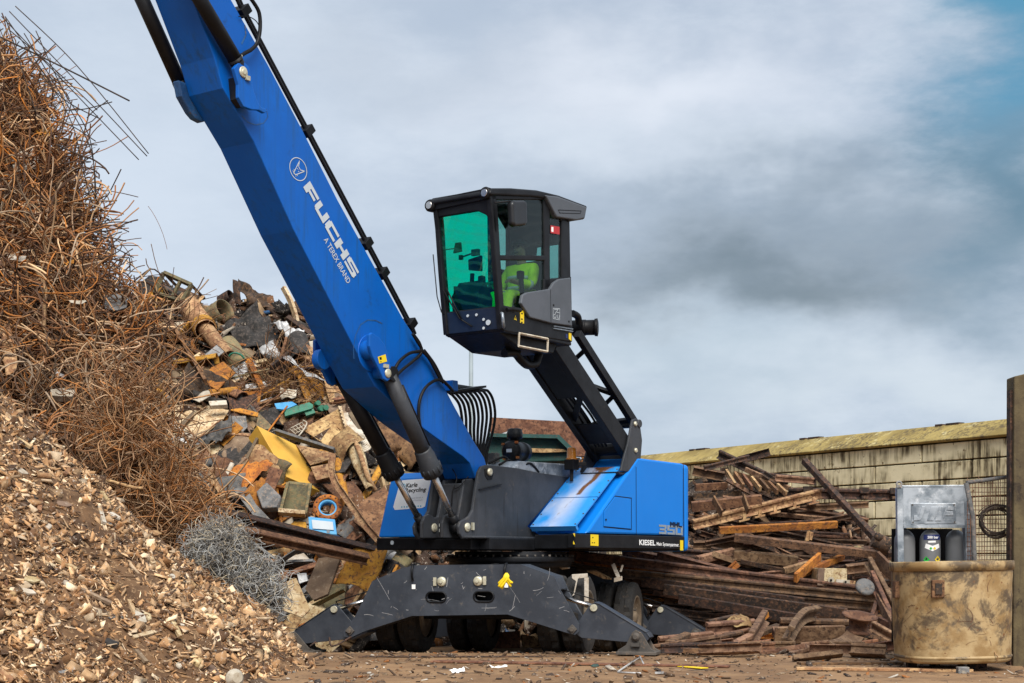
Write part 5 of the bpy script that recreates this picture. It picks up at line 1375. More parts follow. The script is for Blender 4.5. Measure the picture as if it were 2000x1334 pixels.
def CH(h, w, t_=.012): return [(0, 0), (w, 0), (w, t_), (t_, t_), (t_, h - t_), (w, h - t_), (w, h), (0, h)]
def ANG(h, t_=.012): return [(0, 0), (h, 0), (h, t_), (t_, t_), (t_, h), (0, h)]
def BX(h, w): return [(-w / 2, 0), (w / 2, 0), (w / 2, h), (-w / 2, h)]
def S2(x, y, push=-.15): return P(x, y, YS(x, y) + push)
def R2(x, y, push=-.25): return P(x, y, YR(x, y) + push)

# ---- bars standing out of the tangle against the sky
BARS = [[(30, 12), (150, 128), (290, 300)], [(18, 22), (160, 170), (287, 305)], [(3, 32), (130, 165), (271, 312)], [(0, 72), (120, 130), (253, 197)], [(47, 65), (110, 170), (165, 262), (183, 320), (188, 392)],
        [(70, 60), (120, 170), (165, 245), (181, 300), (186, 388)], [(10, 32), (90, 150), (140, 240), (160, 320), (178, 395)], [(10, 32), (35, 110), (70, 220)], [(20, 60), (90, 120), (190, 215)], [(55, 110), (120, 190), (195, 232)],
        [(35, 115), (70, 108), (90, 101)], [(60, 130), (85, 108), (108, 86)], [(85, 160), (105, 157), (128, 150)], [(170, 230), (185, 215), (211, 196)], [(120, 215), (165, 213), (219, 199)], [(110, 282), (140, 296), (171, 309)], [(100, 235), (140, 246), (187, 276)],
        [(120, 290), (150, 283), (190, 283)], [(125, 320), (150, 315), (178, 316)], [(180, 436), (215, 430), (234, 428)], [(185, 440), (220, 434), (257, 434)], [(185, 446), (220, 440), (252, 453)], [(185, 452), (215, 450), (244, 441)], [(195, 470), (222, 458), (238, 453)],
        [(200, 462), (225, 466), (246, 471)], [(205, 495), (220, 476), (235, 462)], [(210, 478), (236, 490), (261, 503)], [(200, 520), (225, 505), (252, 503)], [(215, 530), (240, 515), (252, 503), (254, 529)], [(200, 505), (230, 492), (238, 480)], [(0, 60), (4, 57), (6, 56)], [(0, 90), (10, 88), (16, 90)]]
for i, pts in enumerate(BARS):
    y = 23.6 if pts[-1][1] < 420 and pts[0][1] < 340 else 22.3
    b = MB(); q = [P(x, yy, y - .25 + .10 * (i % 7) + .12 * k) for k, (x, yy) in enumerate(pts)]; b.tube(bez(q, 6), .013 if i in (3, 15) else .0085, 6)
    if i < 3: lab = 'long thin bar sagging over the sky off the tangle crest'
    elif i == 3: lab = 'thicker straight bar jutting right across the sky from the tangle crest'
    elif i < 7: lab = 'thin bar bending over and down along the tangle edge'
    elif pts[0][1] > 420: lab = 'short dark bar bristling from the notch of the tangle edge'
    else: lab = 'short thin bar sticking out near the tangle crest'
    add(b.build('reinforcing_bar', M['rod']), lab, 'metal bar', 'bars sticking out of the wire tangle', True)
# ---- odd things on the wire tangle
def WP(x, y, push=-.35): return P(x, y, YW(x, y) + push)
b = MB(); b.tube(bez([WP(54, 517, -.45), WP(66, 523, -.5), WP(82, 545, -.5), WP(89, 570, -.5), WP(87, 605, -.5), WP(86, 638, -.45)], 10), .030, 8)
add(b.build('reinforcing_bar', M['rust_tan']), 'thick tan ribbed bar hooked over the middle of the tangle', 'metal bar')
b = MB(); b.tube(bez([P(155, 920, 19.6), P(200, 935, 19.5), P(260, 952, 19.5), P(280, 953, 19.5)], 8), .022, 8); add(b.build('reinforcing_bar', M['rust_tan']), 'wavy tan bar lying at the top edge of the rubble', 'metal bar')
o = crumple([(22, 300), (75, 285), (74, 330), (28, 336)], 'corrugated_sheet', M['whitescrap'], .05, yf=YW, push=-.3, seed=2); add(o, 'pale corrugated sheet caught high in the tangle', 'metal sheet')
b = plate([(98, 760), (143, 755), (146, 767), (140, 774), (100, 772)], th=.12, yf=YW, push=-.4); add(b.build('foam_block', M['whitescrap'], bev=.01), 'whitish block lying in the lower tangle', 'block')
b = plate([(203, 578), (225, 572), (248, 583), (247, 600), (228, 606), (205, 602)], th=.02, yf=YW, push=-.35); add(b.build('sheet_offcut', M['greyscrap']), 'rounded grey sheet stuck flat in the tangle', 'metal sheet')
for i, (q, m, l) in enumerate([([(128, 514), (146, 507), (145, 514), (131, 518)], 'ochre', 'small yellow tab poking from the tangle near its right edge'), ([(14, 502), (52, 500), (48, 512), (16, 510)], 'whitescrap', 'pale flattened tin in the left of the tangle'), ([(104, 720), (130, 737), (126, 741), (108, 730)], 'bright', 'small bright metal shard above the whitish block'), ([(135, 588), (172, 588), (160, 595), (138, 593)], 'whitescrap', 'crumpled pale foil left of the rounded grey sheet'), ([(148, 432), (160, 430), (168, 495), (158, 492)], 'ochre', 'upright ochre strip near the notch in the tangle'), ([(70, 250), (105, 255), (95, 268), (72, 262)], 'ochre', 'ochre sheet scrap below the tangle crest'), ([(0, 640), (20, 632), (38, 720), (12, 735)], 'rust_tan', 'tan plate scrap at the left edge of the tangle')]):
    add(crumple(q, 'sheet_offcut', M[m], .03, 6, yf=YW, push=-.42, seed=i + 20), l, 'sheet scrap')

# ---- big recognisable pieces on the scrap slope
nb_ = nrm(.55, -.58, .60); b = plate([(502, 831), (579, 869), (636, 964), (560, 931)], nb_, .34, push=-.35)
yb = b.build('sheet_box', M['yellowbox'], bev=.008); add(yb, 'big yellow sheet metal box lying tilted on the scrap slope', 'metal box')
b = plate([(527, 911), (553, 918), (532, 966), (512, 962)], nrm(-.1, -.9, .4), .02, push=-.75); add(b.build('rust_plate', M['rust']), 'small dark brown plate leaning on the yellow box', 'metal plate')
# olive cabinet
e = empty('cabinet', S2(578, 1012, -.6), 'olive grey open cabinet with a framed back below the yellow box', 'cabinet'); nn_ = nrm(.05, -.93, .35)
b = plate([(564, 945), (608, 950), (598, 1004), (548, 999)], nn_, .02, push=-.7); b.build('back_panel', M['olive'], e)
b = plate([(564, 943), (610, 948), (608, 953), (563, 948)], nn_, -.08, push=-.7)
for q in ([(560, 945), (566, 945), (551, 1002), (546, 1000)], [(604, 948), (610, 949), (600, 1006), (595, 1004)]): s = plate(q, nn_, -.08, push=-.7); b._add(s.v, s.f)
b.build('frame', M['olive'], e, split=False, fix=True); s = plate([(546, 999), (598, 1004), (597, 1011), (545, 1007)], nn_, -.16, push=-.7); s.build('shelf', M['cream'], e, fix=True)
# orange flange ring
nn_ = nrm(.10, -.90, .42); c = S2(640, 992, -.6); x = nn_.cross(UP).normalized(); y = nn_.cross(x)
b = MB(); b.lathe(c, nn_, [(0, .24), (.03, .24), (.03, .155), (0, .155)], 32, closed=True); fl = b.build('flange_ring', M['rust_orange'], fix=True); add(fl, 'round orange flange with a blue bore below the yellow box', 'flange')
b = MB(); b.lathe(c - nn_ * .16, nn_, [(0, .155), (.17, .155), (.17, .125), (0, .125)], 28, closed=True); b.build('bore', M['light_blue'], fl, fix=True)
b = MB()
for k in range(14):
    an = k * math.pi / 7; q = c + nn_ * .028 + (x * math.cos(an) + y * math.sin(an)) * .205; b.tube([q, q + nn_ * .012], .014, 6)
b.build('flange_bolt', M['rust_dark'], fl, split=False)
b = plate([(648, 985), (672, 970), (678, 975), (655, 1018), (640, 1022)], nn_, .03, push=-.5); b.build('ear_plate', M['rust_orange'], fl)
# blue meter box
e = empty('meter_box', S2(630, 1062, -.7), 'blue box with a pale hinged lid and window under the orange flange', 'box'); nn_ = nrm(-.05, -.80, .58)
b = plate([(602, 1009), (654, 1014), (658, 1044), (604, 1040)], nn_, .05, push=-.75); b.build('lid', M['light_blue'], e, bev=.01)
b = plate([(609, 1016), (650, 1020), (652, 1036), (611, 1033)], nn_, -.012, push=-.76); b.build('window_frame', M['silver_vinyl'], e, fix=True)
b = plate([(614, 1020), (636, 1022), (637, 1032), (615, 1030)], nn_, -.016, push=-.765); b.build('window', M['rust'], e, fix=True)
b = plate([(604, 1040), (658, 1044), (660, 1064), (606, 1064)], nrm(-.05, -.99, .05), .3, push=-.68); b.build('body', M['dkblue'], e, bev=.01)
b = MB(); b.box(S2(641, 1038, -.8), V((.05, 0, 0)), V((0, .03, 0)), V((0, 0, .05))); b.build('latch', M['galv'], e)
# bent channel running down
pts = [(650, 893), (648, 920), (656, 945), (672, 968), (690, 994), (712, 1025), (741, 1058)]; q = bez([S2(x, y, -.75 - .1 * i) for i, (x, y) in enumerate(pts)], 6); b = MB()
for off, w, h in ((V((0, 0, 0)), .11, .012), (V((-.05, -.01, -.015)), .014, .07), (V((.05, -.01, .015)), .014, .07)):
    g = []
    for i, p in enumerate(q):
        d = (q[min(i + 1, len(q) - 1)] - q[max(i - 1, 0)]).normalized(); s = d.cross(V((0, -1, .2))).normalized(); n_ = s.cross(d)
        g.append([p + off.x * s * 1. - s * w / 2 - n_ * off.y * 3, p + off.x * s + s * w / 2 - n_ * off.y * 3, p + off.x * s + s * w / 2 + n_ * h, p + off.x * s - s * w / 2 + n_ * h])
    vs = [p for r in g for p in r]; b._add(vs, [(i * 4 + k, i * 4 + (k + 1) % 4, i * 4 + 4 + (k + 1) % 4, i * 4 + 4 + k) for i in range(len(g) - 1) for k in range(4)])
add(b.build('bent_channel', M['rust_tan'], fix=True), 'long tan steel channel bent in a curve down towards the machine', 'steel channel')
# crushed tank
b = pipe(S2(688, 868, -.3), S2(722, 955, -.5), .15, .012, 18, .35, .07, 3); add(b.build('crushed_tank', M['cream'], solid=0), 'crushed pale tank tapering down beside the lift rams', 'tank')
b = MB(); b.tube(bez([S2(694, 864, -.5), S2(703, 885, -.65), S2(718, 930, -.6), S2(733, 958, -.5)], 6), .045, 8); add(b.build('pipe_offcut', M['rust_tan']), 'bent pale tube lying along the crushed tank', 'pipe')
# riveted chute
e = empty('chute', S2(640, 890, -.3), 'large stained tan hopper with a riveted edge right of the yellow box', 'hopper')
b = plate([(590, 838), (662, 798), (668, 802), (681, 860), (655, 882)], nrm(.12, -.80, .58), .02, push=-.25); b.build('side_plate', M['rust_tan'], e)
b = plate([(660, 796), (667, 797), (684, 857), (680, 863)], nrm(.12, -.80, .58), -.05, push=-.27); rv = b.build('rim_flange', M['cream'], e, fix=True)
b = MB()
for k in range(9): q = P(664 + 2.0 * k, 802 + 6.8 * k, YS(664, 830) - .34); b.tube([q, q + V((0, -.03, .01))], .012, 6)
b.build('rivet', M['rust_dark'], rv, split=False)
b = plate([(578, 868), (655, 884), (655, 892), (628, 902), (606, 908)], nrm(.0, -.70, .72), .02, push=-.2); b.build('lower_plate', M['rust_tan'], e)
b = sect(S2(541, 847, -.6), S2(655, 884, -.6), BX(.115, .05), V((0, -.8, .5))); add(b.build('flat_beam', M['greyscrap']), 'dull grey beam lying across the tan hopper', 'beam')
# green valve gear
e = empty('gear_housing', S2(595, 812, -.4), 'green painted cast gear housing with two round bosses', 'machine part')
nn_ = nrm(.1, -.85, .5); b = plate([(555, 799), (604, 785), (612, 790), (612, 796), (556, 812)], nn_, .10, push=-.45); s = plate([(556, 809), (608, 794), (609, 801), (557, 816)], nn_, -.05, push=-.46); b.build('body', M['greenscrap'], e, bev=.008); s.build('rib', M['greenscrap'], e, fix=True)
b = MB()
for x, y, r in ((617, 790, .045), (624, 800, .055), (632, 799, .05)): q = S2(x, y, -.5); b.tube([q, q + V((.06, -.10, .02))], r, 14)
b.build('boss', M['greenscrap'], e, split=True); b = plate([(594, 803), (612, 798), (616, 806), (598, 812)], nn_, .06, push=-.5); b.build('lug', M['greenscrap'], e)
# white ribbed coil
b = MB(); c = S2(700, 858, -.4)
for k in range(6): cc = c + V((.035, -.02, -.055)).normalized() * (.035 * k); b.tube(arc(cc, (.95, .1, .2), (.15, -.5, -.6), .135, 0, 2 * math.pi, 24), .02, 6)
add(b.build('ribbed_hose', M['whitescrap']), 'white ribbed hose coil left of the lift rams', 'hose')
# white wire basket
b = MB(); 
for k in range(5): b.tube([S2(566 + 6 * k, 838 - 3 * k, -.5), S2(578 + 5 * k, 848 - 3 * k, -.55)], .010, 5)
for k in range(3): b.tube([S2(568 + 5 * k, 836 + 5 * k, -.52), S2(592 + 4 * k, 824 + 6 * k, -.52)], .010, 5)
b.tube(bez([S2(583, 852, -.55), S2(594, 838, -.6), S2(599, 826, -.6), S2(592, 821, -.55)], 5), .014, 6); add(b.build('wire_rack', M['whitescrap']), 'small bent white wire rack above the yellow box', 'wire rack')
# large tan plates
add(plate([(318, 782), (352, 779), (447, 801), (436, 818), (402, 846), (384, 852), (330, 815)], nrm(-.05, -.6, .8), .02, push=-.25).build('steel_plate', M['cream'], bev=.004), 'large flat tan plate on the left of the scrap slope', 'metal plate')
add(plate([(446, 800), (470, 797), (505, 806), (503, 814), (470, 806)], nrm(0, -.8, .6), .03, push=-.4).build('curved_strip', M['ochre']), 'orange yellow curved strip right of the large tan plate', 'metal strip')
add(plate([(330, 845), (352, 826), (380, 800), (378, 812), (348, 842)], nrm(.2, -.7, .7), .05, push=-.5).build('timber_plank', M['wood']), 'short grey plank lying on the large tan plate', 'plank')
b = sect(S2(336, 828, -.6), S2(384, 866, -.6), BX(.07, .09), V((0, -.8, .5))); add(b.build('timber_plank', M['whitescrap']), 'pale batten crossing below the large tan plate', 'plank')
# long pipes and gutters near the crest
b = pipe(S2(363, 590, -.25), S2(402, 645, -.35), .21, .014, 20, .06); p_ = b.build('steel_pipe', M['rust_tan']); add(p_, 'wide tan pipe sloping down from the crest of the scrap', 'pipe')
b = pipe(S2(398, 638, -.35), S2(446, 698, -.35), .15, .014, 18, .05); b.build('pipe_end', M['rust_tan'], p_)
b = pipe(S2(396, 636, -.35), S2(401, 643, -.36), .23, .03, 20); b.build('collar', M['ochre'], p_)
b = pipe(S2(440, 672, -.25), S2(478, 716, -.4), .20, .014, 20, .12, .2); add(b.build('drum_shell', M['olive']), 'olive tube end with a green rim below the wide pipe', 'drum')
b = MB(); b.tube(arc(S2(462, 703, -.62), (1, 0, -.1), (0, -.4, .8), .15, .2, 2.9, 12), .018, 6); b.build('rim', M['greenscrap'], ITEMS[-1][0])
def half(p0, p1, r, name, m, a0=.0, a1=math.pi, n=16, refn=None):
    p0, p1 = V(p0), V(p1); d = (p1 - p0).normalized(); x = d.cross(UP).normalized(); y = x.cross(d); g = []
    for i in range(7):
        o = p0.lerp(p1, i / 6); g.append([o + (x * math.cos(a) + y * math.sin(a)) * r * (1 + .06 * mnoise.noise(V((a, i, 3)))) for a in np.linspace(a0, a1, n)])
    b = MB(); b.grid(g); return b.build(name, m, solid=.012)
add(half(S2(440, 605, -.5), S2(402, 632, .2), .23, 'drum_shell', M['olive'], -.4, 4.2), 'open olive drum half lying mouth towards the camera', 'drum')
add(half(S2(343, 716, -.45), S2(425, 703, -.45), .12, 'half_pipe', M['ochre'], .2, 3.6), 'yellow half pipe left of the rust plate', 'half pipe')
add(plate([(396, 745), (412, 718), (436, 706), (460, 728), (440, 745), (425, 762)], nrm(.1, -.6, .8), .02, push=-.35).build('rust_plate', M['rust_orange']), 'orange rusty plate below the yellow half pipe', 'metal plate')
b = sect(S2(328, 622, -.7), S2(404, 752, -.7), BX(.13, .06), V((0, -.8, .5))); add(b.build('flat_beam', M['rust']), 'long brown beam leaning down the left of the scrap slope', 'beam')
# square frame on the crest
e = empty('machine_frame', S2(335, 590, -.3), 'square open steel frame perched on the crest of the scrap', 'frame'); nn_ = nrm(-.25, -.9, .3); fc = P(338, 560, YS(338, 580) - .5)
F4 = [hit(x, y, fc, nn_) for x, y in ((320, 533), (374, 557), (356, 589), (301, 572))]
b = MB()
for i in range(4): b.tube([F4[i], F4[(i + 1) % 4]], .05, 4, smooth=False)
b.tube([F4[0].lerp(F4[1], .62), F4[3].lerp(F4[2], .62)], .04, 4, smooth=False); b.build('frame', M['olive'], e, split=False)
b = MB()
for i in range(4): b.tube([F4[i], F4[i] - nn_ * .55], .04, 4, smooth=False)
b.build('side_bar', M['rust_dark'], e); b = MB(); b.prism([p - nn_ * .5 for p in F4], -nn_ * .02); b.build('back_panel', M['rust_dark'], e)
b = MB(); b.tube([F4[3].lerp(F4[0], .5) - nn_ * .2, F4[2].lerp(F4[1], .5) - nn_ * .25], .055, 12); b.build('roller', M['greyscrap'], e)
add(plate([(268, 556), (292, 537), (312, 540), (300, 575), (275, 578)], nrm(-.2, -.9, .3), .3, push=-.1).build('dark_casing', M['charcoal'], bev=.02), 'dark casing beside the square frame on the crest', 'casing')
# dark crumpled sheets, silver foil
add(crumple([(432, 640), (500, 602), (548, 668), (470, 692)], 'crumpled_sheet', M['charcoal'], .17, 26, seed=5, push=-.3, freq=1.9), 'big black buckled sheet in the middle of the crest', 'metal sheet')
add(crumple([(455, 546), (470, 552), (472, 600), (458, 590)], 'crumpled_sheet', M['rust_dark'], .05, 10, seed=6, push=-.4, n=nrm(-.4, -.9, .1)), 'dark pointed sheet standing up at the crest', 'metal sheet')
add(crumple([(468, 552), (530, 575), (546, 606), (480, 602)], 'crumpled_sheet', M['rust_dark'], .14, 18, seed=7, push=-.2, n=nrm(.1, -.9, .4)), 'dark rusted hood-shaped sheet right of the pointed sheet', 'metal sheet')
add(half(S2(452, 578, .1), S2(432, 590, .4), .13, 'drum_shell', M['rust_dark'], -.2, 3.8), 'small dark drum end at the crest above the olive drum', 'drum')
add(crumple([(530, 630), (560, 628), (592, 650), (588, 690)], 'crumpled_foil', M['bright'], .12, 20, seed=8, push=-.4, freq=3.5), 'silver crumpled foil strip under the boom', 'metal foil')
add(crumple([(548, 700), (566, 697), (600, 735), (640, 748)], 'crumpled_foil', M['bright'], .06, 14, seed=9, push=-.4), 'long silver curled strip beside the boom', 'metal foil')
add(crumple([(374, 782), (408, 760), (412, 778), (390, 786)], 'crumpled_sheet', M['whitescrap'], .06, 10, seed=10, push=-.5), 'white bent sheet above the large tan plate', 'metal sheet')
add(plate([(407, 783), (442, 781), (444, 790), (410, 792)], NH, .1, push=-.5).build('white_block', M['whitescrap'], bev=.01), 'white block right of the white bent sheet', 'block')
add(crumple([(396, 838), (452, 824), (450, 852), (405, 872)], 'crumpled_sheet', M['greyscrap'], .14, 20, seed=11, push=-.4, freq=3.6), 'torn grey crumpled sheet below the large tan plate', 'metal sheet')
add(plate([(452, 812), (480, 812), (484, 834), (470, 848), (456, 836)], nrm(.2, -.9, .3), .2, push=-.35).build('steel_box', M['greyscrap'], bev=.01), 'slate grey box corner left of the striped sheet', 'box')
add(plate([(505, 806), (542, 842), (530, 850), (500, 832)], nrm(.1, -.8, .5), .02, push=-.45).build('striped_sheet', M['olive']), 'narrow olive streaked sheet above the yellow box', 'metal sheet')
add(plate([(536, 788), (570, 784), (580, 790), (556, 800), (540, 798)], NH, .05, push=-.45).build('blue_sheet', M['light_blue']), 'small blue sheet beside the green housing', 'metal sheet')
add(crumple([(546, 762), (580, 760), (578, 782), (550, 780)], 'crumpled_foil', M['whitescrap'], .08, 12, seed=13, push=-.5, freq=4), 'white ribbed scrap above the green housing', 'scrap')
b = pipe(S2(345, 872, -.4), S2(408, 902, -.5), .12, .012, 16, .3, .09); add(b.build('crushed_drum', M['rust_tan']), 'crushed tan cylinder ending in a pierced grey disc', 'drum')
b = MB(); q = S2(410, 905, -.6); b.lathe(q, (.8, -.55, -.2), [(0, .11), (.02, .12), (.03, .11), (.03, .03), (.06, .03)], 20); b.build('pierced_disc', M['greyscrap'], ITEMS[-1][0])
add(plate([(705, 980), (752, 950), (760, 965), (742, 1055), (690, 1018)], nrm(.05, -.75, .65), .03, push=-1.1).build('steel_plate', M['rust']), 'broad brown wet looking plate left of the sign panel', 'metal plate')
add(plate([(607, 912), (648, 904), (650, 930), (618, 938)], nrm(.0, -.9, .4), .06, push=-.4).build('steel_plate', M['rust_tan']), 'grey tan plate between the yellow box and bent channel', 'metal plate')
add(plate([(630, 945), (690, 940), (706, 960), (690, 985), (660, 975)], nrm(.1, -.7, .7), .04, push=-.2).build('curved_cover', M['rust']), 'brown curved lid behind the bent channel', 'lid')
add(plate([(455, 955), (480, 950), (500, 985), (560, 1048), (545, 1060), (505, 1020)], nrm(-.1, -.8, .6), .03, push=-.5).build('torn_strip', M['greyscrap']), 'long torn grey strip left of the olive cabinet', 'metal strip')
add(plate([(500, 960), (520, 940), (548, 968), (540, 990), (512, 992)], nrm(-.2, -.8, .6), .14, push=-.6).build('motor_casing', M['greyscrap'], bev=.02), 'angular grey casing left of the olive cabinet', 'casing')
add(plate([(556, 1030), (575, 1016), (598, 1018), (600, 1040), (590, 1050), (562, 1048)], NH, .16, push=-.6).build('rust_lump', M['ochre'], bev=.03), 'orange lump left of the blue box', 'scrap lump')
for i, (a, c_, lab) in enumerate((((430, 1010), (742, 1088), 'upper long dark beam lying along the foot of the scrap'), ((478, 1048), (715, 1100), 'lower long brown beam lying along the foot of the scrap'))):
    b = sect(P(*a, 21.9 - .5 * i), P(*c_, 22.7 - .5 * i), IB(.13, .14, .018), V((0, -.5, .8))); add(b.build('steel_beam', M['rust_dark' if i == 0 else 'rust']), lab, 'steel beam')
# foot of the scrap heap left of the machine
e = crumple([(650, 1150), (690, 1098), (768, 1092), (720, 1168)], 'ochre_bag', M['ochre'], .20, 22, seed=15, n=nrm(0, -.7, .7), y=22.6, freq=1.4, fold=.12); add(e, 'bulging orange tan sack behind the outrigger beam', 'sack')
add(plate([(548, 1140), (578, 1128), (606, 1190), (590, 1206), (552, 1192)], nrm(-.1, -.9, .35), .03, y=21.2).build('cream_panel', M['cream'], bev=.01), 'cream panel leaning at the foot of the scrap', 'panel')
add(plate([(596, 1150), (622, 1090), (666, 1085), (640, 1160), (612, 1172)], nrm(-.2, -.8, .5), .05, y=22.2).build('steel_plate', M['wood']), 'dark grey brown plate behind the cream panel', 'metal plate')
add(crumple([(582, 1124), (600, 1118), (604, 1134), (586, 1140)], 'crumpled_foil', M['bright'], .06, 8, seed=16, y=21.5), 'bluish foil scrap above the cream panel', 'metal foil')
add(plate([(945, 1236), (1016, 1232), (1016, 1270), (942, 1272)], nrm(0, -.98, .2), .3, y=24.8).build('rust_block', M['rust'], bev=.01), 'brown block seen under the outrigger beam', 'block')
add(plate([(1018, 1238), (1045, 1242), (1060, 1262), (1024, 1268)], nrm(.2, -.9, .3), .1, y=24.9).build('rust_block', M['rust_tan'], bev=.02), 'tan lump right of the block under the outrigger beam', 'block')
# behind the machine
b = MB(); q = [P(958, 815, 27.6), P(1120, 824, 27.6), P(1150, 835, 27.6), P(1150, 892, 27.6), P(958, 880, 27.6)]; b.prism(q, V((0, .25, 0))); add(b.build('rusty_slab', M['rust']), 'long rusty slab lying level behind the engine deck', 'slab')
e = empty('skip_container', P(1060, 895, 26.6), 'dark teal container with sloping side behind the air filter', 'container')
b = MB(); b.prism([P(x, y, 26.8) for x, y in ((950, 853), (1090, 850), (1118, 880), (1118, 900), (950, 905))], V((0, 1.2, 0))); b.build('body', M['teal'], e, bev=.02)
b = MB(); b.prism([P(x, y, 26.6) for x, y in ((952, 846), (1092, 849), (1124, 880), (1116, 884), (1088, 856), (952, 853))], V((0, .2, 0))); b.build('rim', M['teal'], e)
b = MB(); b.prism([P(x, y, 26.7) for x, y in ((985, 874), (1100, 877), (1112, 882), (1060, 884), (985, 882))], V((0, .1, 0))); b.build('rib', M['rust_tan'], e)
b = MB(); b.tube([P(975, 852, 27.0), P(1002, 842, 27.0)], .03, 8); add(b.build('pipe_offcut', M['bright']), 'bright bar lying on the rusty slab', 'pipe')

# ---- fillers on the scrap slope, each an object of its own
LMK = [(560, 895, 'the yellow box'), (640, 840, 'the tan hopper'), (590, 800, 'the green housing'), (380, 810, 'the large tan plate'), (335, 560, 'the square frame'), (495, 645, 'the black buckled sheet'), (420, 640, 'the wide pipe'), (365, 690, 'the brown leaning beam'), (575, 660, 'the silver foil'),
       (640, 992, 'the orange flange'), (578, 975, 'the olive cabinet'), (630, 1038, 'the blue box'), (700, 910, 'the crushed tank'), (725, 1000, 'the broad brown plate'), (440, 900, 'the pierced disc'), (480, 985, 'the torn grey strip'), (600, 1080, 'the two long beams'), (575, 1165, 'the cream panel'), (700, 1130, 'the orange sack'), (1060, 880, 'the teal container'), (620, 735, 'the silver curled strip'), (845, 880, 'the lift rams'), (980, 1250, 'the brown block')]
CN = {'rust': 'brown', 'rust_dark': 'dark', 'rust_orange': 'orange rusty', 'rust_tan': 'tan', 'olive': 'olive', 'cream': 'cream', 'greyscrap': 'grey', 'charcoal': 'black', 'bright': 'silver', 'whitescrap': 'whitish', 'ochre': 'ochre', 'wood': 'wooden', 'rail_tan': 'worn', 'rail_brown': 'brown', 'light_blue': 'blue', 'greenscrap': 'green'}
def near(px, py):
    x, y, n_ = min(LMK, key=lambda l: (l[0] - px) ** 2 + (l[1] - py) ** 2); dx, dy = px - x, py - y
    return ('right of ' if dx > 0 else 'left of ') + n_ if abs(dx) > abs(dy) else ('below ' if dy > 0 else 'above ') + n_
HEROES = [(560, 880, 62, 42), (590, 930, 45, 30), (638, 845, 48, 42), (380, 812, 62, 34), (578, 975, 34, 36), (640, 990, 32, 32), (630, 1035, 36, 30), (594, 800, 44, 18), (490, 640, 58, 42), (335, 560, 40, 30), (395, 640, 50, 50), (425, 608, 40, 26), (700, 915, 32, 52), (690, 985, 45, 40), (725, 1005, 30, 45), (510, 572, 44, 28), (560, 655, 34, 30), (575, 1168, 28, 36), (590, 1065, 150, 22), (705, 1130, 60, 36), (425, 735, 32, 24), (385, 708, 42, 14), (366, 690, 22, 50), (630, 1125, 32, 38)]
fr_ = random.Random(11); taken = []
tries = 0
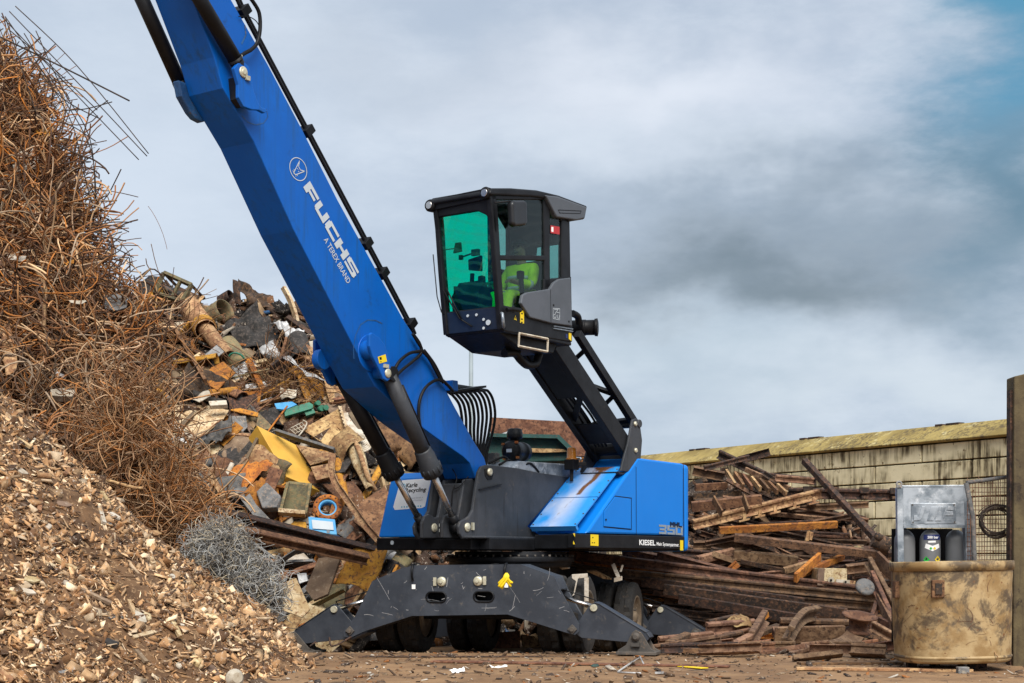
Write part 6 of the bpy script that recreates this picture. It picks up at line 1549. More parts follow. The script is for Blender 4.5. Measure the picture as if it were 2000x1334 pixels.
while len(taken) < 285 and tries < 14000:
    tries += 1
    px, py = fr_.uniform(268, 1010), fr_.uniform(560, 1240)
    if py < YT(px) + 12 or px < XB(py) - 25 and py < 1060: continue
    if px > 790 and py > 905: continue
    if px > 850 and py < 985 and px < 955: continue
    if min([(x - px) ** 2 + (y - py) ** 2 for x, y in taken] or [1e9]) < 17.5 ** 2: continue
    if any(((px - hx) / hw) ** 2 + ((py - hy) / hh) ** 2 < 1 for hx, hy, hw, hh in HEROES): continue
    top = py < 720; taken.append((px, py))
    mk_ = fr_.choices(['rust', 'rust_dark', 'rust_orange', 'rust_tan', 'olive', 'cream', 'greyscrap', 'charcoal', 'bright', 'whitescrap', 'ochre', 'wood', 'light_blue', 'greenscrap'], [5, 8 if top else 4, 3, 8, 3 if top else 1.5, 3, 3, 6 if top else 2.5, 1.5, 2, 2.4, 2, 0, 0])[0]
    kd = fr_.choices(['sheet', 'plate', 'beam', 'pipe', 'channel', 'drum', 'bar', 'box'], [6, 4, 3, 2.2, 2.4, 1.2, 2, 1.6])[0]
    push = fr_.uniform(-.25, .05); an = fr_.uniform(0, math.pi); sc_ = fr_.uniform(.7, 1.65); c = S2(px, py, push)
    nn_ = nrm(fr_.uniform(-.5, .5), -.74 + fr_.uniform(-.25, .25), .6 + fr_.uniform(-.4, .3)); e1 = nn_.cross(V((math.cos(an), .3, math.sin(an)))).normalized(); e2 = nn_.cross(e1)
    def quad(w, h): return [(CX + FPX * p.x / p.y, HY - FPX * (p.z - CAMH) / p.y) for p in (c + e1 * a * w + e2 * b_ * h for a, b_ in ((-.5, -.5 + fr_.uniform(-.1, .1)), (.5, -.5), (.5 + fr_.uniform(-.15, .1), .5), (-.5, .5 + fr_.uniform(-.2, .1))))]
    if kd == 'sheet': o = crumple(quad(.62 * sc_, .42 * sc_), 'crumpled_sheet', M[mk_], .07 * sc_, 10, push=push, n=nn_, seed=fr_.uniform(0, 90), fold=fr_.choice([0, .1, -.1, .18]), freq=fr_.uniform(2, 4)); kn_, ct = 'crumpled sheet', 'metal sheet'
    elif kd == 'plate':
        b = plate(quad(.55 * sc_, .34 * sc_), nn_, .018, push=push); o = b.build('steel_plate', M[mk_], bev=.003, seg=1); kn_, ct = 'flat plate', 'metal plate'
    elif kd == 'beam': o = sect(c - e1 * .5 * sc_, c + e1 * .5 * sc_, BX(.10 * sc_, .05), nn_).build('flat_beam', M[mk_], bev=.004, seg=1); kn_, ct = 'short beam', 'beam'
    elif kd == 'pipe': o = pipe(c - e1 * .4 * sc_, c + e1 * .4 * sc_, fr_.uniform(.04, .09), .01, 12, .1, seed=tries).build('pipe_offcut', M[mk_]); kn_, ct = 'pipe offcut', 'pipe'
    elif kd == 'channel': o = sect(c - e1 * .55 * sc_, c + e1 * .5 * sc_, fr_.choice([CH(.11, .06), ANG(.1), IB(.13, .1)]), nn_, bend=fr_.choice([0, 0, .1])).build('steel_section', M[mk_]); kn_, ct = 'steel section', 'steel section'
    elif kd == 'drum': o = half(c - e1 * .25 * sc_, c + e1 * .25 * sc_, .15 * sc_, 'drum_shell', M[mk_], fr_.uniform(-.5, .3), fr_.uniform(2.8, 4.5)); kn_, ct = 'drum shell', 'drum'
    elif kd == 'bar': b = MB(); b.tube(bez([c - e1 * .6 * sc_, c + e2 * fr_.uniform(-.12, .12) + nn_ * .08, c + e1 * .6 * sc_], 6), fr_.uniform(.012, .024), 6); o = b.build('metal_bar', M[mk_]); kn_, ct = 'bent bar', 'metal bar'
    else: b = MB(); b.box(c, e1 * .34 * sc_, e2 * .24 * sc_, nn_ * .16); o = b.build('steel_box', M[mk_], bev=.012); kn_, ct = 'box', 'box'
    add(o, f"{CN[mk_]} {kn_} {near(px, py)}", ct, 'mixed pieces on the scrap slope', True)
# ---- larger pieces in the rubble
DL = [(105, 'cream', 1130, 'a'),]
for i in range(70):
    for _ in range(200):
        px, py = fr_.uniform(5, 600), fr_.uniform(830, 1325); y = 17.5
        ok = False
        for yy in np.arange(11.5, 19.5, .1):
            p = P(px, py, yy)
            if zd(p.x, p.y) > p.z: ok = True; break
        if ok and p.z > -.05: break
    mk_ = fr_.choices(['cream', 'whitescrap', 'rust_tan', 'wood', 'greyscrap', 'rust', 'charcoal'], [4, 3, 3, 3, 1.5, 1, .6])[0]; kd = fr_.choice(['shard', 'tube', 'stick', 'lump'])
    nn_ = V((.45, -.35, .8)).normalized(); an = fr_.uniform(0, 6.3); e1 = nn_.orthogonal().normalized(); e2 = nn_.cross(e1); e1, e2 = e1 * math.cos(an) + e2 * math.sin(an), e2 * math.cos(an) - e1 * math.sin(an); c = p + nn_ * .02; s = fr_.uniform(.5, 1.0)
    if kd == 'shard': b = MB(); b.prism([c + e1 * a * s + e2 * d_ * s for a, d_ in ((-.11, -.03), (.02, -.06), (.12, -.02), (.08, .05), (-.05, .06))], nn_ * .02); o = b.build('rubble_shard', M[mk_])
    elif kd == 'tube': o = pipe(c - e1 * .09 * s, c + e1 * .09 * s, .035 * s, .008, 10).build('tube_piece', M[mk_])
    elif kd == 'stick': b = MB(); b.box(c + nn_ * .01, e1 * .34 * s, e2 * .045, nn_ * .03); o = b.build('wood_stick', M[mk_])
    else: b = MB(); b.box(c, e1 * .14 * s, (e2 + e1 * .2) * .10 * s, nn_ * .08 * s); o = b.build('rubble_lump', M[mk_], bev=.02)
    zone = 'near the rubble toe' if px > 430 else ('high on the rubble slope' if py < 1010 else ('low in the left corner of the rubble' if py > 1200 else 'midway up the rubble slope'))
    add(o, f"{CN[mk_]} {dict(shard='flat shard', tube='short tube', stick='stick', lump='lump')[kd]} {zone}", dict(shard='shard', tube='tube', stick='stick', lump='lump')[kd], 'larger pieces in the rubble', True)
b = MB(); q = P(455, 1310, 14.6); q.z = max(zd(q.x, q.y), 0) + .09; b.lathe(q, (.5, -.8, .1), [(0, .06), (.02, .085), (.05, .09), (.07, .06), (.12, .05)], 18); add(b.build('metal_fitting', M['whitescrap']), 'round whitish fitting at the foot of the rubble', 'fitting')
# ================================================================= RAIL PILE
def c4(x, y): return (x / 2.756 + 1230, y / 2.756 + 850)
def ryd(px, py, d): return P(px, py, YR(px, py) + d)
def sec4(a, b_, prof, d0=-.3, d1=-.3, up=(0, -.35, .95), roll=0., bend=0., mul=None):
    a, b_ = c4(*a), c4(*b_); return sect(ryd(*a, d0), ryd(*b_, d1), prof, V(up), roll, bend)
HERO = [
 ((935, 150), (1400, 660), BX(.10, .10), 'rust_dark', -.6, -1.3, 'square_post', 'long black square post leaning diagonally across the pale wall', 'post', 0),
 ((475, 120), (840, 295), RAIL(.15), 'rust_dark', .2, .0, 'rail', 'dark rail sloping down from the very top of the pile', 'rail', 0),
 ((590, 158), (760, 112), CH(.14, .08), 'rust_dark', .4, .4, 'steel_channel', 'dark channel pointing up right at the top of the pile', 'channel', .4),
 ((335, 212), (505, 245), IB(.15, .12), 'rail_brown', -.2, -.2, 'rail', 'brown beam end at the upper left of the pile', 'beam', 0),
 ((340, 505), (1030, 335), RAIL(.16), 'rust_tan', -.9, -.5, 'rail', 'light tan rail rising to the right with chairs along its foot', 'rail', 0),
 ((850, 335), (1432, 345), RAIL(.17), 'rust_dark', -.1, -.2, 'rail', 'dark rail sticking out right of the pile before the wall', 'rail', 0),
 ((850, 412), (1285, 388), RAIL(.10), 'rail_brown', -.5, -.5, 'rail', 'thin brown rail under the dark protruding rail', 'rail', 0),
 ((480, 530), (1115, 498), BX(.115, .07), 'rust_orange', -.9, -.7, 'flat_beam', 'bright orange rusty flat beam in the middle of the pile', 'beam', 0),
 ((560, 570), (1415, 672), BX(.125, .1), 'rail_brown', -.9, -1.0, 'steel_beam', 'long mottled brown beam falling slightly to the right', 'beam', 0),
 ((340, 612), (690, 606), IB(.13, .1), 'rail_tan', -.4, -.4, 'steel_beam', 'tan beam just right of the blue counterweight bottom', 'beam', 0),
 ((555, 668), (900, 705), BX(.16, .1), 'rail_tan', -.6, -.6, 'steel_beam', 'thick beige rusted beam under the mottled brown beam', 'beam', 0),
 ((365, 690), (560, 645), BX(.12, .1), 'rail_tan', -.6, -.5, 'steel_beam', 'short tan beam slanting up to the thick beige beam', 'beam', 0),
 ((-330, 665), (1330, 868), RAIL(.15), 'rail_brown', -1.0, -1.3, 'rail', 'very long upper rail of the pair crossing the pile', 'rail', 0),
 ((-320, 735), (1335, 895), RAIL(.13), 'rail_brown', -1.1, -1.4, 'rail', 'very long lower rail of the pair crossing the pile', 'rail', 0),
 ((-300, 705), (205, 768), BX(.11, .08), 'rust_orange', -.9, -1.0, 'flat_beam', 'orange bar behind the rear wheels of the handler', 'beam', 0),
 ((140, 668), (600, 785), IB(.15, .1), 'rail_brown', -1.0, -1.0, 'steel_beam', 'bolted brown beam sloping right under the blue counterweight', 'beam', 0),
 ((-40, 650), (150, 690), IB(.15, .1), 'rail_tan', -.7, -.7, 'steel_beam', 'beam end tucked under the blue counterweight', 'beam', 0),
 ((60, 815), (935, 930), BX(.17, .05), 'rust_dark', -.9, -1.2, 'flat_plank', 'uppermost of the dark flat planks under the long rails', 'steel plank', 0),
 ((180, 855), (1165, 990), BX(.17, .05), 'rust_dark', -.95, -1.3, 'flat_plank', 'second of the dark flat planks under the long rails', 'steel plank', 0),
 ((260, 905), (1000, 1030), BX(.16, .05), 'rust_dark', -1.0, -1.3, 'flat_plank', 'third of the dark flat planks under the long rails', 'steel plank', 0),
 ((400, 870), (1150, 1015), BX(.14, .05), 'rail_brown', -.7, -1.0, 'flat_plank', 'brown flat plank showing between the dark planks', 'steel plank', 0),
 ((900, 905), (1310, 935), RAIL(.12), 'rail_brown', -1.1, -1.2, 'rail', 'short brown rail at the right end of the long rails', 'rail', 0),
 ((920, 890), (1340, 905), RAIL(.12), 'rust_dark', -.9, -1.0, 'rail', 'dark rail directly under the long pair at the right', 'rail', 0),
 ((890, 795), (1020, 680), BX(.16, .06), 'rust_orange', -1.3, -.9, 'flat_beam', 'orange board leaning up right beside the timber block', 'beam', 0),
 ((935, 760), (1150, 668), BX(.10, .07), 'rust_orange', -.9, -.8, 'flat_beam', 'second orange board slanting behind the leaning one', 'beam', 0),
 ((830, 745), (1030, 690), BX(.10, .07), 'rail_tan', -.8, -.8, 'flat_beam', 'tan board slanting left of the orange boards', 'beam', 0),
 ((1165, 745), (1300, 728), IB(.14, .1), 'rail_tan', -1.0, -1.0, 'steel_beam', 'tan beam end right of the timber block', 'beam', 0),
 ((1285, 700), (1445, 1000), RAIL(.16), 'rail_tan', -1.6, -2.2, 'rail', 'tan rail leaning steeply beside the round bin', 'rail', 0),
 ((1320, 695), (1425, 800), BX(.24, .05), 'rail_tan', -1.6, -1.9, 'flat_plank', 'wide ribbed tan plank leaning beside the round bin', 'steel plank', 0),
 ((1395, 730), (1440, 860), BX(.14, .05), 'rail_tan', -1.7, -2.0, 'flat_plank', 'narrow tan plank leaning behind the round bin rim', 'steel plank', 0),
 ((1298, 770), (1440, 1090), RAIL(.15), 'rail_brown', -1.8, -2.4, 'rail', 'brown rail leaning below the steep tan rail', 'rail', 0),
 ((1330, 900), (1442, 1115), BX(.17, .06), 'rail_tan', -2.0, -2.6, 'flat_plank', 'tan flat bar leaning at the foot of the bin', 'steel plank', 0),
 ((1325, 930), (1290, 1040), RAIL(.13), 'rail_brown', -1.9, -2.2, 'rail', 'short rail leaning the other way left of the flat bar', 'rail', 0),
 ((1340, 1010), (1440, 1060), BX(.10, .06), 'rail_brown', -2.2, -2.4, 'flat_beam', 'small brown beam tucked between the leaning rails', 'beam', 0),
 ((1300, 1045), (1440, 1125), RAIL(.14), 'rail_tan', -2.6, -2.9, 'rail', 'short tan rail dropping towards the bin foot', 'rail', 0),
 ((245, 965), (555, 1040), BX(.06, .08), 'rail_brown', -.4, -.6, 'rail', 'brown edged rail behind the rear outrigger foot', 'rail', 0),
 ((405, 1075), (665, 1055), RAIL(.19), 'rail_tan', -2.4, -2.2, 'rail', 'short tan rail showing its cut I shaped end', 'rail', 0),
 ((650, 1130), (722, 1010), RAIL(.2), 'rail_tan', -3.2, -2.4, 'rail', 'short worn rail pointing up at the camera', 'rail', 0),
 ((690, 1025), (745, 975), BX(.09, .05), 'rust_orange', -2.0, -1.9, 'flat_beam', 'small orange pointed bar above the worn short rail', 'beam', 0),
 ((800, 1060), (1175, 1070), RAIL(.22), 'rail_brown', -2.6, -2.4, 'rail', 'thick brown rail lying level behind the ribbed plates', 'rail', 0),
 ((775, 1120), (1150, 1110), BX(.24, .05), 'rail_tan', -3.0, -2.9, 'flat_plank', 'broad ribbed tan plate lying on its side near the ground', 'steel plank', 0),
 ((770, 1085), (1100, 1078), BX(.12, .2), 'rail_tan', -2.6, -2.6, 'flat_plank', 'ribbed tan plank lying behind the broad ribbed plate', 'steel plank', 0),
 ((150, 1150), (440, 1120), RAIL(.18), 'rail_tan', -3.0, -2.7, 'rail', 'tan rail lying beside the right front outrigger foot', 'rail', 0),
 ((200, 1200), (300, 1150), RAIL(.24), 'rail_brown', -3.6, -3.0, 'rail', 'heavy cut rail end right of the front outrigger foot', 'rail', 0),
 ((290, 1190), (420, 1165), RAIL(.2), 'rust_dark', -3.5, -3.2, 'rail', 'dark cut rail end right of the heavy one', 'rail', 0),
 ((440, 1140), (600, 1105), RAIL(.15), 'rail_brown', -3.0, -2.7, 'rail', 'brown rail lying under the short tan rail', 'rail', 0),
 ((410, 1220), (555, 1155), BX(.07, .2), 'rail_tan', -3.9, -3.3, 'flat_beam', 'tan beam pointing down left near the ground edge', 'beam', 0),
 ((545, 1200), (640, 1150), RAIL(.22), 'rail_tan', -3.7, -3.2, 'rail', 'cut rail showing its profile right of the tan beam', 'rail', 0),
 ((590, 1120), (800, 1040), BX(.07, .1), 'rail_brown', -3.0, -2.4, 'flat_beam', 'narrow beam slanting up behind the worn short rail', 'beam', 0),
 ((985, 1200), (1230, 1205), RAIL(.17), 'rail_brown', -3.5, -3.3, 'rail', 'reddish rail on the ground left of the brown plate', 'rail', 0),
 ((1228, 1210), (1450, 1205), BX(.22, .02), 'rail_brown', -3.4, -3.4, 'steel_plate', 'reddish brown plate standing on the ground by the bin', 'metal plate', 0),
 ((760, 1285), (985, 1200), RAIL(.22), 'rail_tan', -4.6, -3.7, 'rail', 'heavy tan rail lying in front of everything on the mud', 'rail', 0),
 ((635, 1222), (800, 1222), BX(.05, .14), 'greyscrap', -3.8, -3.8, 'flat_beam', 'grey flat bar on the mud left of the heavy front rail', 'beam', 0),
 ((500, 1110), (640, 1080), RAIL(.12), 'rail_brown', -2.8, -2.5, 'rail', 'small brown rail behind the profiled cut rail', 'rail', 0),
 ((120, 1160), (250, 1190), BX(.08, .08), 'rail_brown', -3.1, -3.2, 'flat_beam', 'small beam poking out beside the front foot plate', 'beam', 0),
 ((425, 1035), (580, 1000), RAIL(.12), 'rust_dark', -1.9, -1.7, 'rail', 'dark rail half hidden behind the short tan rail', 'rail', 0),
]
for a, b_, prof, m, d0, d1, nm, lab, ct, roll in HERO:
    o = sec4(a, b_, prof, d0, d1, roll=roll).build(nm, M[m], bev=.004, seg=1); add(o, lab, ct, 'rails and beams of the steel pile' if ct in ('rail', 'beam') else None)
# rail chairs on the tan rail and on the protruding one
tan = [o for o, l, a in ITEMS if l.startswith('light tan rail')][0]; drk = [o for o, l, a in ITEMS if l.startswith('dark rail sticking')][0]
b = MB()
for s in (.38, .5, .62, .77, .92): p = ryd(*c4(340 + 690 * s, 520 - 170 * s), -.95 + .4 * s); b.box(p + V((.02, -.06, -.01)), V((.17, 0, .04)), V((0, .24, 0)), V((0, 0, .03))); b.box(p + V((.03, -.10, .05)), V((.05, 0, .01)), V((0, .05, 0)), V((0, 0, .09)))
b.build('rail_chair', M['rust_tan'], tan)
b = MB()
for s in (.18, .42, .70, .98): p = ryd(*c4(850 + 582 * s, 335 + 10 * s), -.25); b.box(p + V((0, -.02, .02)), V((.12, 0, 0)), V((0, .26, 0)), V((0, 0, .05))); b.box(p + V((0, -.08, .14)), V((.16, 0, 0)), V((0, .06, 0)), V((0, 0, .10)))
b.build('rail_chair', M['rust_dark'], drk)
# short teeth (old sleepers) hanging at the top
for i in range(7):
    x = 515 + 46 * i; o = sec4((x, 205 + 13 * i), (x + 48, 280 + 8 * i), BX(.09, .04), -.5, -.55).build('steel_sleeper', M['rust_tan' if i % 3 == 0 else 'rust']); add(o, 'short cross bar hanging in a row near the pile top', 'cross bar', 'row of short cross bars near the pile top', True)
for (a, b_, l) in (((445, 360), (490, 440), 'short upright brown strap left on the pile'), ((605, 345), (632, 425), 'drilled upright brown strap right of the other strap')):
    add(sec4(a, b_, BX(.14, .03), -1.0, -1.0).build('steel_strap', M['rust']), l, 'strap')
add(sec4((335, 410), (710, 370), BX(.16, .1), -.7, -.7).build('steel_beam', M['rust']), 'brown beam passing behind the two upright straps', 'beam', 'rails and beams of the steel pile')
# two bent rails, hub, block, disc
def bent(pts, prof, y0, y1, m, name, lab):
    q = bez([P(*c4(x, y), y0 + (y1 - y0) * i / (len(pts) - 1)) for i, (x, y) in enumerate(pts)], 6); b = MB(); m_ = len(prof); vs = []
    for i, p in enumerate(q):
        d = (q[min(i + 1, len(q) - 1)] - q[max(i - 1, 0)]).normalized(); s = d.cross(V((0, -.75, .6))).normalized(); u = s.cross(d); vs += [p + s * a + u * h for a, h in prof]
    k = len(q) - 1; b._add(vs, [tuple(range(m_)), tuple(range((k + 1) * m_ - 1, k * m_ - 1, -1))] + [(i * m_ + j, (i + 1) * m_ + j, (i + 1) * m_ + (j + 1) % m_, i * m_ + (j + 1) % m_) for i in range(k) for j in range(m_)])
    add(b.build(name, M[m], fix=True, bev=.004, seg=1), lab, 'rail')
bent([(850, 1105), (880, 1050), (925, 1000), (985, 985)], RAIL(.2), 20.6, 22.2, 'rail_tan', 'bent_rail', 'bent tan rail curving upwards in front of the pile')
bent([(1100, 1150), (1160, 1130), (1200, 1095), (1232, 1045)], BX(.05, .26), 20.6, 21.8, 'rail_tan', 'bent_plank', 'curved ribbed plank under the rusty hub')
b = MB(); c = P(*c4(1225, 1010), 21.6); b.lathe(c - UP * .12, (.1, -.25, 1), [(0, .20), (.03, .17), (.05, .13), (.16, .14), (.20, .20), (.22, .25), (.24, .25), (.23, .19), (.18, .12), (.17, .01)], 24); add(b.build('wheel_hub', M['rust'], fix=True), 'rusty dished hub resting on the curved plank', 'hub')
e = empty('timber_block', ryd(*c4(1090, 810), -1.2), 'squared timber block with a steel disc bolted on', 'timber block'); yb_ = YR(*c4(1090, 760)) - 1.3
b = MB(); b.prism([P(*c4(x, y), yb_) for x, y in ((1015, 715), (1170, 718), (1170, 812), (1010, 808))], V((0, .5, 0))); b.build('block', M['cream'], e, bev=.01)
b = MB(); b.prism([P(*c4(x, y), yb_ - .02) for x, y in ((1112, 775), (1185, 780), (1185, 806), (1112, 803))], V((0, .02, 0))); b.build('steel_plate', M['whitescrap'], e)
b = MB(); b.prism([P(*c4(x, y), yb_ - .01) for x, y in ((1170, 780), (1215, 784), (1212, 818), (1170, 812))], V((0, .3, 0))); b.build('end_block', M['rust_tan'], e)
b = MB(); q = P(*c4(1082, 780), yb_); b.tube([q, q - V((0, .03, 0))], .05, 20); q2 = P(*c4(1160, 790), yb_ - .02); b.tube([q2, q2 - V((0, .02, 0))], .03, 16); b.build('disc', M['whitescrap'], e)
b = MB()
for x, y in ((1082, 780), (1160, 790)): q = P(*c4(x, y), yb_ - .02); b.tube([q, q - V((0, .03, 0))], .018, 12)
b.build('bolt', M['ink'], e)
b = MB(); b.prism([P(*c4(x, y), yb_ - .01) for x, y in ((1015, 715), (1050, 716), (1044, 809), (1010, 808))], V((0, .02, 0))); b.build('worn_strip', M['wood'], e)
b = MB(); q = P(*c4(1262, 826), 22.4); b.lathe(q, (.1, -.85, .55), [(0, .11), (.03, .14), (.06, .14), (.08, .11), (.07, .04), (.09, .02)], 24); add(b.build('wheel_disc', M['greyscrap'], fix=True), 'silver grey wheel disc under the right end of the rails', 'wheel disc')
b = MB(); q = P(*c4(955, 545), 23.3); 
b.prism([P(*c4(x, y), 23.2) for x, y in ((956, 514), (972, 514), (966, 570), (945, 568), (950, 545))], V((0, .06, 0))); b.prism([P(*c4(x, y), 23.17) for x, y in ((972, 518), (990, 524), (980, 566), (968, 562))], V((0, .05, 0))); add(b.build('rail_clip', M['rust_tan']), 'pale rusty clip hanging below the orange flat beam', 'clip')
add(crumple([c4(520, 1010), c4(600, 960), c4(675, 1030), c4(560, 1040)], 'crumpled_sheet', M['rust_tan'], .10, 12, seed=33, y=22.4), 'crumpled tan sheet behind the short rails', 'metal sheet')
add(crumple([c4(1130, 620), c4(1260, 590), c4(1270, 650), c4(1160, 660)], 'green_sheet', M['olive'], .05, 8, seed=35, y=25.4), 'greenish sheet above the right end of the mottled beam', 'metal sheet')
b = MB(); b.tube([P(*c4(1310, 560), 24.0), P(*c4(1395, 600), 24.0)], .10, 14, radii=[.12, .14]); b.tube([P(*c4(1330, 560), 23.9), P(*c4(1352, 535), 23.9)], .06, 10); add(b.build('pump_casing', M['rust_dark']), 'dark round casing at the foot of the black square post', 'casing')
for i, (a, b_, h) in enumerate((((700, 235), (1000, 265), .1), ((560, 220), (780, 290), .1), ((620, 195), (860, 300), .08), ((400, 190), (640, 130), .07), ((720, 210), (840, 290), .07), ((350, 300), (520, 290), .12), ((780, 245), (985, 262), .09), ((340, 345), (600, 325), .1))):
    add(sec4(a, b_, [RAIL(h * 1.2), ANG(h), BX(h, .04)][i % 3], -.2 - .05 * i, -.2).build('steel_section', M[['rust_dark', 'rust', 'rail_tan', 'rust_dark'][i % 4]]), 'thin beam at the top of the steel pile', 'beam', 'thin beams at the pile top', True)
# fillers: more rails, each an object of its own
done = 0; tries = 0
while done < 225 and tries < 12000:
    tries += 1
    px, py = fr_.uniform(1090, 1740), fr_.uniform(910, 1250)
    if py < RT(px) + 12: continue
    if px < 1330 and py < 1085 or px < 1400 and py > 1165: continue
    ln_ = fr_.uniform(1.2, 4.8); an = fr_.gauss(-.05, .13) if fr_.random() < .82 else fr_.uniform(-.8, .8); d = V((math.cos(an), fr_.uniform(-.25, .25), math.sin(an))).normalized()
    c = ryd(px, py, fr_.uniform(-.55, .35)); p0, p1 = c - d * ln_ / 2, c + d * ln_ / 2
    q0, q1 = [(CX + FPX * p.x / p.y, HY - FPX * (p.z - CAMH) / p.y) for p in (p0, p1)]
    if max(q0[0], q1[0]) > 1748 or (min(q0[0], q1[0]) < 1345 and min(q0[1], q1[1]) < 1082) : continue
    if any(y < RT(x) + 4 for x, y in (q0, q1)) or min(p0.z, p1.z) < -.1: continue
    mk_ = fr_.choices(['rust_dark', 'rail_brown', 'rail_tan', 'rust_orange'], [6.5, 4, 1.4, .8])[0]; k = fr_.choices(['rail', 'steel_beam', 'steel_channel', 'flat_beam'], [5, 2, 1.5, 2.5])[0]
    prof = dict(rail=RAIL(fr_.uniform(.08, .14)), steel_beam=IB(.11, .08), steel_channel=CH(.09, .05), flat_beam=BX(.08, .035))[k]
    o = sect(p0, p1, prof, V((0, fr_.uniform(-.7, .1), .9)), fr_.choice([0, 0, .4, 1.57, -.5])).build(k, M[mk_], bev=.004, seg=1)
    zone = ('at upper' if py < 1030 else 'at middle' if py < 1140 else 'at lower') + (' left' if px < 1450 else ' centre' if px < 1600 else ' right') + ' of steel pile'
    add(o, f"{CN[mk_]} {dict(rail='rail', steel_beam='I beam', steel_channel='channel', flat_beam='flat beam')[k]} {zone}", dict(rail='rail', steel_beam='beam', steel_channel='channel', flat_beam='beam')[k], 'rails and beams of the steel pile', True); done += 1
# foreground offcuts on the mud
for i in range(26):
    px, py = fr_.uniform(1300, 1735), fr_.uniform(1238, 1284); y = CAMH * FPX / (py - HY + 8); y = min(y, 23.5); c = P(px, py, y); c.z = gz(c.x, c.y) + .03
    an = fr_.uniform(-.7, .7); d = V((math.cos(an), math.sin(an), fr_.uniform(-.03, .18))).normalized(); ln_ = fr_.uniform(.35, 1.0); mk_ = fr_.choice(['rust', 'rail_tan', 'rust_dark', 'rail_tan'])
    o = sect(c - d * ln_ / 2, c + d * ln_ / 2, fr_.choice([RAIL(.16), RAIL(.12), BX(.06, .12), CH(.12, .07)]), UP, fr_.choice([0, 0, .5, 1.57])).build('rail_offcut', M[mk_], bev=.004, seg=1)
    add(o, f"{CN[mk_]} cut rail piece on mud before steel pile", 'rail piece', 'cut pieces in front of the steel pile', True)
# bolts and clips near the rear tyre
b = MB(); b.tube([P(1086, 1100, 21.9), P(1100, 1106, 21.9), P(1113, 1110, 21.9)], .035, 8, radii=[.03, .05, .005]); add(b.build('steel_spike', M['whitescrap']), 'pale pointed spike resting on the rails above the front tyre', 'spike')
b = MB(); b.box(P(1203, 1116, 22.6), V((.09, 0, -.22)), V((0, .06, 0)), V((.05, 0, .025))); b.box(P(1214, 1110, 22.6), V((.03, 0, .1)), V((0, .05, 0)), V((.03, 0, 0))); b.box(P(1207, 1131, 22.55), V((.12, 0, .03)), V((0, .08, 0)), V((0, 0, .06))); add(b.build('rail_clip', M['whitescrap']), 'pale broken rail clip lying above the rear tyre', 'clip')
b = MB(); b.prism([P(x, y, 22.8) for x, y in ((1146, 1116), (1165, 1116), (1195, 1132), (1180, 1131))], V((0, .05, .02))); add(b.build('steel_shard', M['rust_tan']), 'tan shard lying over the rails between the tyres', 'shard')

# ================================================================= CYLINDER RACK
RY = 18.45
def RP(x, y, d=0.): return P(x, y, RY) + V((0, d, 0))
e = empty('cylinder_rack', (RP(1823, 1090).x, RY, 0), 'galvanised steel rack holding grey gas cylinders behind the round bin', 'cylinder rack')
def down(p): return V((p.x, p.y, .06))
b = MB()
q = [RP(1752, 952), RP(1764, 952), RP(1766, 1096)]; b.prism([q[0], q[1], q[2], down(q[2]) , down(RP(1755, 1100))], V((0, .9, 0)) * .1)
b.prism([RP(1882, 950), RP(1886, 950), RP(1902, 1060), RP(1904, 1100), down(RP(1904, 1100)), down(RP(1887, 1100)), RP(1887, 1100)], V((0, .09, 0)))
b.build('post', M['galv'], e, bev=.006)
b = MB()
for x0 in (1755, 1884): q = [RP(x0, 955, .85) + V((.24, 0, 0)), RP(x0 + 12, 955, .85) + V((.24, 0, 0))]; b.prism([q[0], q[1], down(q[1]), down(q[0])], V((0, .09, 0)))
b.para(down(RP(1752, 1090)) + V((0, 0, .0)), V((.92, 0, 0)), V((.22, .9, 0)), V((0, 0, .06))); b.build('base_frame', M['galv'], e, bev=.004)
b = MB(); b.prism([RP(1763.5, 951, .004), RP(1882.5, 949.5, .004), RP(1885, 1031, .004), RP(1765, 1031, .004)], V((0, .02, 0))); b.prism([RP(1752, 948), RP(1884, 947), RP(1884, 951), RP(1752, 952)], V((.22, .9, 0))); b.build('front_panel', M['galv'], e, bev=.004)
b = MB(); b.prism([RP(1765, 1031, -.008), RP(1885, 1031, -.008), RP(1885, 1025, -.008), RP(1765, 1025, -.008)], V((0, .03, 0))); b.build('cross_bar', M['galv'], e)
b = MB(); q = RP(1756, 945); b.tube(arc(q, (1, 0, 0), (0, 0, 1), .028, 0, 2 * math.pi, 20)[:-1], .012, 8, closed=True); b.box(q - UP * .03, V((.06, 0, 0)), V((0, .03, 0)), V((0, 0, .03))); b.build('lifting_eye', M['greyscrap'], e)
b = MB(); b.prism([RP(1779, 983, -.006), RP(1867, 983, -.006), RP(1867.5, 1022.5, -.006), RP(1780, 1023.5, -.006)], V((0, .008, 0))); np_ = b.build('name_plate', M['galv'], e, bev=.003)
b = MB()
for x, y in ((1782, 986), (1863, 986), (1783, 1020), (1864, 1019.5)): q = RP(x, y, -.006); b.tube([q, q - V((0, .01, 0))], .009, 10)
b.build('rivet', M['dust'], np_)
def emb(polys, name='lettering'):
    b = MB()
    for p in polys: b.prism([RP(x, y, -.0065) for x, y in p], V((0, -.008, 0)))
    b.build(name, M['galv'], np_, bev=.002)
emb([[(1800, 989), (1807.5, 989), (1800.5, 1011), (1796, 1016), (1784.5, 1017), (1784.5, 1007), (1791.5, 1007), (1791.5, 1010.5), (1794, 1010)], [(1818, 990), (1834, 990), (1822, 1017), (1810, 1017)], [(1834.5, 990), (1848, 990), (1838, 1017), (1826, 1017)], [(1851, 988), (1862, 988), (1862, 996.5), (1850, 996.5), (1848.5, 998.5), (1861, 998.5), (1861, 1007), (1845, 1007), (1842, 1013), (1840, 1017)]])
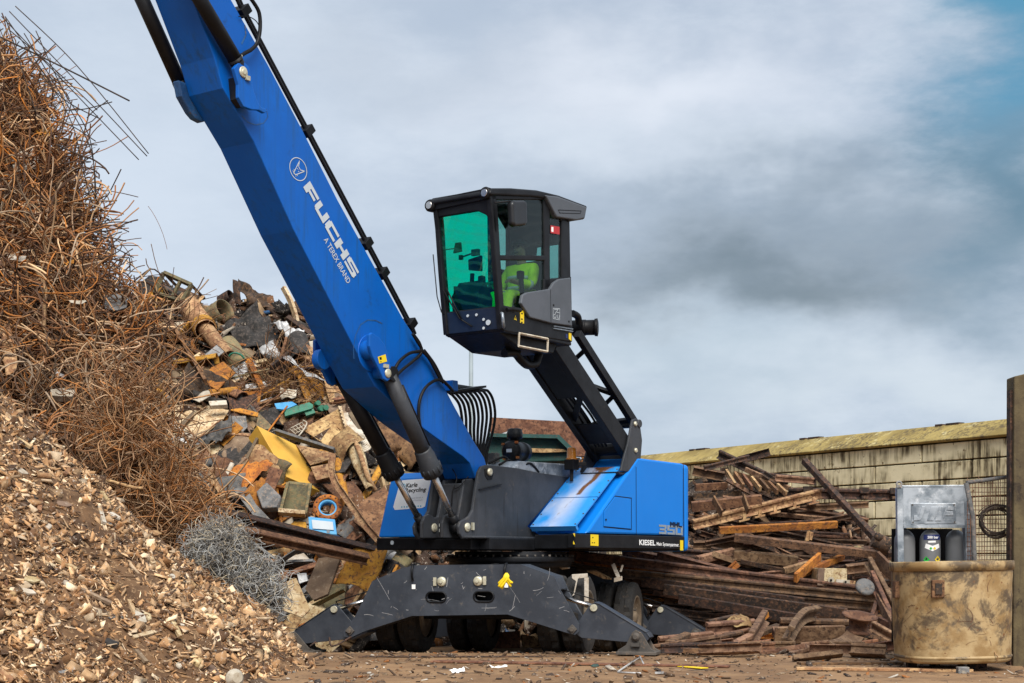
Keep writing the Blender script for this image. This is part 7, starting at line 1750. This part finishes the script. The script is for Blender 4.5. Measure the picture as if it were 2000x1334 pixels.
b = MB(); b.para(RP(1764, 1031, .55), RP(1886, 1031, .55) - RP(1764, 1031, .55), V((0, .02, 0)), V((0, 0, -1.4))); b.build('back_panel', M['ink'], e)
def bottle(cx, y, r):
    c = RP(cx, 1090, y); b = MB(); zt_ = RP(0, 1034).z
    b.lathe(V((c.x, c.y, .13)), UP, [(0, r * .9), (.03, r), (zt_ - .13 - r * 1.1, r)] + [(zt_ - .13 - r * 1.1 + r * 1.1 * math.sin(a), r * max(math.cos(a), .3)) for a in np.linspace(.2, 1.4, 8)], 32)
    return tag(b.build('gas_cylinder', M['bottle'], fix=True), None, None)
r_ = .125
mid = bottle(1823.5, .16, r_); tag(mid, 'middle grey gas cylinder with the blue 200 bar label', 'gas cylinder', 'gas cylinders in the rack')
tag(bottle(1776, .22, .125), 'grey gas cylinder left of the labelled one in the rack', 'gas cylinder', 'gas cylinders in the rack'); tag(bottle(1877, .22, .125), 'grey gas cylinder right of the labelled one in the rack', 'gas cylinder', 'gas cylinders in the rack')
mc = RP(1823.5, 1090, .16)
def wrap(pts, name, m, par, up=0.):
    """patch laid round the middle cylinder"""
    b = MB()
    def cyl_pt(x, y):
        z = RP(0, y, 0).z; dx = (x - 1823.5) / FPX * RY; a = dx / (r_ + .002); rr = r_ + .002 + up
        return V((mc.x + rr * math.sin(a), mc.y - rr * math.cos(a), z))
    n_ = 8; top = pts[0]; bot = pts[1]; g = []
    for row in (top, bot): g.append([cyl_pt(np.interp(i / n_, np.linspace(0, 1, len(row)), [p[0] for p in row]), np.interp(i / n_, np.linspace(0, 1, len(row)), [p[1] for p in row])) for i in range(n_ + 1)])
    b.grid(g); return b.build(name, m, par), cyl_pt
lb, cp = wrap([[(1805, 1044), (1841, 1044)], [(1805, 1054), (1841, 1054)]], 'pressure_label', M['navy'], mid)
O = mc + V((-.066, -r_ - .006, RP(0, 1051.5).z - mc.z)); textA('200 bar', O, V((.132, 0, 0)), V((0, 0, .030)), 'lettering', M['white'], lb, bold=.02, lift=.002)
wrap([[(1814.5, 1056.5), (1829.5, 1056)], [(1814.5, 1060), (1829.5, 1059.5)]], 'small_label', M['white'], mid)
hz, _ = wrap([[(1810, 1061.5), (1823, 1066), (1837, 1061.5)], [(1807.5, 1070), (1823, 1076.5), (1839.5, 1069)]], 'hazard_label', M['white'], mid)
for x, y, s, m in ((1819.5, 1071, 3, 'green_st'), (1827, 1071, 3, 'yellow'), (1810.5, 1093, 6.5, 'green_st'), (1834.5, 1092.5, 7.5, 'yellow')):
    b = MB(); b.ngon([V((p.x, p.y - .004, p.z)) for p in (cp(x - s, y), cp(x, y + s), cp(x + s, y), cp(x, y - s))]); d_ = b.build('hazard_diamond', M[m], mid)
    if s > 4:
        b = MB(); b.ngon([V((p.x, p.y - .007, p.z)) for p in (cp(x - 2, y), cp(x + 2, y), cp(x + .3, y - 4))]); b.build('hazard_symbol', M['ink'], d_)

# ================================================================= ROUND BIN
by = 17.15; bx = (1856.5 - CX) / FPX * by
e = empty('round_bin', (bx, by, 0), 'large dirty cream round steel bin with dents and scratches', 'bin')
def bin_ring(z, r, n_=88):
    out = []
    for k in range(n_):
        a = 2 * math.pi * k / n_; ca, sa = math.cos(a), math.sin(a); ex = 2 / 2.5
        x = math.copysign(abs(ca) ** ex, ca) * r; y = math.copysign(abs(sa) ** ex, sa) * r
        dn = .012 * mnoise.noise(V((x * 3, y * 3, z * 3.2))) + .007 * mnoise.noise(V((x * 8, y * 8, z * 8)))
        out.append(V((bx + x * (1 + dn) + .018 * (1.19 - z), by + y * (1 + dn), z + .018 * x)))
    return out
rows = [bin_ring(.115, .50), bin_ring(.09, .57), bin_ring(.10, .595), bin_ring(.125, .612)]
for z in np.linspace(.16, 1.08, 22): rows.append(bin_ring(z, .612 + .022 * (z - .16) / .9))
rows += [bin_ring(1.19, .632), bin_ring(1.19, .615), bin_ring(.6, .605), bin_ring(.16, .58)]
b = MB(); g = [r + [r[0]] for r in rows]; b.grid(g); b.ngon(rows[0][::-1]); b.ngon(rows[-1]); b.build('shell', M['bin'], e, split=False, fix=False)
b = MB(); rr = [bin_ring(1.098, .634), bin_ring(1.098, .652), bin_ring(1.19, .655), bin_ring(1.197, .648), bin_ring(1.197, .612), bin_ring(1.18, .612)]; b.grid([r + [r[0]] for r in rr]); b.build('rim_band', M['bin'], e)
b = MB(); rr = [bin_ring(.135, .612), bin_ring(.145, .622), bin_ring(.16, .622), bin_ring(.17, .613)]; b.grid([r + [r[0]] for r in rr]); b.build('weld_ring', M['bin'], e)
b = MB(); sr_ = random.Random(9)
def bin_pt(a, z, off=.004):
    q = bin_ring(z, .612 + .022 * (z - .16) / .9 + off); f = (a / (2 * math.pi) * 88) % 88; i = int(f); return q[i].lerp(q[(i + 1) % 88], f - i)
for k in range(75):
    a = sr_.uniform(math.pi * 1.02, math.pi * 1.98); z = sr_.uniform(.25, 1.05); an = sr_.choice([0, .3, 1.3, 1.7, -.9, .9]) + sr_.uniform(-.3, .3); ln = min(.22, sr_.expovariate(1 / .06) + .02); w = sr_.uniform(.0012, .003); cv = sr_.uniform(-1, 1)
    q = [];
    for i in range(6):
        t_ = i / 5 * ln; q.append((a + t_ * math.cos(an + cv * i * .2) / .63, min(max(z + t_ * math.sin(an + cv * i * .2), .18), 1.08)))
    if any(not math.pi < x < 2 * math.pi for x, _ in q): continue
    for i in range(5):
        (a0, z0), (a1, z1) = q[i], q[i + 1]; sx, sz = -math.sin(an) * w / .63, math.cos(an) * w
        b.ngon([bin_pt(a0 - sx, z0 - sz), bin_pt(a1 - sx, z1 - sz), bin_pt(a1 + sx, z1 + sz), bin_pt(a0 + sx, z0 + sz)])
b.build('scratch_mark', M['rust'], e, split=False)['kind'] = 'stuff'
b = MB(); q = P(1831.5, 1150, by - .60); b.box(q, V((.135, 0, .002)), V((0, .06, 0)), V((0, 0, .19))); pl = b.build('lifting_plate', M['rust'], e, bev=.008)
b = MB(); b.box(q - V((0, .035, 0)), V((.07, 0, 0)), V((0, .02, 0)), V((0, 0, .12))); b.build('plate_pocket', M['rust_dark'], pl)
b = MB(); q = P(1750, 1151, by - .10); b.box(q + V((.01, 0, 0)), V((.07, 0, 0)), V((0, .14, 0)), V((0, 0, .19))); b.build('lifting_plate', M['rust'], e, bev=.008)
b = MB()
for x, y in ((1787, .1), (1930, .2), (1890, -.25), (1845, .35)): c = V(((x - CX) / FPX * by, by + y, 0)); b.para(c + V((-.05, 0, gz(c.x, c.y))), V((.1, 0, 0)), V((0, .1, 0)), V((0, 0, .13)))
b.build('foot', M['rust_dark'], e)
b = MB(); b.tube(bez([P(1942, 1272, by - .57), P(1946, 1280, by - .60), P(1949, 1285, by - .60), P(1945, 1295, by - .58)], 5), .006, 5); b.build('wire_hook', M['rust_tan'], e)
b = MB(); c = V(((1882 - CX) / FPX * 16.35, 16.35, 0)); b.para(c + V((-.055, 0, -.004)), V((.12, 0, 0)), V((0, .1, 0)), V((0, 0, .075))); add(b.build('brick', M['greyscrap'], bev=.006), 'pale brick on the ground in front of the bin', 'brick')

# ================================================================= THINGS ON THE GROUND
def GP(px, py):
    y = CAMH * FPX / (py - HY); 
    return V(((px - CX) / FPX * y, y, 0))
def gbar(a, b_, w, h, m, name, lab, ct):
    p, q = GP(*a), GP(*b_); o = sect(p, q, BX(h, w), UP).build(name, M[m], bev=.003, seg=1); add(o, lab, ct)
gbar((845, 1293), (1425, 1303), .20, .02, 'rust', 'steel_strip', 'long flat steel strip lying on the mud before the handler', 'steel strip')
gbar((700, 1283), (1060, 1283), .10, .012, 'rust_dark', 'steel_strip', 'dark thin strip on the mud under the outrigger beam', 'steel strip')
gbar((1555, 1308), (1900, 1312), .16, .03, 'rust_tan', 'steel_strip', 'tan flat strip on the mud in front of the round bin', 'steel strip')
gbar((1560, 1298), (1760, 1297), .2, .03, 'rust', 'steel_strip', 'brown flat strip on the mud left of the round bin', 'steel strip')
gbar((1330, 1302), (1376, 1306), .12, .01, 'yellow', 'yellow_strip', 'short yellow painted strip on the mud', 'strip')
b = MB(); b.tube([GP(1207, 1312), GP(1250, 1292) + UP * .06, GP(1258, 1300) + UP * .01], .010, 6); b.tube([GP(1207, 1313), GP(1252, 1315)], .010, 6); add(b.build('bent_strip', M['bright']), 'bright bent strip folded on the mud right of centre', 'metal strip')
b = MB(); b.box(GP(1288, 1316) + UP * .012, V((.1, .02, 0)), V((0, .03, 0)), V((0, 0, .02))); add(b.build('metal_scrap', M['bright']), 'small bluish metal bit right of the bent strip', 'scrap')
for q, l in (([(875, 1312), (905, 1306), (908, 1312), (885, 1316)], 'small white crumpled rag on the mud'), ([(955, 1303), (985, 1300), (990, 1304), (965, 1307)], 'pale torn paper strip on the mud'), ([(1153, 1302), (1170, 1297), (1170, 1302), (1158, 1306)], 'small dark green glinting scrap on the mud')):
    c = GP(sum(p[0] for p in q) / 4, sum(p[1] for p in q) / 4); n_ = nrm(0, -.6, .8); g = []
    add(crumple(q, 'rag' if 'rag' in l else 'litter_scrap', M['teal' if 'green' in l else 'white'], .03, 8, seed=len(l), y=c.y, n=n_, freq=9), l, 'litter')
b = MB(); q = GP(1247, 1326) + UP * .03; b.lathe(q, (.3, -.9, .1), [(0, .02), (.06, .02), (.06, .012), (0, .012)], 12, closed=True); add(b.build('pipe_nut', M['rust_dark'], fix=True), 'tiny dark pipe ring near the bottom of the photo', 'pipe ring')
b = MB(); b.tube(bez([P(700, 1235, 20.6), P(650, 1262, 20.2), P(640, 1240, 20.8), P(605, 1262, 20.6)], 8), .012, 6); add(b.build('loose_cable', M['rust_dark']), 'dark loose cable on the ground under the left outrigger leg', 'cable')
b = MB(); q = P(1890, 1286, 19.0); b.box(P(1925, 1286, 18.6), V((.32, 0, 0)), V((0, .4, 0)), V((0, 0, .07)))
for k in range(5): b.box(P(1905 + 10 * k, 1290, 18.3), V((.03, 0, 0)), V((0, .3, 0)), V((0, 0, .05)))
add(b.build('wood_pallet', M['rust_dark']), 'low dark pallet scraps behind the bin on the right', 'pallet')

# ================================================================= LABELS THAT SINGLE OUT
ORD = ['first', 'second', 'third', 'fourth', 'fifth', 'sixth', 'seventh', 'eighth', 'ninth', 'tenth', 'eleventh', 'twelfth', 'thirteenth', 'fourteenth', 'fifteenth', 'sixteenth']
NUM = {3: 'three', 4: 'four', 5: 'five', 6: 'six', 7: 'seven', 8: 'eight', 9: 'nine', 10: 'ten', 11: 'eleven', 12: 'twelve', 13: 'thirteen', 14: 'fourteen', 15: 'fifteen', 16: 'sixteen'}
def pxof(o):
    bb_ = [o.location + V(c) for c in o.bound_box] if o.type == 'MESH' else [o.location]; c = sum(bb_, V((0, 0, 0))) / len(bb_)
    return CX + FPX * c.x / c.y, HY - FPX * (c.z - CAMH) / c.y
gr = {}
for o, l, a in ITEMS:
    if a: gr.setdefault(l, []).append(o)
for l, os_ in gr.items():
    if len(os_) == 1: continue
    pp = {o.name: pxof(o) for o in os_}
    if len(os_) == 2:
        (x0, y0), (x1, y1) = pp[os_[0].name], pp[os_[1].name]
        if abs(y0 - y1) > abs(x0 - x1): a, b_ = ('upper', 'lower') if y0 < y1 else ('lower', 'upper')
        else: a, b_ = ('left hand', 'right hand') if x0 < x1 else ('right hand', 'left hand')
        os_[0]['label'] = f'{a} {l}'; os_[1]['label'] = f'{b_} {l}'
    else:
        os_.sort(key=lambda o: pp[o.name][0])
        for i, o in enumerate(os_):
            o['label'] = l + ', ' + ('leftmost' if i == 0 else 'rightmost' if i == len(os_) - 1 else ORD[i] + ' from left') + f' of {NUM.get(len(os_), "many")}'
